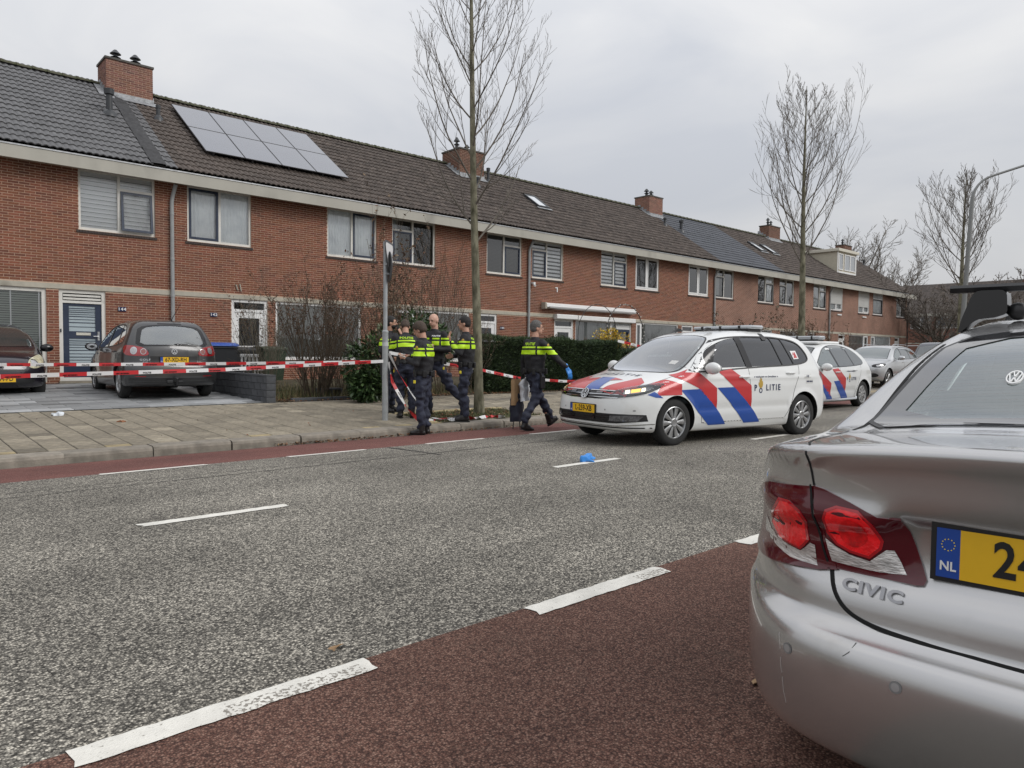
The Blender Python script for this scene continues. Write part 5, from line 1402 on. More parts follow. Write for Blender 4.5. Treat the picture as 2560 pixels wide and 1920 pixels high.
def lightbar(c, x, z, w=1.2, l=.30, h=.07, m=None):
    q = MB(); q.box((x-l/2, -w/2, z), (x+l/2, w/2, z+h), bev=.025); o = c.mbput(q, 'light_bar', m or mat('lightbar_clear', (.42,.44,.46), .2, coat=.6), smooth=True, angle=50)
    q = MB()
    for y in (-w*.32, 0, w*.32): q.box((x-l/2-.004, y-.02, z+.006), (x+l/2+.004, y+.02, z+h-.006))
    q.box((x-l/2+.02, -w/2+.05, z-.06), (x+l/2-.02, w/2-.05, z)); c.mbput(q, 'light_bar_mount', black_pl, o)
def crest(c, x, z, s, D='L', both=True):
    """flame over a law book inside a ring: the emblem beside the lettering"""
    fl = [(0, .5), (.05, .38), (.10, .44), (.12, .28), (.20, .22), (.20, .05), (.12, -.10), (0, -.16), (-.12, -.10), (-.20, .05), (-.18, .20), (-.10, .14), (-.10, .34), (-.04, .30)]
    stripe(c, 'crest_flame', [(x+a*s, z+b*s) for a, b in fl], deco_gold, D, both, .0022, .03)
    R0, R1 = .15*s, .085*s; o = [(x+R0*math.cos(2*PI*k/20), z-.28*s+R0*math.sin(2*PI*k/20)) for k in range(20)]; i = [(x+R1*math.cos(2*PI*k/16), z-.28*s+R1*math.sin(2*PI*k/16)) for k in range(16)]
    c.patch('crest_ring', o, deco_navy, D, .0020, holes=(i,), res=.05, both=both)

# ---------------------------------------------------------------- police people carrier
SP = dict(L=4.50, wr=.325, wheels=(.87, 3.68), arch=.014, bowf=(.11, .50), bowr=(.06, .26), crown=.045, res=(150, 34, 34), well=.55,
  side=[(.14,.205),(.03,.24),(.005,.33),(.0,.45),(.005,.55),(.02,.62),(.045,.70),(.09,.765),(.22,.835),(.5,.915),(.85,.985),(1.05,1.04),(1.25,1.15),(1.60,1.365),(1.85,1.50),(2.1,1.585),(2.45,1.625),(2.9,1.635),(3.4,1.622),(3.85,1.575),(4.05,1.50),(4.20,1.33),(4.36,1.08),(4.45,.92),(4.49,.72),(4.50,.5),(4.47,.33),(4.38,.24),(4.1,.19),(3.9,.18),(.6,.18)],
  W=[(0,.80),(.2,.85),(.28,.885),(.40,.905),(.52,.912),(.60,.915),(.80,.912),(.93,.902),(1.02,.885),(1.08,.862),(1.25,.80),(1.45,.725),(1.55,.68),(1.66,.60)],
  k=[.05,.05,.06,.10,.12,.17],
  waist=lambda x, z: -.010*np.exp(-((z-.50)/.05)**2)*((x > 1.3) & (x < 3.3)) + .008*np.exp(-((z-.93)/.02)**2)*sstep((x-1.3)/.4)*sstep((4.2-x)/.4))
tc = Car('police_people_carrier', 'white police people carrier with red and blue chevrons and a lit headlamp', 'police car', SP, 7.417, 6.718, 171.29, .07, .999, 'police cars in the road', paint_w)
DLO = [(1.13,1.025),(1.46,1.28),(1.76,1.432),(2.2,1.508),(3.04,1.52),(3.31,1.505),(3.61,1.475),(3.76,1.41),(3.88,1.26),(3.87,1.17),(3.56,1.113),(2.5,1.08),(1.48,1.02)]
WS = [(.98,.64,1.03),(1.22,.73,1.06),(1.85,.585,1.47),(1.95,.30,1.535),(1.97,0,1.55),(1.95,-.30,1.535),(1.85,-.585,1.47),(1.22,-.73,1.06),(.98,-.64,1.03),(.93,-.35,1.0),(.92,0,.995),(.93,.35,1.0)]
wsD = (-.62, 0, .78)
RW = [(4.3,.60,1.12),(4.13,.52,1.47),(4.13,-.52,1.47),(4.3,-.60,1.12)]
tc.body(cavity=(1.0, 4.2, .55), cuts=cut_sides([(1.50,1.07),(1.50,1.25),(1.78,1.40)]+DLO[3:-1]+[(1.60,1.06)])+[([tuple(Vector(p)+Vector((0,-.05*np.sign(p[1]),0))) for p in WS], wsD, None, 0), (RW, (.8, 0, .6), None, 0)])
side_glass(tc, DLO, [((1.475,.9),(1.455,1.4),.035),((2.44,1.0),(2.30,1.6),.13),((3.25,1.0),(3.05,1.6),.02),((3.55,1.0),(3.29,1.6),.02)], [tint_glass, front_glass, tint_glass, tint_glass, tint_glass])
tc.patch('windscreen', [tuple(Vector(p)+Vector((0, .015*np.sign(p[1]), .012*np.sign(p[2]-1.25)))) for p in WS], front_glass, wsD, .001, res=.06, rnd=2)
tc.patch('windscreen_surround', [tuple(Vector(p)+Vector((-.01, .028*np.sign(p[1]), .026*np.sign(p[2]-1.25)))) for p in WS], black_pl, wsD, .003, holes=([tuple(p) for p in WS],), res=.06, rnd=2)
tc.patch('rear_window', [tuple(Vector(p)*1.0+Vector((0, .03*np.sign(p[1]), .02*np.sign(p[2]-1.3)))) for p in RW], tint_glass, (.8,0,.6), .001, res=.07, rnd=1)
tc.patch('pillar_backing', [(1.22,1.045),(1.47,1.245),(1.80,1.415),(1.85,1.41),(1.72,1.25),(1.63,1.045)], black_gl, 'L', .0008, res=.05, both=True)
tc.wheels('multi', .222, 10); tc.seats((2.0, 2.85), zf=.40); tc.mirror(1.46, .92, 1.06)
# front
tc.patch('grille', [(-.60,.665),(-.62,.76),(-.3,.768),(.3,.768),(.62,.76),(.60,.665),(.3,.64),(-.3,.64)], black_gl, 'F', .003, res=.04)
for z in (.748, .700, .662):
    for s_ in (1, -1): tc.patch('grille_bar', [(s_*.085,z-.005),(s_*.60,z-.002),(s_*.60,z+.006),(s_*.085,z+.005)], chrome, 'F', .012, res=.05, thick=.012)
for s_ in (1, -1): tc.patch('flasher', [(s_*.22,.712),(s_*.33,.714),(s_*.33,.735),(s_*.22,.733)], mat('flasher_grey', (.2,.2,.21), .3), 'F', .012)
tc.emblem((0,.700), 'F', .075, 'vw', .016, None, black_gl)
HLD = (-.80, .60, 0)
for s_ in (1, -1):
    D_ = (-.80, .60*s_, 0)
    HL = [(.16,.40*s_,.70),(.12,.52*s_,.755),(.2,.68*s_,.80),(.42,.82*s_,.845),(.62,.88*s_,.862),(.66,.90*s_,.84),(.52,.88*s_,.765),(.34,.80*s_,.705),(.16,.60*s_,.665),(.10,.46*s_,.675)]
    o = tc.patch('headlamp', HL, black_gl, D_, .003, res=.04, rnd=1)
    hb = [(.22,.60*s_,.708),(.22,.60*s_,.768),(.36,.74*s_,.80),(.5,.84*s_,.815),(.46,.84*s_,.77),(.34,.76*s_,.73)]
    tc.patch('headlamp_reflector', hb, clear_lens, D_, .006, res=.03, parent=o)
    for (a, b, mm) in ((.05, .22, white_lit), (.27, .62, orange_lit), (.66, .8, white_lit)):
        f = lambda t, zf: tuple(Vector((.22+.26*t, (.61+.22*t)*s_, (.715+.05*t)+(.045+.0*t)*zf)))
        tc.patch('headlamp_light', [f(a,.0), f(b,.0), f(b,.9), f(a,.9)], mm, D_, .008, res=.04, parent=o)
    tc.patch('headlamp_glass', HL, lamp_glass, D_, .014, res=.05, parent=o, rnd=1)
    tc.patch('fog_lamp', [(.5*s_,.355),(.52*s_,.425),(.76*s_,.44),(.84*s_,.425),(.80*s_,.36)], mat('fog_lens', (.10,.10,.105), .12, coat=1., var=.5, vscale=25), (-.9,.43*s_,0) if False else 'F', .014, res=.04)
tc.patch('lower_grille', [(-.86,.445),(-.70,.452),(.70,.452),(.86,.445),(.87,.36),(.60,.325),(-.60,.325),(-.87,.36)], black_pl, 'F', .002, res=.04)
for z in (.425, .395, .365, .34): tc.patch('grille_bar', [(-.5,z-.004),(.5,z-.004),(.5,z+.004),(-.5,z+.004)], black_gl, 'F', .010, res=.06, thick=.010)
for y in (-.22, .22): q = MB(); tc.patch('sensor_disc', [(y+.03*math.cos(a), .39+.03*math.sin(a)) for a in [2*PI*k/12 for k in range(12)]], black_gl, 'F', .016, res=.06)
tc.patch('bumper_trim', [(-.9,.318),(-.62,.285),(.62,.285),(.9,.318),(.9,.33),(.6,.30),(-.6,.30),(-.9,.33)], chrome, 'F', .006, res=.05, thick=.006)
tc.patch('bumper_strip', [(-.88,.262),(.88,.262),(.88,.278),(-.88,.278)], black_pl, 'F', .003, res=.05)  # thin black strip across the lower bumper
for y in (-.42, .43, .78): tc.patch('parking_sensor', [(y+.012*math.cos(a), .50+.012*math.sin(a)) for a in [2*PI*k/10 for k in range(10)]], mat('sensor_grey', (.3,.3,.3), .4), 'F', .002, res=.06)
tc.plate('L-259-XB', (0,.498), 'F', .52, .11, 1)
# seams, handles, lights
tc.seam([(1.34,.99),(1.33,.8),(1.36,.5),(1.40,.30)]); tc.seam([(2.385,1.07),(2.40,.8),(2.44,.31)]); tc.seam([(3.60,1.11),(3.57,.95),(3.45,.75),(3.36,.5),(3.24,.30)]); tc.seam([(1.40,.30),(2.44,.30),(3.24,.30)], w=.01)
tc.seam([(.10,.64,.78),(.5,.78,.90),(.9,.80,1.0),(1.1,.80,1.05)], (-.3,.35,1) , both=True)
tc.seam([(.02,-.62,.775),(.02,.62,.775)], 'F', both=False)
tc.handle(2.27,.93,.22); tc.handle(3.36,.98,.22)
for s_ in (1, -1):
    o = tc.patch('tail_lamp', [(4.20,.88*s_,.86),(4.10,.90*s_,.95),(4.16,.89*s_,1.03),(4.34,.80*s_,1.03),(4.45,.55*s_,1.0),(4.46,.55*s_,.88),(4.36,.80*s_,.86)], red_lens, (.6,.8*s_,0), .004, res=.05)
q = MB(); q.tube([(3.62,0,1.60),(3.50,0,1.64),(3.40,0,1.645)], .02); q.ell((3.62, .0, 1.62), (.17,.10,.05)); tc.mbput(q, 'roof_antenna', paint_w, smooth=True, angle=60)
for s_ in (1, -1):
    q = MB(); q.prism([(2.05,1.60),(2.13,1.66),(2.20,1.655),(2.24,1.61)], .30*s_-.02, .30*s_+.02, 'xz'); tc.mbput(q, 'roof_fin', black_pl)
lightbar(tc, 2.95, 1.655, 1.16, .34, .055); 
tc.patch('lightbar_strap', [(2.9,1.48),(3.0,1.48),(3.0,1.62),(2.9,1.62)], black_pl, 'L', .004, both=True)
# livery
stripe(tc, 'livery_stripe', [(.93,.93),(1.0,.965),(1.12,1.0),(1.33,1.0),(1.674,.781),(1.684,.493),(1.301,.788)], deco_red)
stripe(tc, 'livery_stripe', [(1.723,1.012),(2.0,1.045),(2.04,1.03),(2.421,.807),(2.433,.488),(2.048,.784)], deco_red)
stripe(tc, 'livery_stripe', [(.957,.766),(1.343,.774),(1.684,.493),(1.90,.262),(1.54,.262),(1.298,.459)], deco_blue)
stripe(tc, 'livery_stripe', [(1.688,.785),(2.048,.788),(2.433,.488),(2.66,.262),(2.30,.262),(1.968,.561)], deco_blue)
stripe(tc, 'livery_stripe', [(.66,.88),(.78,.905),(.98,.845),(.97,.70),(.55,.70),(.54,.74),(.64,.83),(.50,.84)], deco_red)
stripe(tc, 'livery_stripe', [(.50,.75),(.62,.665),(.50,.675),(.40,.71)], deco_blue)
for s_ in (1, -1):
    tc.patch('livery_stripe', [(.62,.50*s_),(.50,.68*s_),(.30,.72*s_),(.16,.68*s_),(.09,.50*s_),(.085,.26*s_),(.19,.29*s_),(.40,.42*s_)], deco_red, 'T', .0045, res=.035)
for s_ in (1, -1): tc.patch('livery_stripe', [(.93,.70*s_),(1.02,.74*s_),(1.20,.80*s_),(1.05,.83*s_),(.93,.82*s_)], deco_red, 'T', .0045, res=.03)
tc.patch('livery_stripe', [(.50,.12),(.085,.22),(.085,-.06),(.50,-.16)], deco_blue, 'T', .0045, res=.035)
tc.patch('livery_stripe', [(.085,-.08),(.48,-.18),(.45,-.42),(.13,-.62),(.09,-.40)], deco_red, 'T', .0045, res=.035)
tc.patch('livery_stripe', [(.36,.13),(.50,.10),(.44,.33)], deco_red, 'T', .0045, res=.035)
tc.text('POLITIE', .145, (.68, 0.02), 'T', deco_navy, 1.1, .002, .002, 1, space=1.45, rot=0) if False else None
def hood_text(c, txt, size, x, m, sx=1.2, y0=0.):
    me0 = text_data(txt, size, .0008, sx, .002, mat_=m, space=1.4); V = []
    for q in me0.vertices:
        p = Vector((x+float(q.co.z), y0+float(q.co.x), 3)); hit, nn = c.cast(p, Vector((0,0,1))); g = c.grad(np.array([tuple(hit)]))[0]; V.append(np.array(hit)+g*.002)
    c.put('lettering', V, [tuple(p.vertices) for p in me0.polygons], m, smooth=False)
hood_text(tc, 'POLITIE', .13, .70, deco_navy, 1.35, -.02)
tc.text('P', .125, (2.515,.765), 'L', deco_navy, .9, .003, .004, 1); tc.text('LITIE', .125, (2.925,.765), 'L', deco_navy, .9, .003, .004, 1, space=1.45)
crest(tc, 2.635, .80, .26); tc.text('« waakzaam en dienstbaar »', .042, (2.76,.933), 'L', deco_navy, 1.1, .0, .002, 1, space=1.05)
tc.patch('roof_number_sticker', [(3.69,.89),(3.87,.90),(3.88,.965),(3.69,.955)], reflect_w, 'L', .002); tc.patch('roof_number_sticker', [(3.73,.81),(3.91,.815),(3.92,.88),(3.74,.875)], reflect_w, 'L', .002)
tc.text('112', .04, (3.78,.928), 'L', deco_navy); tc.text('0900 8844', .032, (3.83,.846), 'L', deco_navy)
tc.patch('window_sticker', [(3.53,1.19),(3.66,1.20),(3.63,1.325),(3.49,1.32)], bright, 'L', .002); tc.patch('sticker_mark', [(3.545,1.21),(3.63,1.215),(3.60,1.30),(3.585,1.305)], deco_red, 'L', .0035)
tc.text('A!', .07, (3.565,1.27), 'L', deco_red, 1, .001, .004)
tc.patch('windscreen_sticker', [(1.22,.55,1.10),(1.22,.42,1.10),(1.30,.42,1.15),(1.30,.55,1.15)], reflect_w, wsD, .002)
tc.patch('dashboard_strip', [(1.40,.28,1.23),(1.45,.26,1.255),(1.43,-.20,1.245),(1.38,-.18,1.22)], mat('paper_strip', (.45,.5,.48), .6), wsD, -.02)
for a in np.linspace(1.45, 3.2, 28): 
    if not 1.55 < a < 1.9 and not 2.3 < a < 2.66: tc.patch('reflective_mark', [(a,.285),(a+.045,.285),(a+.045,.312),(a,.312)], reflect_w, 'L', .0022, res=.2)
# ---------------------------------------------------------------- second police car
SB = dict(L=4.36, wr=.32, wheels=(.86, 3.56), arch=.012, bowf=(.14, .45), bowr=(.08, .30), crown=.05, res=(110, 26, 26), well=.55,
  side=[(.14,.21),(.02,.26),(.0,.45),(.02,.62),(.06,.72),(.2,.82),(.6,.93),(1.0,1.02),(1.4,1.25),(1.75,1.44),(2.1,1.53),(2.6,1.56),(3.1,1.54),(3.6,1.45),(4.0,1.26),(4.2,1.08),(4.33,.92),(4.36,.7),(4.36,.45),(4.3,.28),(4.0,.2),(.6,.18)],
  W=[(0,.78),(.2,.84),(.3,.87),(.5,.89),(.75,.893),(.92,.885),(1.0,.86),(1.2,.77),(1.4,.68),(1.5,.62),(1.6,.5)], k=[.05,.05,.07,.11,.13,.17],
  waist=lambda x, z: -.012*np.exp(-((z-.45)/.06)**2)*((x > 1.3) & (x < 3.1)))
def simple_car(c, dlo, splits, mats, ws, wsD, rw=None, rwD=None, glass_m=None):
    c.body()
    loop = chaikin(dlo, 2); c.patch('window_trim', ring_off(loop, .018), black_gl, 'L', .002, res=.06, both=True)
    side_glass(c, dlo, splits, mats, inset=-.0045)
    c.patch('windscreen_surround', [tuple(Vector(p)+Vector((0, .02*np.sign(p[1]), .02*np.sign(p[2]-1.25)))) for p in ws], black_gl, wsD, .002, res=.07); c.patch('windscreen', ws, glass_m or dark_screen, wsD, .004, res=.07)
    if rw: c.patch('rear_window', rw, glass_m or dark_screen, rwD, .004, res=.07)
dark_screen = mat('dark_screen', (.035,.045,.045), .05, spec=1., coat=1.); mid_screen = mat('mid_screen', (.10,.125,.125), .05, spec=1., coat=1.)
bc = Car('police_hatchback', 'white police hatchback with silver sill bar, half hidden behind the police people carrier', 'police car', SB, 15.01, 8.51, 178.7, .03, 1.053, 'police cars in the road', paint_w)
DB = [(1.25,.98),(1.6,1.22),(1.9,1.39),(2.3,1.46),(2.8,1.46),(3.2,1.38),(3.50,1.22),(3.66,1.06),(3.2,1.02),(2.4,.99)]
simple_car(bc, DB, [((2.32,.9),(2.10,1.5),.08),((3.12,.95),(2.86,1.5),.05)], [mid_screen, dark_screen, dark_screen], [(1.1,.66,1.03),(1.75,.55,1.40),(1.85,0,1.46),(1.75,-.55,1.40),(1.1,-.66,1.03),(1.0,0,1.0)], (-.6,0,.8), [(4.2,.6,1.05),(3.9,.52,1.33),(3.9,-.52,1.33),(4.2,-.6,1.05)], (.6,0,.8))
bc.wheels('cover', .21, 9, m=mat('wheel_cover', (.42,.42,.42), .4, metal=.5)); bc.mirror(1.45, .90, .98); lightbar(bc, 2.15, 1.60, 1.1, .28, .085)
q = MB(); q.box((1.9,-.55,1.50),(3.0,.55,1.565), bev=.03); bc.mbput(q, 'roof_platform', paint_w)
bc.seam([(1.35,.95),(1.3,.6),(1.36,.3)]); bc.seam([(2.34,1.0),(2.36,.6),(2.40,.3)]); bc.seam([(3.45,1.05),(3.4,.8),(3.2,.5),(3.1,.3)]); bc.handle(2.2,.86); bc.handle(3.08,.90)
stripe(bc, 'livery_stripe', [(1.95,.93),(2.25,.95),(2.62,.72),(2.62,.42),(2.34,.62)], deco_red); stripe(bc, 'livery_stripe', [(2.02,.66),(2.34,.67),(2.62,.42),(2.80,.24),(2.48,.24)], deco_blue)
stripe(bc, 'livery_stripe', [(1.1,.85),(1.35,.9),(1.9,.62),(1.9,.32),(1.5,.6)], deco_red); stripe(bc, 'livery_stripe', [(1.4,.60),(1.62,.58),(1.90,.36),(2.06,.24),(1.78,.24)], deco_blue)
bc.text('P', .10, (2.70,.70), 'L', deco_navy, .9, .003); bc.text('LITIE', .10, (3.02,.70), 'L', deco_navy, .9, .003, space=1.35); crest(bc, 2.81, .73, .24)
bc.text('« waakzaam en dienstbaar »', .035, (2.88,.88), 'L', deco_navy)
bc.patch('roof_number_sticker', [(3.72,.80),(3.92,.81),(3.93,.90),(3.72,.89)], reflect_w, 'L', .002, both=True)
for s_ in (1, -1): q = MB(); q.tube([(1.35,.90*s_,.27),(1.4,.93*s_,.235),(3.05,.93*s_,.235),(3.12,.90*s_,.27)], .035, 10); bc.mbput(q, 'sill_bar', chrome, smooth=True)
for s_ in (1, -1): bc.patch('tail_lamp', [(4.05,.84*s_,.80),(4.0,.86*s_,.92),(4.2,.78*s_,.93),(4.33,.5*s_,.92),(4.34,.5*s_,.80)], red_lens, (.6,.8*s_,0), .004, res=.06)
# third police car, mostly behind the silver sedan
cc = Car('police_hatchback', 'white police hatchback in the distance, partly hidden behind the silver sedan', 'police car', SB, 23.7, 7.45, 180, .04, 1.0, 'police cars in the road', paint_w)
simple_car(cc, DB, [((2.32,.9),(2.10,1.5),.08),((3.12,.95),(2.86,1.5),.05)], [mid_screen, dark_screen, dark_screen], [(1.1,.66,1.03),(1.75,.55,1.40),(1.85,0,1.46),(1.75,-.55,1.40),(1.1,-.66,1.03),(1.0,0,1.0)], (-.6,0,.8))
cc.wheels('cover', .21, 9, m=_M['wheel_cover']); cc.mirror(1.45, .90, .98, black_pl); lightbar(cc, 2.3, 1.60, 1.15, .28, .085)
for s_ in (1, -1): cc.patch('headlamp', [(.25,.5*s_,.66),(.22,.55*s_,.74),(.5,.78*s_,.80),(.62,.84*s_,.78),(.4,.80*s_,.68)], clear_lens, (-.8,.6*s_,0), .004, res=.05)
cc.patch('grille', [(-.45,.5),(.45,.5),(.45,.7),(-.45,.7)], black_gl, 'F', .003)
stripe(cc, 'livery_stripe', [(.5,.75),(.8,.86),(1.3,.6),(1.3,.3),(1.1,.55)], deco_red); stripe(cc, 'livery_stripe', [(1.0,.55),(1.3,.55),(1.8,.24),(1.5,.24)], deco_blue)
# ---------------------------------------------------------------- silver SUV on the pavement
SG = dict(L=4.66, wr=.365, wheels=(.86, 3.73), arch=.02, bowf=(.14, .42), bowr=(.08, .28), crown=.05, res=(110, 26, 26), well=.58,
  side=[(.2,.25),(.06,.32),(.0,.5),(.0,.75),(.05,.88),(.15,.96),(.5,1.03),(1.0,1.09),(1.2,1.14),(1.6,1.38),(1.95,1.55),(2.3,1.62),(2.9,1.64),(3.5,1.61),(4.0,1.52),(4.25,1.35),(4.45,1.12),(4.58,1.0),(4.64,.8),(4.66,.55),(4.55,.35),(4.3,.27),(.6,.24)],
  W=[(0,.80),(.25,.86),(.4,.93),(.6,.945),(.85,.94),(1.0,.92),(1.08,.885),(1.3,.80),(1.5,.72),(1.6,.66),(1.7,.55)], k=[.05,.06,.08,.11,.13,.17],
  waist=lambda x, z: -.014*np.exp(-((z-.55)/.07)**2)*((x > 1.3) & (x < 3.3)))
gc = Car('silver_suv', 'silver SUV parked on the pavement behind the second police car, facing the camera', 'car', SG, 27.6, 11.4, 180.5, .14, 1.0, None, mat('paint_suv', (.50,.51,.52), .3, metal=.7, coat=.8))
DG = [(1.45,1.10),(1.75,1.32),(2.05,1.47),(2.5,1.535),(3.2,1.53),(3.7,1.45),(4.02,1.32),(4.12,1.18),(3.4,1.12),(2.4,1.10)]
simple_car(gc, DG, [((2.40,1.0),(2.25,1.6),.08),((3.25,1.0),(3.05,1.6),.06),((3.72,1.0),(3.5,1.6),.04)], [mid_screen, dark_screen, dark_screen, dark_screen], [(1.18,.72,1.12),(1.85,.60,1.50),(1.95,0,1.56),(1.85,-.60,1.50),(1.18,-.72,1.12),(1.1,0,1.1)], (-.6,0,.8), glass_m=mid_screen)
gc.wheels('twin', .245, 5); gc.mirror(1.72, .96, 1.14); gc.handle(2.28,.98); gc.handle(3.2,1.0)
gc.patch('grille', [(-.42,.60),(-.48,.80),(-.40,.88),(.40,.88),(.48,.80),(.42,.60)], black_gl, 'F', .003, rnd=1)
for z in (.70, .79): gc.patch('grille_bar', [(-.44,z-.012),(.44,z-.012),(.44,z+.012),(-.44,z+.012)], chrome, 'F', .012, res=.06, thick=.01)
gc.emblem((0,.745), 'F', .085, 'star', .02)
for s_ in (1, -1):
    o = gc.patch('headlamp', [(.22,.52*s_,.78),(.16,.56*s_,.88),(.4,.78*s_,.93),(.66,.88*s_,.93),(.62,.90*s_,.88),(.4,.82*s_,.78)], black_gl, (-.8,.6*s_,0), .004, res=.04, rnd=1); gc.patch('headlamp_light', [(.3,.66*s_,.80),(.28,.66*s_,.87),(.48,.82*s_,.89),(.48,.84*s_,.83)], clear_lens, (-.8,.6*s_,0), .008, res=.04, parent=o)
    gc.patch('air_intake', [(.55*s_,.42),(.52*s_,.55),(.70*s_,.58),(.82*s_,.50),(.76*s_,.42)], black_pl, 'F', .003, rnd=1)
gc.patch('lower_intake', [(-.5,.36),(-.46,.46),(.46,.46),(.5,.36)], black_pl, 'F', .003); gc.patch('under_guard', [(-.75,.27),(.75,.27),(.78,.32),(-.78,.32)], chrome, 'F', .004)
gc.patch('sill_cladding', [(1.25,.27),(3.35,.27),(3.35,.36),(1.25,.36)], black_pl, 'L', .003, both=True)
q = MB()
for s_ in (1, -1): q.tube([(1.3,.95*s_,.30),(3.3,.95*s_,.30)], .03, 8); q.tube([(2.2,.56*s_,1.62),(2.3,.56*s_,1.665),(3.6,.56*s_,1.655),(3.8,.56*s_,1.60)], .014, 6)
gc.mbput(q, 'side_rail', chrome, smooth=True)
gc.seam([(1.5,1.08),(1.42,.8),(1.44,.4)]); gc.seam([(2.40,1.1),(2.42,.7),(2.46,.4)]); gc.seam([(3.66,1.12),(3.6,.9),(3.36,.6),(3.3,.4)]); gc.plate('', (0,.52), 'F')
# dark van and white van far behind
SV = dict(L=4.9, wr=.33, wheels=(.9, 3.9), arch=.01, bowf=(.10, .35), bowr=(.03, .10), crown=.03, res=(80, 20, 22), well=.6,
  side=[(.2,.22),(.03,.3),(.0,.6),(.08,.85),(.3,1.0),(.9,1.13),(1.3,1.45),(1.75,1.82),(2.0,1.93),(2.6,1.97),(4.6,1.95),(4.85,1.85),(4.9,1.2),(4.9,.4),(4.7,.24),(.6,.2)],
  W=[(0,.85),(.3,.93),(.8,.95),(1.1,.94),(1.5,.88),(1.9,.80),(2.1,.7)], k=[.05,.06,.08,.1,.12,.16])
def van(name, label, X, Y, a, z, p, screen):
    v = Car(name, label, 'van', SV, X, Y, a, z, 1., None, p); DV = [(1.15,1.15),(1.75,1.68),(2.2,1.74),(2.3,1.18)]
    simple_car(v, DV, [((1.5,1.0),(1.5,1.9),.04)], [dark_screen]*2, [(.95,.74,1.17),(1.6,.68,1.72),(1.68,0,1.80),(1.6,-.68,1.72),(.95,-.74,1.17),(.85,0,1.12)], (-.6,0,.8), [(4.9,.7,1.2),(4.9,.66,1.75),(4.9,-.66,1.75),(4.9,-.7,1.2)], 'B' if False else (1,0,0), screen)
    v.wheels('cover', .21, 8, m=_M['wheel_cover']); v.mirror(1.3, 1.0, 1.2, black_pl); return v
van('dark_van', 'dark blue van parked beyond the silver SUV', 42.0, 13.7, 183, .2, mat('paint_navy', (.022,.028,.045), .25, coat=1.), dark_screen)
wv = van('white_van', 'white van on the road, only its roof and windscreen showing above the silver sedan', 16.2, 4.35, 180, .06, paint_w, mid_screen)
# ---------------------------------------------------------------- grey hatchback on the drive (rear to the camera)
SO = dict(L=4.21, wr=.32, wheels=(.83, 3.41), arch=.012, bowf=(.12, .40), bowr=(.10, .22), crown=.045, res=(130, 34, 34), well=.55,
  side=[(.15,.21),(.02,.27),(.0,.5),(.05,.68),(.15,.78),(.5,.90),(.95,1.0),(1.3,1.20),(1.7,1.43),(2.1,1.55),(2.6,1.59),(3.2,1.575),(3.6,1.545),(3.74,1.51),(3.85,1.40),(3.98,1.22),(4.08,1.06),(4.12,.95),(4.13,.80),(4.14,.70),(4.19,.66),(4.21,.55),(4.20,.42),(4.14,.30),(4.05,.25),(3.8,.22),(.6,.18)],
  W=[(0,.78),(.22,.83),(.35,.862),(.5,.878),(.75,.88),(.92,.868),(1.0,.845),(1.2,.765),(1.4,.68),(1.5,.63),(1.6,.52)], k=[.05,.06,.07,.10,.12,.16],
  waist=lambda x, z: .007*np.exp(-((z-.88)/.02)**2)*sstep((x-1.2)/.4))
oc = Car('grey_hatchback', 'dark grey hatchback parked on the drive with its rear to the street, tow ball showing', 'car', SO, 4.90, 19.48, 87.1, .33, 1.02, None, graphite)
DO = [(1.2,1.0),(1.5,1.2),(1.85,1.38),(2.3,1.46),(3.0,1.46),(3.35,1.40),(3.55,1.24),(3.62,1.08),(2.4,1.02)]
RO = [(4.08,.64,1.07),(4.08,.3,1.045),(4.08,0,1.04),(4.08,-.3,1.045),(4.08,-.64,1.07),(3.93,-.60,1.27),(3.83,-.545,1.415),(3.80,-.30,1.44),(3.80,0,1.45),(3.80,.30,1.44),(3.83,.545,1.415),(3.93,.60,1.27)]
WO = [(1.1,.64,1.03),(1.75,.54,1.40),(1.85,0,1.48),(1.75,-.54,1.40),(1.1,-.64,1.03),(1.0,0,1.0)]
RD = (.86, 0, .5)
oc.body(cavity=(1.05, 3.95, .6), cuts=cut_sides(DO)+[(WO, (-.6,0,.8), None, 0), ([tuple(Vector(p)*1+Vector((0,-.035*np.sign(p[1]),-.02*np.sign(p[2]-1.25)))) for p in RO], RD, None, 0)])
side_glass(oc, DO, [((2.33,.9),(2.22,1.5),.10),((3.22,1.0),(3.0,1.5),.04)], [car_glass, car_glass, car_glass])
oc.patch('windscreen', WO, car_glass, (-.6,0,.8), .001, res=.08, rnd=1)
oc.patch('rear_window', RO, glass('rear_glass', (.55,.60,.58), .01, 2.6, body=(.42,.46,.44), bodyfac=.22), RD, .001, res=.06, rnd=1)  # pale grey mixed into the pane for dirt and a reflected headliner
oc.patch('rear_window_frit', [tuple(Vector(p)+Vector((0,.03*np.sign(p[1]),.012*np.sign(p[2]-1.25)))) for p in RO], black_gl, RD, .004, holes=([tuple(Vector(p)+Vector((0,-.045*np.sign(p[1]),-.022*np.sign(p[2]-1.25)))) for p in RO],), res=.05, rnd=1)
oc.wheels('twin', .215, 7); oc.mirror(1.42, .90, 1.02, black_pl); oc.seats((1.95,)); oc.seats((2.95,), (.42, 0, -.42))
oc.handle(2.2,.90); oc.handle(3.1,.92)
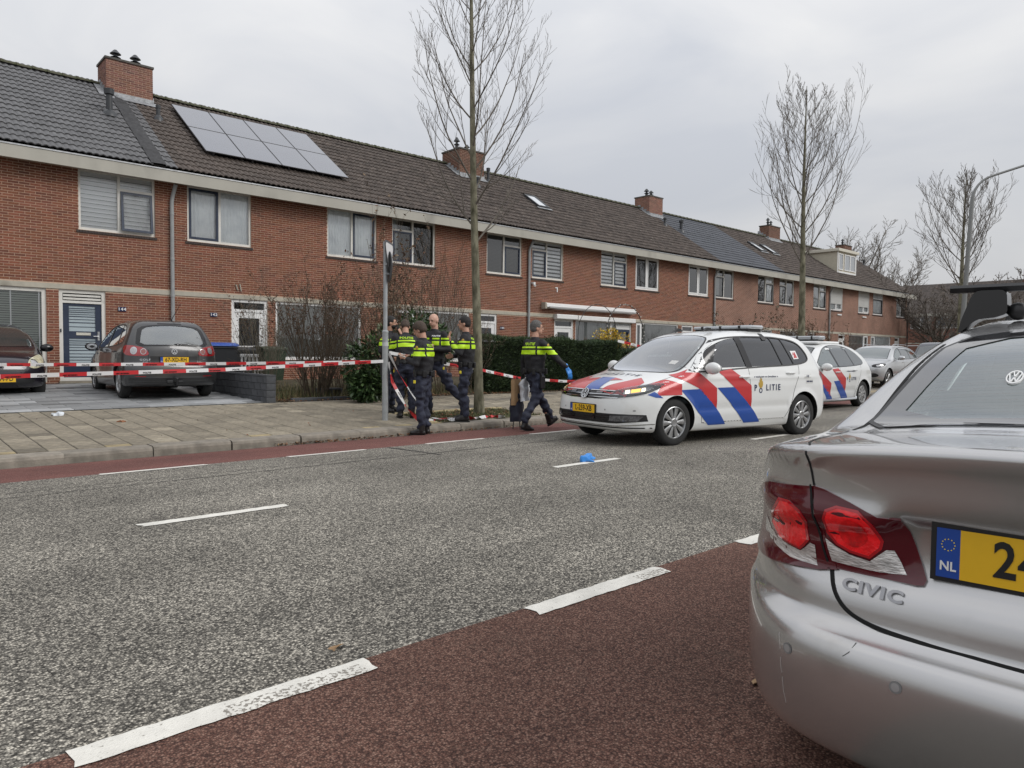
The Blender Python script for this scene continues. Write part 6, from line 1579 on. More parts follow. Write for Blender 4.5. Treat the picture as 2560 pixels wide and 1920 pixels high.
for s_ in (1, -1):
    o = oc.patch('tail_lamp', [(4.13,.50*s_,.84),(4.12,.46*s_,.90),(4.10,.55*s_,1.00),(4.05,.72*s_,1.035),(3.88,.86*s_,1.05),(3.84,.87*s_,.98),(3.92,.86*s_,.86),(4.08,.76*s_,.84)], red_lens, (.85,.52*s_,0), .004, res=.04, rnd=1)
    for (y, z, r) in ((.74, .94, .072), (.575, .925, .058)):
        cx = 4.07 if y > .6 else 4.12; D_ = (.85,.52*s_,0)
        circ = lambda rr: [(cx, y*s_+rr*math.cos(2*PI*k/20)*1.0, z+rr*math.sin(2*PI*k/20)) for k in range(20)]
        oc.patch('lamp_ring', circ(r), chrome, D_, .008, holes=(circ(r*.84),), res=.05, parent=o); oc.patch('lamp_lens', circ(r*.84), clear_lens if y > .6 else mat('pink_lens', (.28,.10,.09), .2, coat=1.), D_, .007, res=.04, parent=o)
oc.seam([(4.14,.47,.96),(4.14,.48,.75),(4.18,.46,.68)], (.95,.3,0)); oc.seam([(4.2,-.70,.665),(4.2,.70,.665)], 'B', .01, both=False); oc.seam([(4.2,-.78,.40),(4.2,.78,.40)], 'B', .02, both=False, m=black_pl)
oc.patch('plate_recess', [(-.42,.70),(.42,.70),(.44,.835),(-.44,.835)], black_pl, 'B', .002, res=.05); oc.emblem((0,.925), 'B', .055, 'vw', .008, None, black_gl)
oc.plate('67-XD-RH', (0,.765), 'B', .52, .11, -1)
oc.text('GOLF', .05, (.52,.765), 'B', chrome, 1.3, .001, .004, -1, space=1.2); oc.text('PLUS', .03, (.52,.715), 'B', chrome, 1.2, .0, .004, -1); oc.text('16', .035, (-.56,.77), 'B', chrome, 1.2, .0, .004, -1)
for s_ in (1, -1): oc.patch('rear_reflector', [(.52*s_,.435),(.70*s_,.44),(.70*s_,.455),(.52*s_,.45)], red_lens, 'B', .004)
oc.patch('bumper_lower', [(-.82,.25),(.82,.25),(.84,.40),(-.84,.40)], mat('dark_bumper', (.03,.03,.03), .5), 'B', .0015, res=.05)
q = MB(); q.tube([(4.1,0,.30),(4.28,0,.28),(4.31,0,.33),(4.31,0,.38)], .022, 8); q.ell((4.31,0,.395), (.03,.03,.03)); q.box((4.2,.05,.30),(4.27,.18,.37), bev=.02); q.box((4.2,-.14,.31),(4.26,-.03,.36), bev=.015); oc.mbput(q, 'tow_ball', black_pl, smooth=True)
q = MB(); q.tube([(4.07,-.02,1.06),(4.10,-.06,1.075),(4.085,-.45,1.06)], [.018,.012,.006], 6); oc.mbput(q, 'rear_wiper', black_pl)
q = MB(); q.tube([(3.45,-.12,1.55),(3.47,-.12,1.58),(3.75,-.22,1.90)], [.02,.008,.003], 6); oc.mbput(q, 'aerial', black_pl)
oc.patch('third_brake_lamp', [(-.22,1.47),(.22,1.47),(.22,1.49),(-.22,1.49)], black_gl, 'B', .004)
oc.seam([(2.33,1.02),(2.34,.7),(2.38,.32)]); oc.seam([(3.35,1.05),(3.3,.8),(3.1,.55),(3.05,.32)]); oc.seam([(1.3,.98),(1.25,.6),(1.3,.32)])
# ---------------------------------------------------------------- dark small car, front to the street
SC = dict(L=3.44, wr=.285, wheels=(.66, 2.98), arch=.014, bowf=(.16, .42), bowr=(.08, .25), crown=.05, res=(100, 28, 28), well=.5,
  side=[(.14,.2),(.01,.27),(.0,.48),(.03,.60),(.09,.72),(.3,.85),(.6,.94),(.8,1.02),(1.2,1.27),(1.55,1.42),(1.9,1.47),(2.6,1.46),(3.1,1.38),(3.3,1.05),(3.42,.8),(3.44,.4),(3.3,.24),(.6,.18)],
  W=[(0,.72),(.2,.77),(.4,.805),(.6,.815),(.8,.81),(.92,.79),(1.0,.765),(1.2,.70),(1.35,.63),(1.45,.56),(1.5,.5)], k=[.05,.06,.08,.12,.13,.16])
kc = Car('dark_small_car', 'small dark car at the left edge of the photo, parked nose to the street', 'car', SC, 2.055, 17.50, -89.4, .27, 1.09, None, aubergine)
DC = [(1.05,1.0),(1.3,1.18),(1.6,1.33),(2.2,1.38),(2.8,1.33),(3.0,1.15),(2.9,1.0),(1.6,.98)]
simple_car(kc, DC, [((1.95,.9),(1.85,1.5),.08)], [dark_screen]*2, [(.86,.62,.98),(.95,.68,1.02),(1.42,.56,1.345),(1.50,.30,1.39),(1.52,0,1.40),(1.50,-.30,1.39),(1.42,-.56,1.345),(.95,-.68,1.02),(.86,-.62,.98),(.76,-.3,.965),(.74,0,.96),(.76,.3,.965)], (-.6,0,.8))
kc.wheels('cover', .19, 8, m=_M['wheel_cover']); kc.mirror(1.06, .84, .97, black_gl, .95)
yel_l = mat('aged_lens', (.55,.52,.36), .2, coat=1., var=.3, vscale=14)
for s_ in (1, -1):
    o = kc.patch('headlamp', [(.20,.42*s_,.58),(.14,.44*s_,.66),(.2,.52*s_,.76),(.42,.68*s_,.83),(.58,.74*s_,.84),(.56,.76*s_,.76),(.36,.70*s_,.62),(.24,.54*s_,.56)], yel_l, (-.85,.52*s_,.1), .006, res=.04, rnd=2)
    circ = lambda rr: [(.25+.12*rr*math.cos(a), (.55+rr*math.cos(a))*s_, .675+rr*math.sin(a)) for a in [2*PI*k/20 for k in range(20)]]
    kc.patch('headlamp_bowl', circ(.075), chrome, (-.85,.52*s_,.1), .010, holes=(circ(.062),), res=.04, parent=o); kc.patch('headlamp_light', circ(.06), clear_lens, (-.85,.52*s_,.1), .009, res=.04, parent=o)
kc.patch('upper_intake', [(-.42,.53),(.42,.53),(.5,.565),(-.5,.565)], black_pl, 'F', .003, rnd=1); kc.patch('lower_intake', [(-.50,.27),(-.62,.40),(.62,.40),(.50,.27)], black_pl, 'F', .003, rnd=1)
kc.seam([(-.4,.66),(0,.655),(.4,.66)], 'F', both=False); kc.plate('65-TH-PD', (0,.385), 'F', .50, .11, 1)
q = MB()
for z in (.60, .645): 
    for s_ in (1, -1): q.add([(-.012,0,z+.035),(-.012,0,z+.055),(.006,.075*s_,z+.012),(.006,.075*s_,z-.008),(.05,0,z+.035),(.05,.075*s_,z-.008)], [(0,1,2,3), (4,5,3), (0,3,5,4)])
kc.mbput(q, 'emblem', chrome)
q = MB(); q.tube([(.85,-.25,.99),(.90,-.2,1.01),(.98,.35,1.03)], .009, 5); kc.mbput(q, 'wiper', black_pl)
# ---------------------------------------------------------------- silver sedan close to the camera
SS = dict(L=4.54, wr=.32, wheels=(.90, 3.60), arch=.012, bowf=(.16, .45), bowr=(.12, .62), brl=.34, crown=.085, res=(210, 64, 60), well=.55, near=1,
  side=[(.15,.21),(.02,.28),(.0,.5),(.05,.66),(.18,.75),(.6,.87),(1.0,.97),(1.3,1.12),(1.8,1.36),(2.1,1.46),(2.45,1.495),(2.8,1.48),(3.1,1.435),(3.4,1.345),(3.65,1.235),(3.85,1.145),(3.97,1.122),(4.2,1.122),(4.38,1.118),(4.452,1.114),(4.464,1.106),(4.464,1.088),(4.456,1.078),(4.444,1.068),(4.438,1.02),(4.436,.97),(4.422,.945),(4.388,.93),(4.384,.86),(4.392,.80),(4.42,.765),(4.440,.74),(4.448,.70),(4.450,.665),(4.455,.658),(4.47,.655),(4.505,.648),(4.535,.625),(4.545,.58),(4.542,.50),(4.525,.42),(4.495,.345),(4.44,.315),(4.30,.295),(4.15,.24),(4.0,.21),(.6,.18)],
  W=[(0,.78),(.18,.80),(.25,.835),(.35,.865),(.48,.876),(.62,.878),(.80,.868),(.90,.845),(.97,.805),(1.04,.745),(1.12,.685),(1.25,.62),(1.38,.55),(1.46,.51),(1.55,.42)], k=[.05,.05,.04,.04,.05,.12],
  # the plate recess is only in the middle of the lid: fill it out again towards the lamps
  extra=lambda x, ay, z: -.036*sstep((ay-.30)/.10)*np.exp(-((z-.865)/.075)**4)*sstep((x-4.1)/.15))
sv = Car('silver_sedan', 'silver sedan close at the right edge with roof bars, its rear lamp in front', 'car', SS, 6.22, .677, 5.0, 0., 1., None, silver)
DS = [(1.25,.99),(1.7,1.25),(2.1,1.40),(2.6,1.43),(3.1,1.36),(3.45,1.21),(3.62,1.06),(2.5,1.01)]
RS = [(3.925,.575,1.085),(3.915,.30,1.11),(3.91,0,1.12),(3.915,-.30,1.11),(3.925,-.575,1.085),(3.60,-.53,1.23),(3.22,-.465,1.37),(3.15,-.25,1.41),(3.13,0,1.42),(3.15,.25,1.41),(3.22,.465,1.37),(3.60,.53,1.23)]
RSi = [(3.86,.50,1.12),(3.855,0,1.15),(3.86,-.50,1.12),(3.56,-.455,1.255),(3.27,-.40,1.365),(3.22,0,1.40),(3.27,.40,1.365),(3.56,.455,1.255)]
WSs = [(1.12,.62,1.03),(1.85,.50,1.38),(1.95,0,1.45),(1.85,-.50,1.38),(1.12,-.62,1.03),(1.03,0,1.0)]
sD = (.42, 0, .9)
sv.body(cavity=(1.1, 3.9, .62), cuts=cut_sides(DS)+[(RSi, sD, None, 0), (WSs, (-.5,0,.85), None, 0)])
side_glass(sv, DS, [((2.45,.9),(2.35,1.5),.09),((3.2,1.0),(3.05,1.5),.03)], [car_glass]*3)
sv.patch('windscreen', WSs, car_glass, (-.5,0,.85), .001, res=.08, rnd=1)
sv.patch('rear_window', RS, glass('sedan_rear_glass', (.50,.60,.56), .012, 1.15, body=(.34,.42,.385), bodyfac=.20), sD, .001, res=.04, rnd=1)
frit = mat('window_frit', (.022,.022,.024), .06, spec=1., coat=1.)
sv.patch('window_frit', RS, frit, sD, .004, holes=(RSi,), res=.035, rnd=1)
sv.patch('window_seal', [tuple(Vector(p)+Vector((.008*np.sign(p[2]-1.2)*-1, .014*np.sign(p[1]), .0))) for p in RS], black_pl, sD, .003, holes=(RS,), res=.04, rnd=1)
for i in range(15):
    t = (i+1)/16.; y = .49-.09*t; x = 3.86-.60*t; z = 1.125+.255*t
    sv.seam([(x+.0, -y, z), (x-.012, 0, z+.02), (x, y, z)], sD, .0007, both=False, m=mat('heater_wire', (.10,.06,.04), .6), eps=.005, name='heater_wire')
sv.seam([(3.93,.60,1.09),(3.60,.56,1.225),(3.25,.50,1.36)], (.3,.5,.8), .012); sv.wheels('multi', .215, 7)
sv.mirror(1.5, .88, 1.0); sv.seats((2.0,), zf=.30); sv.seats((2.78,), (.42, 0, -.42), .27)
q = MB(); q.box((3.45,-.6,.95),(3.90,.6,1.03), bev=.03); sv.mbput(q, 'parcel_shelf', interior)
# roof bars
rb_ = MB()
rz = lambda x, y: sv.cast(Vector((x, y, 2)), Vector((0, 0, 1)))[0].z
for xb in (2.88, 2.05):
    zt = rz(xb, .0)+.115
    q = MB(); q.prism([(xb-.022, zt-.012), (xb-.034, zt+.002), (xb-.026, zt+.016), (xb+.02, zt+.018), (xb+.034, zt+.006), (xb+.024, zt-.012)], -.56, .56, 'xz'); bar = sv.mbput(q, 'roof_bar', black_pl, smooth=True)
    for s_ in (1, -1):
        f = MB(); zb = rz(xb, .46)
        P0 = [(.525*s_, zb-.035), (.515*s_, zb+.02), (.475*s_, zt-.008), (.365*s_, zt-.008), (.36*s_, zb+.045), (.40*s_, zb+.03), (.46*s_, zb+.025)]
        f.prism(chaikin(P0, 2, True, .14), xb-.048, xb+.048, 'yz'); ft = sv.mbput(f, 'bar_foot', black_gl, bar, smooth=True, angle=30)
        g = MB(); g.ell((xb-.01, .335*s_, zb+.055), (.035,.035,.035)); sv.mbput(g, 'clamp_knob', black_pl, ft, smooth=True)
# tail lamps
dred = mat('lamp_dark_red', (.085,.003,.009), .12, spec=.5, coat=.35)
bred = mat('lamp_bright_red', (.90,.004,.010), .14, spec=.5, coat=.8, var=.35, vscale=26, bump=.5, bscale=55, emis=((1,.02,.03), .05))  # unlit lens; a faint glow is added to its red
rred = mat('lamp_rim_red', (.42,.004,.012), .08, coat=1.)
lens_c = mat('lamp_clear', (.68,.66,.64), .14, metal=.35, coat=1., var=.35, vscale=16, stretch=(1,2,9), bump=.5, bscale=30)
IN = [(.545,.978),(.515,.974),(.445,.952),(.381,.929),(.335,.931),(.320,.90),(.307,.867),(.279,.792),(.283,.779),(.30,.7755),(.385,.776),(.503,.770),(.527,.86)]
OI = [(.505,.925),(.477,.939),(.423,.937),(.391,.911),(.373,.870),(.376,.850),(.400,.823),(.448,.827),(.482,.838),(.508,.862),(.513,.905)]
CI = [(.512,.848),(.482,.833),(.448,.822),(.400,.817),(.368,.849),(.352,.850),(.338,.825),(.322,.794),(.497,.792)]
def shrink(P, d): return ring_off(P, -d)
for s_ in (1, -1):
    B3 = lambda P: [(4.43, y*s_, z) for y, z in P]
    o = sv.patch('tail_lamp', B3(IN), dred, 'B', .006, res=.02, thick=.02)
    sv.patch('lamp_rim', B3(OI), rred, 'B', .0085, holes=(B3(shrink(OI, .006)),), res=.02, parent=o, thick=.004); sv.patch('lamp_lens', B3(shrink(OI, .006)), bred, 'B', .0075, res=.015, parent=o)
    cc_ = (.44, .878); rng2 = [(cc_[0]+.036*math.cos(a), cc_[1]+.036*math.sin(a)) for a in [2*PI*k/20 for k in range(20)]]; sv.patch('lamp_bowl', B3(rng2), mat('lamp_bowl_red', (.62,.004,.008), .14, coat=.5, var=.5, vscale=34), 'B', .0085, res=.015, parent=o)
    sv.patch('reverse_lens', B3(CI), lens_c, 'B', .0080, res=.018, parent=o)
    Do = (.80, .60*s_, 0); A3 = lambda P: [(x, y*s_, z) for x, y, z in P]
    OUT = [(4.385,.558,.976),(4.31,.63,.962),(4.23,.70,.950),(4.14,.755,.930),(4.02,.815,.895),(3.93,.855,.84),(3.91,.862,.78),(3.93,.865,.715),(4.02,.83,.70),(4.14,.77,.712),(4.25,.69,.728),(4.37,.55,.755),(4.40,.512,.768)]
    o2 = sv.patch('tail_lamp', A3(OUT), dred, Do, .006, res=.025, thick=.02)
    Dc = (.93, -.36*s_, 0); OO = [(.654,.923),(.628,.925),(.600,.911),(.580,.885),(.570,.830),(.592,.794),(.652,.799),(.678,.832),(.672,.886)]; C3 = lambda P: [(4.32, y*s_, z) for y, z in P]
    CO = [(.694,.843),(.681,.824),(.656,.795),(.592,.790),(.568,.824),(.556,.822),(.548,.763),(.618,.757),(.696,.774)]
    sv.patch('indicator_lens', C3(CO), lens_c, Dc, .0072, res=.018, parent=o2)
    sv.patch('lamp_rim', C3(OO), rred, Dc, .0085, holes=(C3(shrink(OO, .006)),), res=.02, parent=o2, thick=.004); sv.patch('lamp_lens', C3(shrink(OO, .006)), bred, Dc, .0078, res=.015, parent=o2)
    sv.seam(A3([(4.39,.553,.98),(4.42,.528,.86),(4.42,.505,.765)]), 'B' if s_ > 0 else 'B', .007, both=False, eps=.008)
# boot lid seams, badge, plate, bumper details
sv.seam([(4.38,.566,1.066),(4.43,.557,1.026),(4.43,.548,.978)], 'B', .006); sv.seam([(4.43,.503,.770),(4.43,.491,.74),(4.43,.470,.706),(4.43,.438,.681),(4.43,.382,.667),(4.43,.267,.661),(4.43,.086,.660),(4.43,-.01,.660)], 'B', .010, eps=.002)
sv.seam([(4.36,.566,1.075),(4.27,.60,1.09),(4.1,.60,1.10),(3.95,.60,1.095)], 'T', .006)
sv.text('CIVIC', .033, (.392,.744), 'B', mat('badge_metal', (.30,.30,.31), .3, metal=.9), 1.55, .0012, .004, -1, .0025, space=1.15, name='badge')
sv.plate('24-LBT-7', (0,.868), 'B', .52, .112, -1)
sg_ = mat('sensor_silver', (.42,.425,.43), .4, metal=.6)
for y, z in ((.569,.572), (.303,.580), (-.303,.580), (-.569,.572)):
    c0 = [(4.53, y+.0135*math.cos(a), z+.0135*math.sin(a)) for a in [2*PI*k/16 for k in range(16)]]; c1 = [(4.53, y+.0095*math.cos(a), z+.0095*math.sin(a)) for a in [2*PI*k/16 for k in range(16)]]
    o = sv.patch('parking_sensor', c0, mat('sensor_ring', (.20,.20,.20), .5), 'B', .0015, res=.02, holes=(c1,)); sv.patch('sensor_face', c1, sg_, 'B', .0022, res=.02, parent=o)
scr = mat('scratch', (.62,.60,.58), .7)
for (a, b) in (((.600,.628),(.592,.56)), ((.590,.54),(.586,.50)), ((.585,.49),(.578,.42))): sv.seam([(4.5,a[0],a[1]),(4.5,(a[0]+b[0])/2+.002,(a[1]+b[1])/2),(4.5,b[0],b[1])], 'B', .0013, both=False, m=scr, name='scratch', sm=0)
sv.seam([(4.52,.400,.640),(4.52,.41,.62),(4.52,.423,.608)], 'B', .0016, both=False, m=mat('scuff', (.12,.12,.12), .8), name='scuff', sm=0)
sv.emblem((3.60,.235,1.245), sD, .022, 'vw', .002, bright, vs=2.1)  # badge modelled on the glass in place of another car's reflection
# ================================================================== PEOPLE
skin = mat('skin', (.48,.27,.19), .55, var=.08, vscale=14); skin2 = mat('skin_pale', (.55,.33,.25), .5, var=.06, vscale=14)
uni_top = mat('uniform_black', (.012,.012,.015), .75, var=.3, vscale=14, bump=.4, bscale=60); uni_leg = mat('uniform_navy', (.020,.024,.044), .8, var=.35, vscale=10, bump=.5, bscale=35)
hivis = mat('hivis_yellow', (.50,.78,.015), .5, emis=((.6,1,.02), .04)); boot_m = mat('boot_leather', (.012,.011,.011), .4, var=.3, vscale=20)
belt_m = mat('belt_black', (.008,.008,.009), .45); hair_b = mat('hair_brown', (.055,.036,.024), .7, var=.4, vscale=60, bump=.6, bscale=120); hair_d = mat('hair_dark', (.012,.010,.009), .7, var=.4, vscale=60, bump=.5, bscale=120)
hair_g = mat('hair_grey', (.10,.095,.09), .75, var=.4, vscale=60, bump=.5, bscale=120); glove_b = mat('nitrile_blue', (.04,.25,.68), .45, var=.15, vscale=30); eye_m = mat('eye_dark', (.02,.015,.012), .3); lip_m = mat('lip', (.30,.12,.10), .6)
def capsule(mb, a, b, ra, rb, n=12, sq=(1, 1)):
    a, b = Vector(a), Vector(b); d = (b-a); L = d.length; t = d/L if L > 1e-6 else Vector((0,0,1)); up = Vector((0,0,1)) if abs(t.z) < .9 else Vector((1,0,0)); u = t.cross(up).normalized(); v = t.cross(u)
    rings = []
    for k in range(4): th = PI/2*(k/4.); rings.append((a-t*ra*math.cos(th), ra*math.sin(th)+1e-4))
    rings.append((a, ra)); rings.append((b, rb))
    for k in range(1, 5): th = PI/2*(k/4.); rings.append((b+t*rb*math.sin(th), rb*math.cos(th)+1e-4))
    V = [tuple(c+(u*math.cos(2*PI*i/n)*sq[0]+v*math.sin(2*PI*i/n)*sq[1])*r) for c, r in rings for i in range(n)]; m = len(rings)
    mb.add(V, [(j*n+i, j*n+(i+1) % n, (j+1)*n+(i+1) % n, (j+1)*n+i) for j in range(m-1) for i in range(n)]+[tuple(reversed(range(n))), tuple(range((m-1)*n, m*n))])
def loft(mb, rings, n=18, p=2.4):
    """rings: (cx, cy, cz, rx, ry) bottom to top, superelliptic"""
    V = []
    for cx, cy, cz, rx, ry in rings:
        for i in range(n):
            a = 2*PI*i/n; c, s_ = math.cos(a), math.sin(a); V.append((cx+rx*math.copysign(abs(c)**(2/p), c), cy+ry*math.copysign(abs(s_)**(2/p), s_), cz))
    m = len(rings); mb.add(V, [(j*n+i, j*n+(i+1) % n, (j+1)*n+(i+1) % n, (j+1)*n+i) for j in range(m-1) for i in range(n)]+[tuple(reversed(range(n))), tuple(range((m-1)*n, m*n))])
def blob(mb, voxel, sm=2):
    me = mb.mesh('b', skin); o = link('tmp_blob', me)
    md = o.modifiers.new('r', 'REMESH'); md.mode = 'VOXEL'; md.voxel_size = voxel; md.use_smooth_shade = True
    m2 = o.modifiers.new('s', 'SMOOTH'); m2.factor = .5; m2.iterations = sm
    dg = bpy.context.evaluated_depsgraph_get(); dg.update(); nm = bpy.data.meshes.new_from_object(o.evaluated_get(dg)); bpy.data.objects.remove(o); return nm
def wrinkle(me, amp, sc, seed=0):
    n = len(me.vertices); X = np.empty(n*3, np.float32); N_ = np.empty(n*3, np.float32); me.vertices.foreach_get('co', X); me.vertices.foreach_get('normal', N_); X = X.reshape(-1, 3); N_ = N_.reshape(-1, 3)
    d = np.array([mnoise.noise(Vector((p[0]*sc+seed, p[1]*sc, p[2]*sc*1.7))) for p in X])[:, None]; X += N_*d*amp; me.vertices.foreach_set('co', X.ravel()); me.update()
def hand(mb, w, d, nrm, curl=.5, sc=1., side=1):
    """wrist, direction to the fingers, palm normal; five separate fingers, thumb from the side of the palm"""
    w, d, nrm = Vector(w), Vector(d).normalized(), Vector(nrm).normalized(); nrm = (nrm-d*nrm.dot(d)).normalized(); s_ = d.cross(nrm)*side
    for k in range(4):
        o = (k-1.5)*.020*sc; capsule(mb, w+s_*o*.7+d*.01, w+s_*o+d*.085*sc, .014*sc, .012*sc, 8)
        p = w+s_*o+d*.088*sc; L = (.042, .047, .044, .034)[k]*sc; q = d.copy(); a = curl*(.6+.08*k)
        for j in range(3):
            q = (Matrix.Rotation(a, 3, d.cross(nrm)) @ q); 
            if (q-d).dot(nrm) < 0 and j == 0: q = Matrix.Rotation(-2*a, 3, d.cross(nrm)) @ q; a = -a
            capsule(mb, p, p+q*L, (.0098-.0012*j)*sc, (.0088-.0012*j)*sc, 8); p = p+q*L; L *= .72
    t0 = w+d*.025*sc-s_*.024*sc; t1 = t0+(d*.6-s_*.75+nrm*.35).normalized()*.045*sc; t2 = t1+(d*.85-s_*.2+nrm*.5*curl).normalized()*.032*sc
    capsule(mb, t0, t1, .014*sc, .011*sc, 8); capsule(mb, t1, t2, .011*sc, .009*sc, 8)
def person(label, X, Y, Z, head_deg, P):
    """local frame: facing +X, left +Y. P: pose and looks"""
    T = thing('person', label, 'police officer', (X, Y, Z), R(head_deg), P.get('group', 'police officers'), P.get('h', 1.82)/1.80)
    g = lambda k, d: Vector(P.get(k, d))
    lean = P.get('lean', 0.); hipc = g('hip', (0, 0, .95)); LM = Matrix.Translation(hipc) @ Matrix.Rotation(lean, 4, 'Y') @ Matrix.Translation(-hipc)   # torso frame
    q = lambda v: LM @ Vector(v)
    legs = {s: [q((0, .09*s, .92)), g('knee%+d' % s, (.02, .10*s, .50)), g('ank%+d' % s, (-.02, .105*s, .09))] for s in (1, -1)}
    arms = {s: [q((0, .185*s, 1.43)), q(P.get('elb%+d' % s, (-.02, .25*s, 1.15))), q(P.get('wri%+d' % s, (.08, .24*s, .92)))] for s in (1, -1)}
    sk = P.get('skin', skin)
    # --- body (skin): head, neck, slim torso and limbs under the clothes, hands
    b = MB(); hc = Vector(P.get('headc', (.035, 0, 1.675))); HR = Matrix.Rotation(P.get('yaw', 0.), 4, 'Z') @ Matrix.Rotation(P.get('pitch', 0.), 4, 'Y')
    HM = LM @ Matrix.Translation(hc) @ HR; ht = np.array(HM)
    b.ell((-.008, 0, .018), (.098, .076, .100), 20, 14, T=HM); b.ell((.028, 0, -.045), (.062, .058, .068), 16, 10, T=HM); b.ell((.045, 0, -.082), (.036, .036, .028), 12, 8, T=HM)
    capsule(b, HM @ Vector((.082, 0, .012)), HM @ Vector((.104, 0, -.022)), .010, .015, 8)
    capsule(b, HM @ Vector((.082, -.018, -.058)), HM @ Vector((.082, .018, -.058)), .010, .010, 8); capsule(b, HM @ Vector((.078, -.035, .028)), HM @ Vector((.078, .035, .028)), .012, .012, 8)
    for s in (1, -1): b.ell((-.012, .078*s, -.010), (.020, .009, .032), 10, 8, T=HM @ Matrix.Rotation(-.2, 4, 'Y'))
    capsule(b, q((-.015, 0, 1.44)), HM @ Vector((-.018, 0, -.06)), .062, .055, 14)
    loft(b, [(*q((0, 0, z))[:], rx, ry) for z, rx, ry in ((.9, .09, .12), (1.2, .09, .13), (1.42, .06, .12))])
    for s in (1, -1):
        capsule(b, legs[s][0], legs[s][1], .05, .04, 8); capsule(b, legs[s][1], legs[s][2], .04, .03, 8)
        capsule(b, arms[s][0], arms[s][1], .035, .03, 8); capsule(b, arms[s][1], arms[s][2], .03, .026, 10)
        if s not in P.get('gloved', {}):
            fd = q(P['hd%+d' % s])-q((0,0,0)) if 'hd%+d' % s in P else (arms[s][2]-arms[s][1]); nn = P.get('hn%+d' % s, (0, -s, 0)); hand(b, arms[s][2], fd, nn, P.get('curl%+d' % s, .5), 1.02, s)
    bme_ = blob(b, .0072, 2); bme_.materials.clear(); bme_.materials.append(sk); bo = link('body', bme_, T)
    for s in (1, -1):
        e = MB(); e.ell((.079, .030*s, .006), (.010, .014, .007), 8, 6, T=HM); e.build('eye', eye_m, bo, smooth=True); e = MB(); capsule(e, HM @ Vector((.090, .016*s, .026)), HM @ Vector((.080, .046*s, .026)), .0045, .0035, 6); e.build('eyebrow', P.get('hairm', hair_b), bo)
    e = MB(); capsule(e, HM @ Vector((.0905, -.020, -.053)), HM @ Vector((.0905, .020, -.053)), .0035, .0035, 6); e.build('mouth', lip_m, bo)
    if P.get('gloved'):
        for s, gm in P['gloved'].items():
            gb = MB(); fd = P.get('hd%+d' % s); fd = (arms[s][2]-arms[s][1]) if fd is None else Vector(fd); hand(gb, arms[s][2], fd, P.get('hn%+d' % s, (0, -s, 0)), P.get('curl%+d' % s, .5), 1.12, s); capsule(gb, arms[s][2]-fd.normalized()*.05, arms[s][2]+fd.normalized()*.02, .034, .028, 10)
            m_ = blob(gb, .006, 2); m_.materials.clear(); m_.materials.append(gm); link('glove', m_, T)
    # --- hair
    hm = P.get('hairm'); hs = P.get('hair', 'short')
    if hs != 'bald':
        h = MB(); th = .012 if hs == 'short' else .024
        h.ell((-.016, 0, .034), (.098+th*.6, .076+th*.8, .092+th), 20, 12, T=HM); h.ell((-.045, 0, -.005), (.066+th*.5, .070+th*.7, .075), 16, 10, T=HM)
        if hs == 'fringe': h.ell((.045, .0, .085), (.055, .066, .032), 14, 8, T=HM); h.ell((.06, .03, .07), (.036, .036, .022), 12, 8, T=HM)
        hme = blob(h, .008, 1); bm = bmesh.new(); bm.from_mesh(hme); inv = HM.inverted()
        kill = []
        for f in bm.faces:
            c = inv @ f.calc_center_median()
            if (c.x > .045 and c.z < (.062 if hs != 'fringe' else .052)) or (c.x > -.012 and c.z < .012) or (c.z < -.062): kill.append(f)
        bmesh.ops.delete(bm, geom=kill, context='FACES'); bm.to_mesh(hme); bm.free(); hme.materials.clear(); hme.materials.append(hm); link('hair', hme, T)
    if P.get('beard'):
        h = MB(); h.ell((.036, 0, -.062), (.060, .062, .052), 16, 10, T=HM); bmm = blob(h, .008, 1); bm = bmesh.new(); bm.from_mesh(bmm); inv = HM.inverted(); bmesh.ops.delete(bm, geom=[f for f in bm.faces if (inv @ f.calc_center_median()).z > -.035], context='FACES'); bm.to_mesh(bmm); bm.free(); bmm.materials.clear(); bmm.materials.append(P['hairm']); link('beard', bmm, T)
    # --- shirt with padded vest
    s_ = MB(); V0 = len(s_.V)
    rg = [(.93, .122, .168), (1.0, .128, .172), (1.08, .138, .178), (1.2, .150, .190), (1.32, .150, .200), (1.40, .128, .196), (1.46, .095, .150), (1.50, .062, .080)]
    tm = MB(); loft(tm, [(-.005, 0, z, rx, ry) for z, rx, ry in rg], 24, 2.6); s_.add(tm.V[0], tm.F, T=LM)
    tm = MB(); tm.lathe([(.068, 1.47), (.064, 1.535), (.058, 1.536)], 16); s_.add(tm.V[0], tm.F, T=LM)
    for s in (1, -1):
        capsule(s_, arms[s][0], arms[s][1], .070, .056, 12); capsule(s_, arms[s][1], arms[s][1]+(arms[s][2]-arms[s][1])*.93, .056, .042, 12)
    sm = blob(s_, .0125, 3); wrinkle(sm, .014, 9, P.get('seed', 0)); sm.materials.clear(); sm.materials.append(uni_top); so = link('shirt', sm, T)
    # --- hi-vis bands cut from the shirt surface
    bm = bmesh.new(); bm.from_mesh(sm); inv = LM.inverted(); n0 = (LM.to_3x3() @ Vector((0, 0, 1)))
    for z in (1.245, 1.315, 1.345, 1.372): bmesh.ops.bisect_plane(bm, geom=bm.verts[:]+bm.edges[:]+bm.faces[:], plane_co=LM @ Vector((0, 0, z)), plane_no=n0)
    for y in (.150, .172, -.150, -.172, .03, -.03): bmesh.ops.bisect_plane(bm, geom=bm.verts[:]+bm.edges[:]+bm.faces[:], plane_co=LM @ Vector((0, y, 0)), plane_no=(0, 1, 0))
    kill = []
    for f in bm.faces:
        c = inv @ f.calc_center_median(); ok = (1.245 < c.z < 1.315 or 1.345 < c.z < 1.372) and not (.150 < abs(c.y) < .172) and not (c.x > .05 and abs(c.y) < .03)
        if abs(c.y) < .24 and c.x > .22: ok = False
        if not ok: kill.append(f)
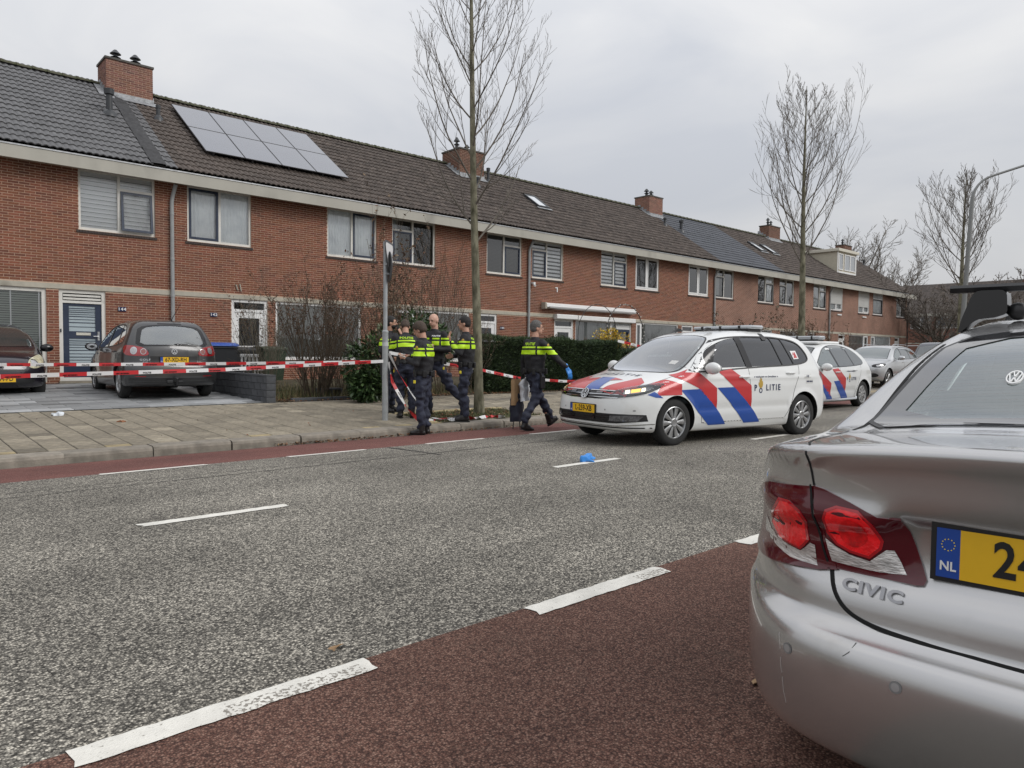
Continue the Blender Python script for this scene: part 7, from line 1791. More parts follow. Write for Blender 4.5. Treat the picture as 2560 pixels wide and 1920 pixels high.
    bmesh.ops.delete(bm, geom=kill, context='FACES'); bm.normal_update()
    for v in bm.verts: v.co += v.normal*.004
    hme = bpy.data.meshes.new('hivis_band'); bm.to_mesh(hme); bm.free(); hme.materials.clear(); hme.materials.append(hivis); hme.polygons.foreach_set('use_smooth', [True]*len(hme.polygons)); link('hivis_band', hme, so)
    bvh = BVHTree.FromPolygons([v.co for v in sm.vertices], [tuple(p.vertices) for p in sm.polygons])
    def print_on(txt, size, at, dirn, m, sx=1.1, nm='lettering'):
        me0 = text_data(txt, size, .0005, sx, .0015, mat_=m, space=1.15); dn = (LM.to_3x3() @ Vector(dirn)).normalized(); side = Vector((0,0,1)).cross(dn).normalized(); up = dn.cross(side); c = LM @ Vector(at)
        for v in me0.vertices:
            p = c+side*v.co.x+up*v.co.z; hit = bvh.ray_cast(p+dn*.5, -dn); v.co = (hit[0] if hit[0] is not None else p)+dn*(.006-v.co.y)
        link(nm, me0, so)
    print_on('POLITIE', .062, (-.15, 0, 1.412), (-1, 0, 0), hivis, 1.0); print_on('POLITIE', .034, (.15, .09, 1.405), (1, 0, 0), bright)
    for s in (1, -1):     # shield badge on the upper arm
        c = arms[s][0].lerp(arms[s][1], .22); m_ = MB(); nn = Vector((.0, s, .15)).normalized(); hit = bvh.ray_cast(c+nn*.3, -nn)
        if hit[0] is not None:
            m_.ell(tuple(hit[0]), (.024, .006, .030), 10, 6); m_.build('sleeve_badge', deco_gold, so)
    # --- trousers, belt, pouches
    t = MB(); loft(t, [(*q((0, 0, z))[:], rx, ry) for z, rx, ry in ((.80, .095, .13), (.88, .120, .165), (.97, .122, .168), (1.0, .118, .165))], 20)
    for s in (1, -1):
        h, k, a = legs[s]; capsule(t, h+Vector((0, 0, -.02)), k, .098, .076, 14); capsule(t, k, a+Vector((0, 0, .08)), .074, .066, 14); capsule(t, a+Vector((0, 0, .12)), a+Vector((.01, 0, .05)), .062, .058, 12)
        m3 = h.lerp(k, .55); t.box((-.075, .055, -.09), (.055, .10, .08), T=Matrix.Translation(m3) @ Matrix.Diagonal((1, s, 1, 1)), bev=.01)
    tme_ = blob(t, .0135, 3); wrinkle(tme_, .032, 9, P.get('seed', 0)+5); tme_.materials.clear(); tme_.materials.append(uni_leg); link('trousers', tme_, T)
    bl = MB(); n = 28
    for z0, z1 in ((.965, 1.015),):
        V = [tuple(LM @ Vector(((.137+o)*math.cos(2*PI*i/n), (.184+o)*math.sin(2*PI*i/n), z))) for z, o in ((z0, 0), (z0, .012), (z1, .012), (z1, 0)) for i in range(n)]
        bl.add(V, [(j*n+i, j*n+(i+1) % n, ((j+1) % 4)*n+(i+1) % n, ((j+1) % 4)*n+i) for j in range(4) for i in range(n)])
    bo2 = bl.build('belt', belt_m, T)
    for a, w, hgt, m_ in ((1.2, .05, .09, belt_m), (2.2, .06, .10, belt_m), (2.9, .05, .07, belt_m), (-2.5, .05, .10, belt_m), (-.9, .045, .09, belt_m)):
        p = MB(); p.box((-.01, -w/2, -hgt*.7), (.035, w/2, hgt*.35), T=LM @ Matrix.Translation((.145*math.cos(a), .192*math.sin(a), .985)) @ Matrix.Rotation(math.atan2(math.sin(a)*1.3, math.cos(a)), 4, 'Z'), bev=.008); p.build('belt_pouch', m_, bo2)
    p = MB(); hx = LM @ Vector((-.02, -.225, .86)); p.box((-.045, -.02, -.17), (.045, .025, .04), T=Matrix.Translation(hx), bev=.012); p.tube([hx+Vector((-.03, 0, .03)), hx+Vector((-.06, 0, .10))], .018, 8); p.build('holster', belt_m, bo2)
    p = MB(); tx = LM @ Vector((.06, .215, .84)); p.box((-.018, -.010, -.02), (.018, .010, .03), T=Matrix.Translation(tx), bev=.006); p.build('stun_gun', mat('tool_yellow', (.75,.62,.03), .5), bo2)
    # --- boots
    for s in (1, -1):
        a = legs[s][2]; tilt = P.get('foot%+d' % s, 0.); fy = P.get('fyaw%+d' % s, .12*s); A = Matrix.Translation(a) @ Matrix.Rotation(fy, 4, 'Z') @ Matrix.Rotation(tilt, 4, 'Y'); m_ = MB()
        capsule(m_, A @ Vector((0, 0, .09)), A @ Vector((-.005, 0, -.02)), .052, .050, 12); capsule(m_, A @ Vector((-.02, 0, -.045)), A @ Vector((.155, 0, -.052)), .046, .036, 12, (1.0, 1.0)); capsule(m_, A @ Vector((.05, 0, -.02)), A @ Vector((.12, 0, -.045)), .042, .036, 12)
        me_ = blob(m_, .008, 2)
        for v in me_.vertices:
            l = A.inverted() @ v.co
            if l.z < -.082: l.z = -.082; v.co = A @ l
        me_.materials.clear(); me_.materials.append(boot_m); bt = link('boot', me_, T)
        sl = MB(); sl.prism(chaikin([(-.075, -.042), (.12, -.046), (.205, -.03), (.205, .03), (.12, .046), (-.075, .042)], 2), -.094, -.078, 'xy', T=A); sl.build('sole', black_pl, bt)
    return T
radio = mat('radio_black', (.01,.01,.01), .5)
GP = 'police officers talking on the pavement by the sign pole'
A_ = person('young brown-haired officer standing in the red cycle lane writing on a notepad', 6.60, 9.38, .005, 124, dict(h=1.80, group=GP, hair='fringe', hairm=hair_b, pitch=.42, headc=(.06, 0, 1.655),
   **{'elb+1': (.02, .26, 1.13), 'wri+1': (.23, .12, 1.20), 'elb-1': (.03, -.25, 1.15), 'wri-1': (.25, -.06, 1.25), 'hd+1': (.8, -.3, .15), 'hn+1': (0, 0, 1), 'hd-1': (.7, .5, .1), 'hn-1': (0, 0, -1), 'curl-1': .8, 'curl+1': .6, 'seed': 1}))
_o = Matrix.Translation((6.60, 9.38, .005)) @ Matrix.Rotation(R(124), 4, 'Z')
nb = MB(); nb.box((-.075, -.055, 0), (.075, .055, .016), 0, TR((0,0,0), .3, 0, -.35), .003); nb.box((-.074, -.054, .0165), (.074, .054, .021), 1, TR((0,0,0), .3, 0, -.35)); o = nb.build('notepad', [black_pl, mat('paper', (.75,.74,.68), .8)]); o.matrix_world = _o @ Matrix.Translation((.335, .05, 1.225)); tag(o, 'open notepad held in the young officer\'s hands', 'notepad')
nb = MB(); nb.tube([(0, 0, 0), (.06, .0, .12)], [.004, .005], 6); o = nb.build('pen', radio); o.matrix_world = _o @ Matrix.Translation((.325, -.01, 1.255)); tag(o, 'dark pen in the young officer\'s writing hand', 'pen')
person('dark-haired officer at the kerb right of the group, one hand raised to his chest', 7.73, 9.72, .135, 133, dict(h=1.80, group=GP, hair='short', hairm=hair_d, pitch=.05,
   **{'elb+1': (.06, .27, 1.17), 'wri+1': (.24, .15, 1.36), 'elb-1': (.05, -.26, 1.16), 'wri-1': (.24, -.10, 1.12), 'hd+1': (.3, -.2, .9), 'hn+1': (-1, 0, 0), 'curl+1': .5, 'seed': 2, 'ank-1': (.05, -.12, .09), 'knee-1': (.07, -.11, .5)}))
person('bald officer facing the camera side, one leg stretched out in mid step', 7.72, 10.62, .155, 205, dict(h=1.86, group=GP, hair='bald', hairm=hair_b, skin=skin2, pitch=.22, yaw=-.15,
   **{'elb+1': (-.01, .27, 1.16), 'wri+1': (.20, .10, 1.18), 'elb-1': (.0, -.27, 1.16), 'wri-1': (.22, -.06, 1.22), 'curl+1': .8, 'curl-1': .8, 'hd+1': (.5, -.8, .1), 'hd-1': (.4, .8, .1), 'seed': 3, 'knee-1': (.05, -.13, .50), 'knee+1': (-.06, .28, .52), 'ank+1': (-.22, .52, .18), 'foot+1': .35}))
person('officer seen from behind between the pole and the notepad writer, bending forward', 7.14, 10.66, .155, 62, dict(h=1.78, group=GP, hair='short', hairm=hair_b, pitch=.5, lean=.22, headc=(.06, 0, 1.66),
   **{'elb+1': (.10, .27, 1.16), 'wri+1': (.26, .20, .98), 'elb-1': (.12, -.25, 1.18), 'wri-1': (.32, -.14, 1.05), 'seed': 4, 'hip': (-.03, 0, .95)}))
person('bearded officer behind the sign pole holding a phone to his mouth', 7.36, 11.55, .18, -62, dict(h=1.80, group=GP, hair='short', hairm=hair_d, beard=True, yaw=.5,
   **{'elb+1': (.10, .25, 1.19), 'wri+1': (.19, .10, 1.47), 'hd+1': (-.3, -.3, .9), 'hn+1': (-1, 0, 0), 'curl+1': .9, 'elb-1': (-.02, -.26, 1.15), 'wri-1': (.16, -.16, 1.02), 'seed': 5}))
_o2 = Matrix.Translation((7.36, 11.55, .18)) @ Matrix.Rotation(R(-62), 4, 'Z')
nb = MB(); nb.box((-.006, -.035, -.07), (.006, .035, .07), bev=.003); o = nb.build('phone', radio); o.matrix_world = _o2 @ Matrix.Translation((.15, .055, 1.56)) @ Matrix.Rotation(.5, 4, 'X'); tag(o, 'black phone held at the bearded officer\'s mouth', 'phone')
WX, WY, WH = 8.42, 8.62, 0.
person('greying officer with a blue glove walking along the road with bags in his left hand', 8.36, 8.66, .03, -4, dict(h=1.83, group='police officers', hair='short', hairm=hair_g, yaw=-.5,
   gloved={-1: glove_b, 1: belt_m},
   **{'knee-1': (-.06, -.10, .53), 'ank-1': (-.30, -.12, .115), 'foot-1': .22, 'knee+1': (.19, .09, .53), 'ank+1': (.40, .09, .15), 'foot+1': -.45, 'elb-1': (.12, -.37, 1.20), 'wri-1': (.24, -.52, 1.03), 'hd-1': (.25, -.35, -.9), 'hn-1': (0, 1, 0),
      'elb+1': (-.02, .28, 1.16), 'wri+1': (.0, .31, .92), 'hd+1': (0, 0, -1), 'hn+1': (0, -1, 0), 'curl+1': 1.3, 'curl-1': .5, 'seed': 6}))
_o3 = Matrix.Translation((8.36, 8.66, .03)) @ Matrix.Rotation(R(-4), 4, 'Z')
def crumple(me, amp, sc):
    for v in me.vertices: n = mnoise.noise_vector(v.co*sc); v.co += n*amp
bagm = mat('plastic_bag', (.55,.57,.60), .35, coat=.4, bump=.8, bscale=20)
def bag_mesh(w, d, h, name, m, amp=.018, sub=10, taper=.7):
    V = []; F_ = []; n = 20
    for j in range(sub+1):
        t = j/sub; z = -h*t; k = taper+(1-taper)*min(1, t*2.2); 
        for i in range(n): a = 2*PI*i/n; c, s = math.cos(a), math.sin(a); V.append((w/2*k*math.copysign(abs(c)**.6, c), d/2*k*math.copysign(abs(s)**.6, s), z))
    F_ = [(j*n+i, j*n+(i+1) % n, (j+1)*n+(i+1) % n, (j+1)*n+i) for j in range(sub) for i in range(n)]+[tuple(range(sub*n, sub*n+n))]
    me = mesh(name, V, F_, m, smooth=True, angle=60); crumple(me, amp, 9); return me
o = link('plastic_bag', bag_mesh(.27, .14, .36, 'plastic_bag', bagm, .055)); o.matrix_world = _o3 @ TR((.03, .30, .84), .5); tag(o, 'crumpled white plastic bag hanging from the walking officer\'s left hand', 'plastic bag')
o = link('paper_bag', bag_mesh(.26, .10, .44, 'paper_bag', mat('kraft_paper', (.36,.23,.12), .8, var=.1), .008, taper=.98)); o.matrix_world = _o3 @ TR((-.08, .40, .84), .4); tag(o, 'brown paper bag behind the plastic bag in the walking officer\'s left hand', 'paper bag')
bp_ = thing('backpack', 'dark backpack dangling by its straps under the paper bag', 'backpack'); bp_.matrix_world = _o3 @ TR((-.03, .44, .58), .5)
navy_bag = mat('bag_navy', (.012,.015,.03), .7, bump=.4)
link('pack', bag_mesh(.32, .20, .46, 'pack', navy_bag, .035, taper=.6), bp_)
q_ = MB(); q_.tube([(-.12, 0, -.42), (-.16, 0, -.62), (-.19, .0, -.80)], .008, 5); q_.build('strap', belt_m, bp_); q_ = MB(); q_.tube([(.12, 0, -.42), (.16, 0, -.6), (.12, .0, -.78)], .008, 5); q_.build('strap', belt_m, bp_); q_ = MB(); q_.tube([(-.05, 0, 0), (0, 0, .30), (.05, 0, 0)], .010, 6); q_.build('strap', belt_m, bp_)
# ================================================================== TREES AND PLANTS
bark = mat('bark_mossy', (.10,.095,.050), .9, var=.5, vscale=9, bump=1., bscale=24, col2=(.25,.235,.165), stretch=(1,1,.4)); twig_m = mat('twig_bark', (.135,.118,.098), .9, var=.3, vscale=5)
bark_br = mat('bark_brown', (.095,.072,.050), .9, var=.35, vscale=8, bump=.5)
class Twigs:
    def __init__(s): s.V = []; s.F = []; s.I = []
    def tube(s, pts, r0, r1, n=4):
        b = len(s.V); m = len(pts); a = None
        for i, p in enumerate(pts):
            t = (pts[min(i+1, m-1)]-pts[max(i-1, 0)]).normalized()
            if a is None: a = t.cross(Vector((.3, .9, .2))).normalized()
            a = (a-t*a.dot(t)).normalized(); c = t.cross(a); r = r0+(r1-r0)*i/(m-1)
            for k in range(n): an = 2*PI*k/n; s.V.append(tuple(p+(a*math.cos(an)+c*math.sin(an))*r))
        for i in range(m-1):
            for k in range(n): s.F.append((b+i*n+k, b+i*n+(k+1) % n, b+(i+1)*n+(k+1) % n, b+(i+1)*n+k))
        s.F.append(tuple(range(b+(m-1)*n, b+m*n)))
    def build(s, name, m, parent=None): return link(name, mesh(name, s.V, s.F, m, smooth=True), parent)
def limb(T, p, d, L, r, rr, depth, up=.25, wob=.18, nsub=(5, 4, 3), minr=.0022, spread=.75, segs=7, ends=None):
    """one limb that curves upwards, with side shoots"""
    pts = [p.copy()]; dirs = [d.copy()]; d = d.normalized(); st = L/segs
    for i in range(segs):
        d = (d+Vector((rr.uniform(-wob, wob), rr.uniform(-wob, wob), rr.uniform(-wob*.5, wob*.7)+up*.5))*.55).normalized(); p = p+d*st; pts.append(p.copy()); dirs.append(d.copy())
    r1 = max(minr*.7, r*.30); T.tube(pts, r, r1, 5 if r > .012 else (4 if r > .006 else 3))
    if ends is not None: ends.append((pts[-1], d))
    if depth <= 0: return
    n = nsub[min(len(nsub)-1, len(nsub)-depth)] if depth <= len(nsub) else nsub[0]
    for k in range(n):
        t = (k+rr.uniform(.4, 1.1))/(n+.4); t = min(.96, max(.14, t)); i = t*segs; i0 = int(i); f = i-i0; q = pts[i0].lerp(pts[min(i0+1, segs)], f); dd = dirs[min(i0+1, segs)]
        ax = Vector((rr.gauss(0, 1), rr.gauss(0, 1), rr.gauss(0, .4))); ax = (ax-dd*ax.dot(dd)).normalized(); nd = (dd*(1.0)+ax*spread).normalized()
        limb(T, q, nd, L*rr.uniform(.32, .55)*(1.15-t*.45), max(minr, (r+(r1-r)*t)*.55), rr, depth-1, up, wob*1.15, nsub, minr, spread, max(3, segs-2), ends)
def street_tree(label, x, y, z, H, r0, seed, fork, width, lean=(0, 0), n1=26, depth=3, group='bare street trees along the pavement', twig=.0030):
    rr = random.Random(seed); t = thing('street_tree', label, 'tree', (x, y, z), 0, group); T = Twigs(); pts = []; seg = 26
    for i in range(seg+1):
        f = i/seg; pts.append(Vector((lean[0]*f*H+.05*math.sin(f*7+seed)*f, lean[1]*f*H+.04*math.cos(f*6+seed)*f, f*H)))
    b = MB(); rad = [r0*(1.25 if i == 0 else 1.0)*(1-.96*(i/seg)**1.15)+.004 for i in range(seg+1)]; b.tube(pts, rad, 12); tr = b.build('trunk', bark, t, smooth=True, angle=60)
    for k in range(n1):
        f = fork+(0.97-fork)*((k+rr.uniform(.1, .9))/n1)**.9; i = f*seg; i0 = int(i); p = pts[i0].lerp(pts[min(seg, i0+1)], i-i0); a = k*2.4+rr.uniform(-.5, .5)
        prof = max(.10, 1-abs((f-fork)/(1-fork)-.16)*1.12) ; L = width*1.75*prof*rr.uniform(.75, 1.15); el = rr.uniform(.75, 1.15)
        d = Vector((math.cos(a), math.sin(a), el)).normalized(); limb(T, p, d, L, max(.005, rad[i0]*.30), rr, depth, .44, .13, (6, 4, 3), twig, .58, 8)
    T.build('crown', twig_m, t); return t
t1 = street_tree('tall bare tree with mossy trunk rising above the frame behind the group of officers', 8.78, 10.62, .15, 10.4, .088, 3, .30, 1.55, (-.030, .01), 32, 3)
t2 = street_tree('bare tree with narrow crown standing beyond the police people carrier', 21.95, 10.7, .15, 9.5, .12, 8, .38, 2.2, (-.012, 0), 28, 3, twig=.0045)
t3 = street_tree('bare tree farthest along the pavement, close to the tall lamp post', 38.9, 11.2, .18, 9.9, .15, 21, .40, 2.4, (.02, 0), 26, 3, twig=.007)
def bush(label, x, y, z, H, W, seed, stems=14, leaves=500, lm=None, ls=.05, name='bare_shrub', group=None, r=.014, spread=.5, up=.16, bm_=None, zr0=.35, minr=.0025, sub=(5, 4, 3), depth=3):
    rr = random.Random(seed); t = thing(name, label, 'shrub', (x, y, z), 0, group); T = Twigs(); ends = []
    for k in range(stems):
        a = rr.uniform(0, 2*PI); o = rr.uniform(.02, .16)*W; d = Vector((math.cos(a)*W*.45*rr.uniform(.2, 1), math.sin(a)*W*.45*rr.uniform(.2, 1), H*.75)).normalized()
        limb(T, Vector((math.cos(a)*o, math.sin(a)*o, -.02)), d, H*rr.uniform(.7, 1.05), r*rr.uniform(.6, 1.1), rr, depth, up, .2, sub, minr, spread, 7, ends)
    T.build('stems', bm_ or bark_br, t)
    if leaves:
        V = []; F_ = []; I = []
        src = [T.V[i] for i in range(0, len(T.V), 3) if T.V[i][2] > H*zr0]
        for k in range(leaves):
            p = Vector(rr.choice(src))+Vector((rr.gauss(0, .015), rr.gauss(0, .015), rr.gauss(0, .015))); s = ls*rr.uniform(.5, 1.2); a = Vector((rr.gauss(0, 1), rr.gauss(0, 1), rr.gauss(0, 1))).normalized(); b = a.cross(Vector((rr.gauss(0, 1), rr.gauss(0, 1), rr.gauss(0, 1)))).normalized(); n = len(V)
            V += [tuple(p-a*s*.5), tuple(p+b*s*.25), tuple(p+a*s*.5), tuple(p-b*s*.25)]; F_.append((n, n+1, n+2, n+3)); I.append(rr.randrange(len(lm)))
        link('foliage', mesh('foliage', V, F_, lm, idx=I), t)
    return t
lv_b = [mat('leaf_brown', (.075,.045,.028), .8), mat('leaf_rust', (.14,.07,.04), .8), mat('leaf_dry', (.20,.14,.085), .8)]
lv_g = [mat('laurel_leaf', (.045,.085,.028), .35, spec=.6), mat('laurel_leaf_light', (.10,.16,.06), .35, spec=.6), mat('laurel_leaf_dark', (.022,.045,.016), .4)]
lv_y = [mat('blossom_yellow', (.85,.62,.03), .6), mat('blossom_amber', (.62,.38,.04), .6), mat('leaf_olive', (.10,.12,.03), .6)]
GB = 'leafless shrubs in the front gardens'
bush('tall many-stemmed bare shrub with withered seed heads beside the block wall', 7.45, 14.75, .26, 2.55, 2.0, 31, 26, 2600, lv_b[:2], .055, group=GB, r=.020, zr0=.55)
bush('bare grey-stemmed shrub in front of the white door, beside the blue-lidded bin', 6.85, 16.0, .30, 2.15, 1.7, 32, 22, 900, lv_b[:2], .045, group=GB, r=.011, bm_=mat('stem_grey', (.17,.15,.11), .9, var=.2), zr0=.6, sub=(4, 3, 2))
bush('dense brown shrub with dry leaves behind the officers, left of the tall tree', 9.7, 15.0, .28, 2.9, 2.3, 33, 24, 4200, lv_b, .055, group=GB, r=.013, zr0=.35)
bush('thin bare shrub with straight pale shoots just right of the tall tree trunk', 10.9, 14.6, .28, 3.2, 1.3, 34, 14, 260, lv_b, .04, group=GB, r=.010, spread=.35, up=.3)
bush('small bare shrub between the tall tree and the clipped hedge', 11.6, 14.35, .28, 1.9, .9, 35, 12, 160, lv_b, .04, group=GB, r=.008, spread=.5)
bush('wispy bare shrub in front of the wide grey-curtained window', 8.9, 16.2, .30, 2.6, 1.5, 36, 18, 1100, lv_b[:2], .045, group=GB, r=.010)
bush('low tangled undergrowth of dry stems behind the leaf-strewn edging', 8.3, 15.2, .27, .8, 1.7, 37, 40, 700, lv_b+[lv_g[0]], .04, group=GB, r=.005, sub=(3, 2, 1), depth=2)
# evergreen laurel with large leaves, each leaf folded
def laurel(label, x, y, z, blobs, n, seed, ls=.11, lm=lv_g, dry=None, name='laurel_bush', cat='bush'):
    rr = random.Random(seed); t = thing(name, label, cat, (x, y, z), 0); T = Twigs()
    for cx, cy, cz, rx, ry, rz_ in blobs:
        for k in range(5): limb(T, Vector((cx*.3, cy*.3, 0)), Vector((cx+rr.uniform(-.2, .2), cy+rr.uniform(-.2, .2), cz+.2)), Vector((cx, cy, cz)).length*1.0, .016, rr, 2, .1, .2, (4, 3, 2), .004, .7, 6)
    T.build('stems', bark_br, t); V = []; F_ = []; I = []
    for k in range(n):
        cx, cy, cz, rx, ry, rz_ = rr.choice(blobs); u = Vector((rr.gauss(0, 1), rr.gauss(0, 1), rr.gauss(0, 1))).normalized()*(rr.random()**.45); p = Vector((cx+u.x*rx, cy+u.y*ry, max(.03, cz+u.z*rz_)))
        a = (u+Vector((rr.gauss(0, .6), rr.gauss(0, .6), rr.gauss(0, .5)-.15))).normalized(); b = a.cross(Vector((rr.gauss(0, .4), rr.gauss(0, .4), 1))).normalized(); c = a.cross(b); s = ls*rr.uniform(.55, 1.15); m = len(V)
        V += [tuple(p), tuple(p+a*s*.45+b*s*.23+c*s*.03), tuple(p+a*s), tuple(p+a*s*.45-b*s*.23+c*s*.03), tuple(p+a*s*.5-c*s*.02)]; F_ += [(m, m+1, m+2, m+4), (m, m+4, m+2, m+3)]
        q = rr.randrange(len(lm)) if not (dry and dry(p)) else len(lm)+rr.randrange(2); I += [q, q]
    link('foliage', mesh('foliage', V, F_, list(lm)+[lv_b[1], lv_b[2]], idx=I), t); return t
laurel('large-leaved evergreen laurel bush behind the sign pole, one dead brown branch on it', 8.9, 13.55, .25, [(-.75,.0,.75,.60,.5,.62), (-.15,.1,.95,.65,.5,.75), (.55,.1,1.35,.75,.5,.65), (-.9,-.1,.35,.4,.35,.35), (1.2,.3,1.2,.45,.4,.5)], 9500, 41, .14, dry=lambda p: abs(p.x+.42) < .16 and .4 < p.z < 1.5 and p.y < .0)
bush('climbing shrub with clumps of withered leaves rising behind the sign pole', 8.05, 12.75, .25, 3.3, .42, 42, 6, 560, lv_b, .09, name='withered_climber', group=None, r=.010, spread=.4, up=.5, zr0=.3)
# clipped hedge: dense short sprays over a dark core
def hedge(label, x0, x1, y0, y1, z0, z1, n, seed, cols, ls=.06, name='hedge'):
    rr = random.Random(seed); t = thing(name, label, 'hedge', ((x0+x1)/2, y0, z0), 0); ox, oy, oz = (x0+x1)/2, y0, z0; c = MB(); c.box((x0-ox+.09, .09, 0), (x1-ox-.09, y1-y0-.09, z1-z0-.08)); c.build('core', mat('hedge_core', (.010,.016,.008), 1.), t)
    V = []; F_ = []; I = []; W, D_, H = x1-x0, y1-y0, z1-z0
    for k in range(n):
        f = rr.random(); bulge = .03*math.sin(k*.01)
        if f < .55: p = Vector((rr.uniform(-W/2, W/2), rr.uniform(0, .09), rr.uniform(0.02, H))); nn = Vector((0, -1, .25))
        elif f < .85: p = Vector((rr.uniform(-W/2, W/2), rr.uniform(0, D_), H-rr.uniform(0, .07))); nn = Vector((0, 0, 1))
        elif f < .95: p = Vector((W/2-rr.uniform(0, .09), rr.uniform(0, D_), rr.uniform(0, H))); nn = Vector((1, 0, .2))
        else: p = Vector((-W/2+rr.uniform(0, .09), rr.uniform(0, D_), rr.uniform(0, H))); nn = Vector((-1, 0, .2))
        hn = mnoise.noise(Vector((p.x*1.3+5, p.y, p.z*1.8)))*.10; p += nn*hn
        a = (nn+Vector((rr.gauss(0, .5), rr.gauss(0, .4), rr.gauss(0, .45)+.2))).normalized(); b = a.cross(Vector((rr.gauss(0, 1), rr.gauss(0, 1), rr.gauss(0, 1)))).normalized(); s = ls*rr.uniform(.5, 1.5); m = len(V)
        V += [tuple(p-b*s*.14), tuple(p+b*s*.14), tuple(p+a*s)]; F_.append((m, m+1, m+2)); I.append(min(len(cols)-1, int(rr.random()**1.2*len(cols))) if hn < .02 or rr.random() < .6 else len(cols)-1)
    link('foliage', mesh('foliage', V, F_, cols, idx=I), t); return t
hc = [mat('hedge_dark', (.018,.034,.014), .7), mat('hedge_green', (.034,.062,.022), .7), mat('hedge_light', (.060,.095,.035), .7)]
hedge('clipped dark green hedge behind the walking officer', 12.05, 17.35, 14.22, 15.2, .27, 1.68, 42000, 51, hc, .075)
hedge('short stretch of hedge beyond the yellow-flowered shrub, by the police carrier', 17.9, 21.6, 14.3, 15.1, .27, 1.45, 14000, 52, hc, .075)
laurel('rounded dark green conifer bush standing behind the hedge in front of the roller-shuttered door', 18.45, 18.0, .4, [(0,0,.75,.8,.5,.75), (.1,0,1.15,.55,.45,.45), (-.3,0,1.05,.45,.4,.5)], 5000, 53, .09, [hc[0], hc[1], mat('conifer_tip', (.055,.070,.020), .7)], name='conifer_bush')
laurel('shrub in yellow winter blossom between the hedges', 18.5, 15.5, .3, [(0,0,1.0,.85,.4,.7), (.5,0,1.25,.5,.35,.5), (-.5,0,1.35,.4,.3,.5), (.0,0,1.5,.25,.25,.4), (.1,-.5,.55,.3,.3,.5)], 5200, 54, .075, lv_y, name='yellow_blossom_shrub', cat='shrub')
bush('dark-leaved arching shrub at the foot of the tree beyond the police carrier', 25.2, 14.6, .27, 2.5, 2.4, 61, 16, 2400, [lv_b[0], lv_g[2], lv_b[1]], .09, group=GB, r=.014, spread=.7)
bush('upright brown shrub against the wall beside the brown downpipe', 30.8, 15.0, .27, 2.6, 1.9, 62, 20, 2600, lv_b, .07, group=GB, r=.013)
bush('bushy brown shrub in front of the ground-floor window of the house with the dormer', 34.6, 15.4, .27, 2.2, 2.2, 63, 18, 2200, lv_b, .07, group=GB, r=.013)
# trees far behind
def far_tree(label, x, y, z, H, W, seed, leaves=0, lm=None, n=9, tw=.012, trunk=.25, group='bare trees beyond the end of the row'):
    rr = random.Random(seed); t = thing('bare_tree', label, 'tree', (x, y, z), 0, group); T = Twigs(); b = MB(); b.tube([(0,0,0),(.05,0,H*trunk),(0,.05,H*.5)], [.02*H, .015*H, .008*H], 8); b.build('trunk', bark_br, t, smooth=True)
    for k in range(n):
        a = k*2.4+rr.random(); d = Vector((math.cos(a)*W, math.sin(a)*W, H*rr.uniform(.35, .9))).normalized(); limb(T, Vector((0, 0, H*trunk*rr.uniform(.85, 1.6))), d, H*rr.uniform(.6, .95), .010*H, rr, 3, .16, .2, (7, 6, 4), tw, .7, 7)
    T.build('crown', twig_m, t)
    if leaves:
        V = []; F_ = []; I = []
        for k in range(leaves):
            p = Vector(rr.choice(T.V)); s = rr.uniform(.06, .16); a = Vector((rr.gauss(0, 1), rr.gauss(0, 1), rr.gauss(0, .6))).normalized(); q = a.orthogonal().normalized(); m = len(V); V += [tuple(p-a*s*.5), tuple(p+q*s*.3), tuple(p+a*s*.5), tuple(p-q*s*.3)]; F_.append((m, m+1, m+2, m+3)); I.append(rr.randrange(len(lm)))
        link('foliage', mesh('foliage', V, F_, lm, idx=I), t)
    return t
lv_f = [mat('leaf_far_brown', (.105,.080,.065), .9), mat('leaf_far_grey', (.16,.13,.11), .9)]
far_tree('round bare tree rising behind the far end of the roof', 104, 46, 0, 16.0, 8, 71, n=15, tw=.022)
far_tree('smaller bare tree beside the round one behind the roof end', 108, 41, 0, 12.5, 6, 72, n=12, tw=.022)
far_tree('spreading brown-leaved tree in front of the far house, left of the tall lamp', 60, 18.5, .3, 7.0, 9, 73, 9000, lv_f, 12, .014, .22)
far_tree('spreading brown-leaved tree in front of the far house, right of the tall lamp', 57, 13.0, .3, 7.2, 9.5, 74, 9000, lv_f, 12, .014, .22)
far_tree('low leafy-brown tree by the far house under the lamp post arm', 70, 15.5, .3, 6.4, 6.5, 75, 6000, lv_f, 10, .014, .22)
bush('thin red-stemmed shrub in front of the far house wall', 68, 20.5, .3, 2.6, 3.0, 76, 16, 0, None, r=.02, minr=.008, bm_=mat('red_stem', (.12,.045,.035), .9))
# ================================================================== STREET FURNITURE, TAPE, GARDEN THINGS
galv = mat('galvanised', (.36,.38,.39), .5, metal=.35, var=.12, vscale=9, bump=.15)
sp = thing('sign_pole', 'grey steel pole at the kerb with two edge-on traffic signs and police tape', 'sign pole', (6.62, 10.52, .13))
q = MB(); q.tube([(0,0,-.05),(0,0,1.52)], .052, 16); q.lathe([(.052,1.50),(.056,1.505),(.056,1.53),(.038,1.55)], 16); q.build('lower_tube', galv, sp, smooth=True)
q = MB(); q.tube([(0,0,1.5),(0,0,3.03)], .036, 14); q.lathe([(.0,3.04),(.040,3.04),(.040,2.98)], 14); q.build('upper_tube', galv, sp, smooth=True)
q = MB(); q.lathe([(.0535,1.28),(.0535,1.345)], 16, cap=False); q.build('sticker_band', mat('sticker_pale', (.50,.52,.53), .5), sp)
sgn_w = mat('sign_white', (.72,.72,.72), .35); sgn_b = mat('sign_back', (.10,.105,.11), .5, metal=.3)
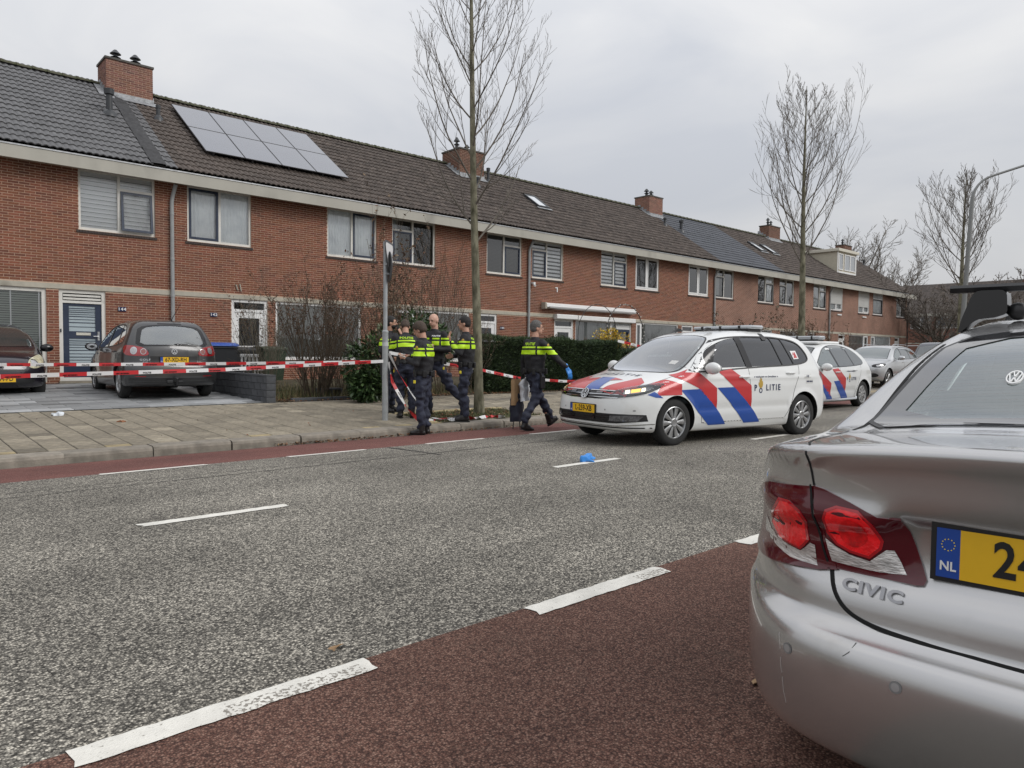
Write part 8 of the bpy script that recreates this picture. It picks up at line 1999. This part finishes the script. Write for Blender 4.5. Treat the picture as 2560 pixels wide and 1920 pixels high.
def disc_sign(parent, z, ang, kind, off=.06):
    M4 = Matrix.Rotation(ang, 4, 'Z') @ Matrix.Translation((0, -off, z)); q = MB()
    if kind == 'tri': P = [(-.34, .26), (.34, .26), (0, -.34)]; P = chaikin(P, 2, True, .12)
    else: P = [(.26*math.cos(2*PI*k/32), .26*math.sin(2*PI*k/32)) for k in range(32)]
    q.prism(P, -.012, .0, 'xz', 1, M4); P2 = [(a*.86, b*.86) for a, b in P]
    o = q.build('sign_panel', [sgn_w, sgn_b], parent); q = MB(); q.prism(P2, -.0145, -.0125, 'xz', 0, M4); q.build('sign_face', sgn_w if kind == 'tri' else deco_blue, o)
    q = MB()
    for dz in (-.12, .12): q.box((-.05, 0, dz-.015), (.05, off+.01, dz+.015), T=M4)
    q.build('bracket', galv, o)
disc_sign(sp, 2.78, R(44), 'tri', .055); disc_sign(sp, 2.62, R(69), 'round', .055)
# tall lamp post on the kerb, small one across the side street
def lamp(label, x, y, z, H, r, arm, adir, seg=(1.2,), ring=False, group='street lamps'):
    t = thing('street_lamp', label, 'street lamp', (x, y, z), 0, group); q = MB(); a = Vector((math.cos(adir), math.sin(adir), 0)); pts = [Vector((0,0,-.1)), Vector((0,0,H*.25)), Vector((0,0,H*.6)), Vector((0,0,H*.86))]
    for k in range(1, 7): th = k/6*1.25; pts.append(Vector((0,0,H*.86))+a*(H*.12*(1-math.cos(th)))+Vector((0,0,H*.12*math.sin(th))))
    pts.append(pts[-1]+a*arm+Vector((0,0,arm*.38))); n = len(pts); rad = [r*(1-.72*min(1, i/(n-4))) for i in range(n)]; rad = [max(r*.42, v) for v in rad]; q.tube(pts, rad, 12); q.build('post', mat('lamp_post_grey', (.22,.225,.22), .5, metal=.3), t, smooth=True)
    e = pts[-1]; q = MB(); T_ = Matrix.Translation(e) @ Matrix.Rotation(adir, 4, 'Z') @ Matrix.Rotation(-.30, 4, 'Y'); q.box((0, -.11, -.04), (.55, .11, .05), T=T_, bev=.03); q.box((.05, -.08, -.055), (.5, .08, -.042), 1, T_); q.build('lantern', [mat('lantern_grey', (.28,.29,.30), .4), mat('lamp_cover', (.55,.56,.56), .2)], t)
    if ring: q = MB(); q.lathe([(r*.93,2.05),(r*.93,2.22)], 14, cap=False); q.build('orange_band', mat('orange_band', (.50,.12,.03), .5), t); q = MB(); q.lathe([(r*.925,1.96),(r*.925,2.04)], 14, cap=False); q.lathe([(r*.92,2.23),(r*.92,2.3)], 14, cap=False); q.build('pale_band', mat('pale_band', (.45,.44,.38), .5), t)
    return t
tl = lamp('tall grey street lamp with an orange band, beyond the silver sedan', 34.6, 9.95, .13, 9.1, .115, 3.6, R(-45), ring=True); tl.rotation_euler = (R(1.6), R(1.8), 0)
lamp('small distant street lamp in front of the far house', 57.5, 14.8, .2, 5.3, .07, .5, R(-40))
rs = thing('road_sign', 'small white road sign on the distant lamp post, turned to the street', 'road sign', (57.3, 14.6, .2)); disc_sign(rs, 1.9, R(-40), 'tri', .1); q = MB(); q.box((-.3, -.03, -.22), (.3, 0, .22), 0, TR((.35, -.2, 1.75), R(-20))); q.box((-.18, -.035, .02), (.02, -.031, .14), 1, TR((.35, -.2, 1.75), R(-20))); q.box((-.18, -.035, -.12), (.2, -.031, -.06), 1, TR((.35, -.2, 1.75), R(-20))); q.build('sign_panel', [sgn_w, plate_k], rs)
# ---- police tape
tw = mat('tape_white', (.70,.70,.70), .4); trd = mat('tape_red', (.52,.025,.03), .4); tx = mat('tape_print', (.02,.02,.02), .6)
def tape(label, pts, w=.075, sag=0., pitch=.30, twist=None, phase=0., words=True, vert=None, name='police_tape', group='police tape'):
    P = [Vector(p) for p in pts]; Q = []
    for i in range(len(P)-1):
        n = max(2, int((P[i+1]-P[i]).length/.06))
        for k in range(n):
            t = k/n; p = P[i].lerp(P[i+1], t); p.z -= sag*4*t*(1-t) if len(P) == 2 else 0; Q.append(p)
    Q.append(P[-1]); D_ = [0.]
    for i in range(1, len(Q)): D_.append(D_[-1]+(Q[i]-Q[i-1]).length)
    V = []; fr = []
    for i, p in enumerate(Q):
        t = (Q[min(i+1, len(Q)-1)]-Q[max(i-1, 0)]).normalized(); up = Vector((0,0,1)) if vert is None else Vector(vert); s_ = (up-t*up.dot(t)); s_ = s_.normalized() if s_.length > .05 else Vector((1,0,0)); s_ = Matrix.Rotation((twist(D_[i]) if twist else .12*math.sin(D_[i]*1.7)), 3, t) @ s_; fr.append((p, t, s_)); V += [tuple(p-s_*w/2), tuple(p), tuple(p+s_*w/2)]
    V = np.array(V); F_ = []; I = []
    for i in range(len(Q)-1):
        for k in (0, 1): F_.append((3*i+k, 3*i+3+k, 3*i+4+k, 3*i+k+1)); I.append(int((D_[i]+phase)/pitch) % 2)
    # lay stripe ends exactly: stations are 6 cm apart, pitch a multiple of it
    T = link(name, mesh(name, V, F_, [tw, trd], smooth=True, idx=I)); tag(T, label, 'police tape', group)
    if words:
        L = D_[-1]; k = 0; s0 = pitch*.5-phase; wl = ['POLITIE', 'NIET BETREDEN']; cache = {}
        while s0 < L-.2 and k < 40:
            if s0 > .15:
                txt = wl[k % 2]
                if txt not in cache: cache[txt] = text_data(txt, .030 if k % 2 == 0 else .022, .0003, 1.0, .001, mat_=tx)
                me = cache[txt].copy(); j = min(len(Q)-2, max(0, int(np.searchsorted(D_, s0)))); 
                for v in me.vertices:
                    sx_ = s0+v.co.x; jj = min(len(Q)-2, max(0, int(np.searchsorted(D_, sx_))-1)); p, t, s_ = fr[jj]; b_ = t.cross(s_); v.co = p+t*(sx_-D_[jj])+s_*(v.co.z-.010)+b_*(.003 if (b_.dot(Vector((0,0,1.31))-p) > 0) else -.003)
                link('lettering', me, T)
            s0 += pitch; k += 1
    return T
tape('near police tape stretched from the sign pole across the drive', [(1.0, 10.50, .965), (3.8, 10.5, 1.03), (6.57, 10.50, 1.155)], .052, phase=.08)
tape('far red and white police tape crossing just above and behind the near one', [(.4, 13.4, 1.065), (6.58, 10.56, 1.15)], .048, sag=.02, phase=.2)
tape('police tape running from the pole past the tree to the walking officer', [(6.70, 10.52, 1.30), (7.35, 10.52, 1.20), (8.0, 10.80, 1.115), (8.82, 10.72, 1.0), (10.1, 10.95, .80), (11.6, 11.1, .70), (13.6, 11.1, .66), (15.5, 11.2, .70)], .055)
tape('broad loop of tape hanging from the pole down to the pavement', [(6.66, 10.47, 1.29), (6.80, 10.38, .95), (7.02, 10.25, .55), (7.28, 10.1, .19), (7.5, 10.02, .15)], .065, twist=lambda d: .5+1.2*math.sin(d*2.0), vert=(.75, -.66, .1), group='tape hanging from the pole')
tape('slack length of tape dangling close against the pole and trailing to the ground', [(6.64, 10.46, 1.14), (6.70, 10.42, .80), (6.78, 10.36, .62), (6.90, 10.28, .36), (7.05, 10.18, .17), (7.25, 10.08, .145), (7.7, 10.0, .15)], .060, twist=lambda d: .3+2.2*math.sin(d*3.1), vert=(.75, -.66, .1), group='tape hanging from the pole', phase=.15)
tape('crumpled police tape lying along the tree pit', [(7.45, 9.95, .15), (7.62, 9.88, .155), (7.85, 9.92, .20), (8.0, 9.86, .15), (8.4, 9.90, .17), (8.75, 9.84, .15)], .060, twist=lambda d: 3*math.sin(d*9), words=False)
tape('short length of police tape in front of the yellow-flowered shrub', [(17.1, 14.1, 1.72), (20.6, 14.0, 1.22)], .075, group='police tape')
# ---- drive wall of dark concrete blocks
wl_ = thing('garden_wall', 'low dark grey block wall at the side of the drive', 'garden wall', (6.16, 14.05, .24)); cb = mat('dark_block', (.075,.078,.085), .85, var=.3, vscale=6, bump=.4, bscale=60, rand=.15)
bk = MB(); bk.box((-.098, .003, .003), (.098, .297, .137), bev=.008); bme1 = bk.mesh('block', cb); cp = MB(); cp.box((-.10, .002, .0), (.10, .298, .05), bev=.005); cpm = cp.mesh('cap_block', cb)
core = MB(); core.box((-.085, .015, -.1), (.085, 6.3, .52)); core.build('core', dark_edge, wl_)
for j in range(4):
    for i in range(21 if j % 2 else 22):
        y = i*.3+(.15 if j % 2 else 0)
        if y < 6.1: link('block', bme1, wl_, (random.uniform(-.003, .003), y, -.01+j*.14))
    if j % 2: o = link('block', bme1, wl_, (0, 0, -.01+j*.14)); o.scale = (1, .5, 1)
q = MB(); q.box((-.10, 0, .55), (.10, 6.3, .585)); q.build('cap', cb, wl_)
# ---- bins
def bin_(label, x, y, z, rz, lid, h=1.02, w=.58, body=None):
    t = thing('wheeled_bin', label, 'bin', (x, y, z), rz, 'wheeled bins by the white door'); q = MB(); b0, b1 = w*.40, w*.5
    q.add([(-b0,-b0,.06),(b0,-b0,.06),(b0,b0,.06),(-b0,b0,.06),(-b1,-b1,h-.1),(b1,-b1,h-.1),(b1,b1,h-.1),(-b1,b1,h-.1)], [(0,3,2,1),(0,1,5,4),(1,2,6,5),(2,3,7,6),(3,0,4,7)]); q.box((-b1-.02,-b1-.02,h-.14),(b1+.02,b1+.02,h-.09),bev=.01); q.build('body', body, t)
    q = MB(); q.prism(chaikin([(-b1-.04,h-.09),(-b1-.03,h-.03),(0,h+.03),(b1+.03,h-.01),(b1+.05,h-.09)], 1), -b1-.03, b1+.03, 'yz'); q.build('lid', lid, t)
    for s in (1, -1): q = MB(); q.lathe([(.1,-.025),(.1,.025)], 18, 'x', T=Matrix.Translation((s*b0, b0, .1))); q.build('wheel', rubber, t)
    q = MB(); q.tube([(-b1*.8, b1+.06, h-.08), (b1*.8, b1+.06, h-.08)], .015, 8); q.build('handle', black_pl, t); return t
dkb = mat('bin_dark', (.022,.024,.028), .5)
bin_('dark wheeled bin with a blue lid beside the grey hatchback', 6.98, 19.2, .44, 0, mat('bin_blue_lid', (.03,.10,.42), .4), 1.06, .74, dkb)
bin_('dark green wheeled bin to the right of the blue-lidded one', 8.42, 19.3, .44, .05, mat('bin_green_lid', (.03,.045,.025), .5), .98, .66, mat('bin_green', (.028,.045,.026), .5))
bin_('black wheeled bin between the blue-lidded and the green one', 7.72, 19.5, .44, -.05, dkb, .95, .55, dkb)
q = MB(); 
for a in ((-.2, -.16), (.2, -.16), (.2, .16), (-.2, .16)): q.tube([(a[0]*1.15, a[1]*1.15, 0), (a[0]*.8, a[1]*.8, .5)], .018, 6)
q.box((-.22, -.2, .5), (.22, .2, .53), bev=.01)
for i in range(5): q.box((-.2+i*.09, .19, .53), (-.16+i*.09, .21, .85))
q.box((-.22, .18, .83), (.22, .22, .9), bev=.01); o = q.build('garden_chair', bright); o.location = (6.95, 16.9, .33); o.rotation_euler = (0, 0, 2.4); tag(o, 'white garden chair behind the low block wall', 'chair')
# ---- leaf-strewn edging stone and small block planter
q = MB()
for i in range(3): q.box((6.65+i*.95, 14.16, .22), (7.57+i*.95, 14.23, .33), bev=.01)
o = q.build('garden_edging', cb); tag(o, 'dark edging stones along the front of the leaf-strewn garden', 'edging')
t = thing('hollow_block', 'dark hollow concrete block lying among the dead leaves', 'concrete block', (7.92, 14.95, .27), .1); q = MB(); q.box((-.28,-.12,.02),(.28,.12,.055)); q.box((-.28,-.12,.17),(.28,.12,.205)); q.box((-.28,-.12,.055),(-.235,.12,.17)); q.box((.235,-.12,.055),(.28,.12,.17)); q.box((-.02,-.12,.055),(.02,.12,.17)); q.build('shell', cb, t)
# ---- garden arch with string lights, brown slatted fence
ar = thing('garden_arch', 'thin metal garden arch wound with a string of white light bulbs', 'garden arch', (20.35, 17.0, .36)); am = mat('arch_iron', (.03,.03,.03), .5)
def archp(r, h, dy, dz=0): return [Vector((r*math.cos(PI*k/24), dy, h+r*1.05*math.sin(PI*k/24)+dz)) for k in range(25)]
for dy, dx in ((-.35, .25), (.35, -.45)):
    P = [Vector((1.05, dy, 0))]+archp(1.05, 1.65, dy)+[Vector((-1.05, dy, 0))]; P = [p+Vector((dx, 0, 0)) for p in P]; q = MB(); q.tube(P, .012, 6); q.build('hoop', am, ar)
q = MB(); q.tube([(-1.1,.35,1.25),(-.8,-.35,1.25)], .008, 5); q.tube([(.9,.35,1.25),(1.3,-.35,1.25)], .008, 5); q.build('cross_bar', am, ar)
bl_ = MB(); wr_ = MB(); P = [Vector((1.05, -.35, 0))]+archp(1.05, 1.65, -.35)+[Vector((-1.05, -.35, 0))]; W = []
for i in range(len(P)-1):
    n = max(1, int((P[i+1]-P[i]).length/.05))
    for k in range(n): W.append(P[i].lerp(P[i+1], k/n)+Vector((.25+.03*math.cos(len(W)*1.3), .03*math.sin(len(W)*1.3), 0)))
wr_.tube(W, .006, 4); wr_.build('light_cable', am, ar)
for i, p in enumerate(W):
    if i % 2 == 0: bl_.ell(tuple(p+Vector((random.uniform(-.03, .03), random.uniform(-.03, .0), random.uniform(-.02, .02)))), (.019, .019, .024), 6, 4)
o = bl_.build('light_bulbs', mat('bulb', (.75,.72,.66), .3), ar); o['kind'] = 'stuff'
fn = thing('slatted_fence', 'dark brown horizontal slat fence behind the police people carrier', 'fence', (22.3, 15.6, .32)); fm_ = mat('fence_brown', (.045,.028,.022), .7, var=.3, vscale=5, rand=.12, stretch=(.3,1,8)); sl = MB(); sl.box((0, 0, 0), (1.78, .025, .085), bev=.006); slm = sl.mesh('slat', fm_); ps = MB(); ps.box((0, -.02, -.1), (.08, .06, 1.55), bev=.008); psm = ps.mesh('post', fm_)
for k in range(4):
    link('post', psm, fn, (k*1.86, 0, 0))
    if k < 3:
        for j in range(15): link('slat', slm, fn, (.08+k*1.86, .01, .06+j*.098))
# ---- litter
def crumpled(name, label, cat, loc, size, m, seed):
    q = MB(); q.ell((0, 0, 0), size, 14, 9); me = q.mesh(name, m, smooth=False)
    for v in me.vertices: v.co += mnoise.noise_vector(v.co*18+Vector((seed, 0, 0)))*size[0]*.55
    o = link(name, me); o.location = loc; tag(o, label, cat); return o
crumpled('paper_scrap', 'crumpled white paper scrap on the pavement in front of the dark small car', 'litter', (2.33, 13.45, .255), (.085,.05,.035), mat('scrap_white', (.66,.70,.74), .6), 1)
g_ = MB(); capsule(g_, (-.04,0,.012), (.05,.01,.03), .035, .03, 10); capsule(g_, (.04,.02,.025), (.09,.05,.015), .016, .012, 8); capsule(g_, (.05,-.01,.02), (.10,-.01,.012), .014, .012, 8); capsule(g_, (-.02,-.03,.015), (.0,-.08,.010), .014, .012, 8); gm = blob(g_, .006, 1); crumple(gm, .012, 22); gm.materials.clear(); gm.materials.append(glove_b); o = link('discarded_glove', gm); o.location = (6.12, 5.48, .088); o.scale = (1.25, 1.25, 1.5); tag(o, 'discarded blue rubber glove lying on the centre line dash', 'glove')
crumpled('leaf', 'single curled brown leaf on the pavement right of the paper scrap', 'leaf', (2.95, 12.15, .205), (.06,.035,.012), lf[3], 3)
crumpled('leaf', 'pale fallen leaf on the road near the long white dash', 'leaf', (1.46, 2.72, .052), (.045,.03,.006), lf[1], 5); crumpled('leaf', 'pale squashed leaf on the near red cycle lane', 'leaf', (2.62, 1.42, .012), (.04,.028,.004), lf[1], 6)
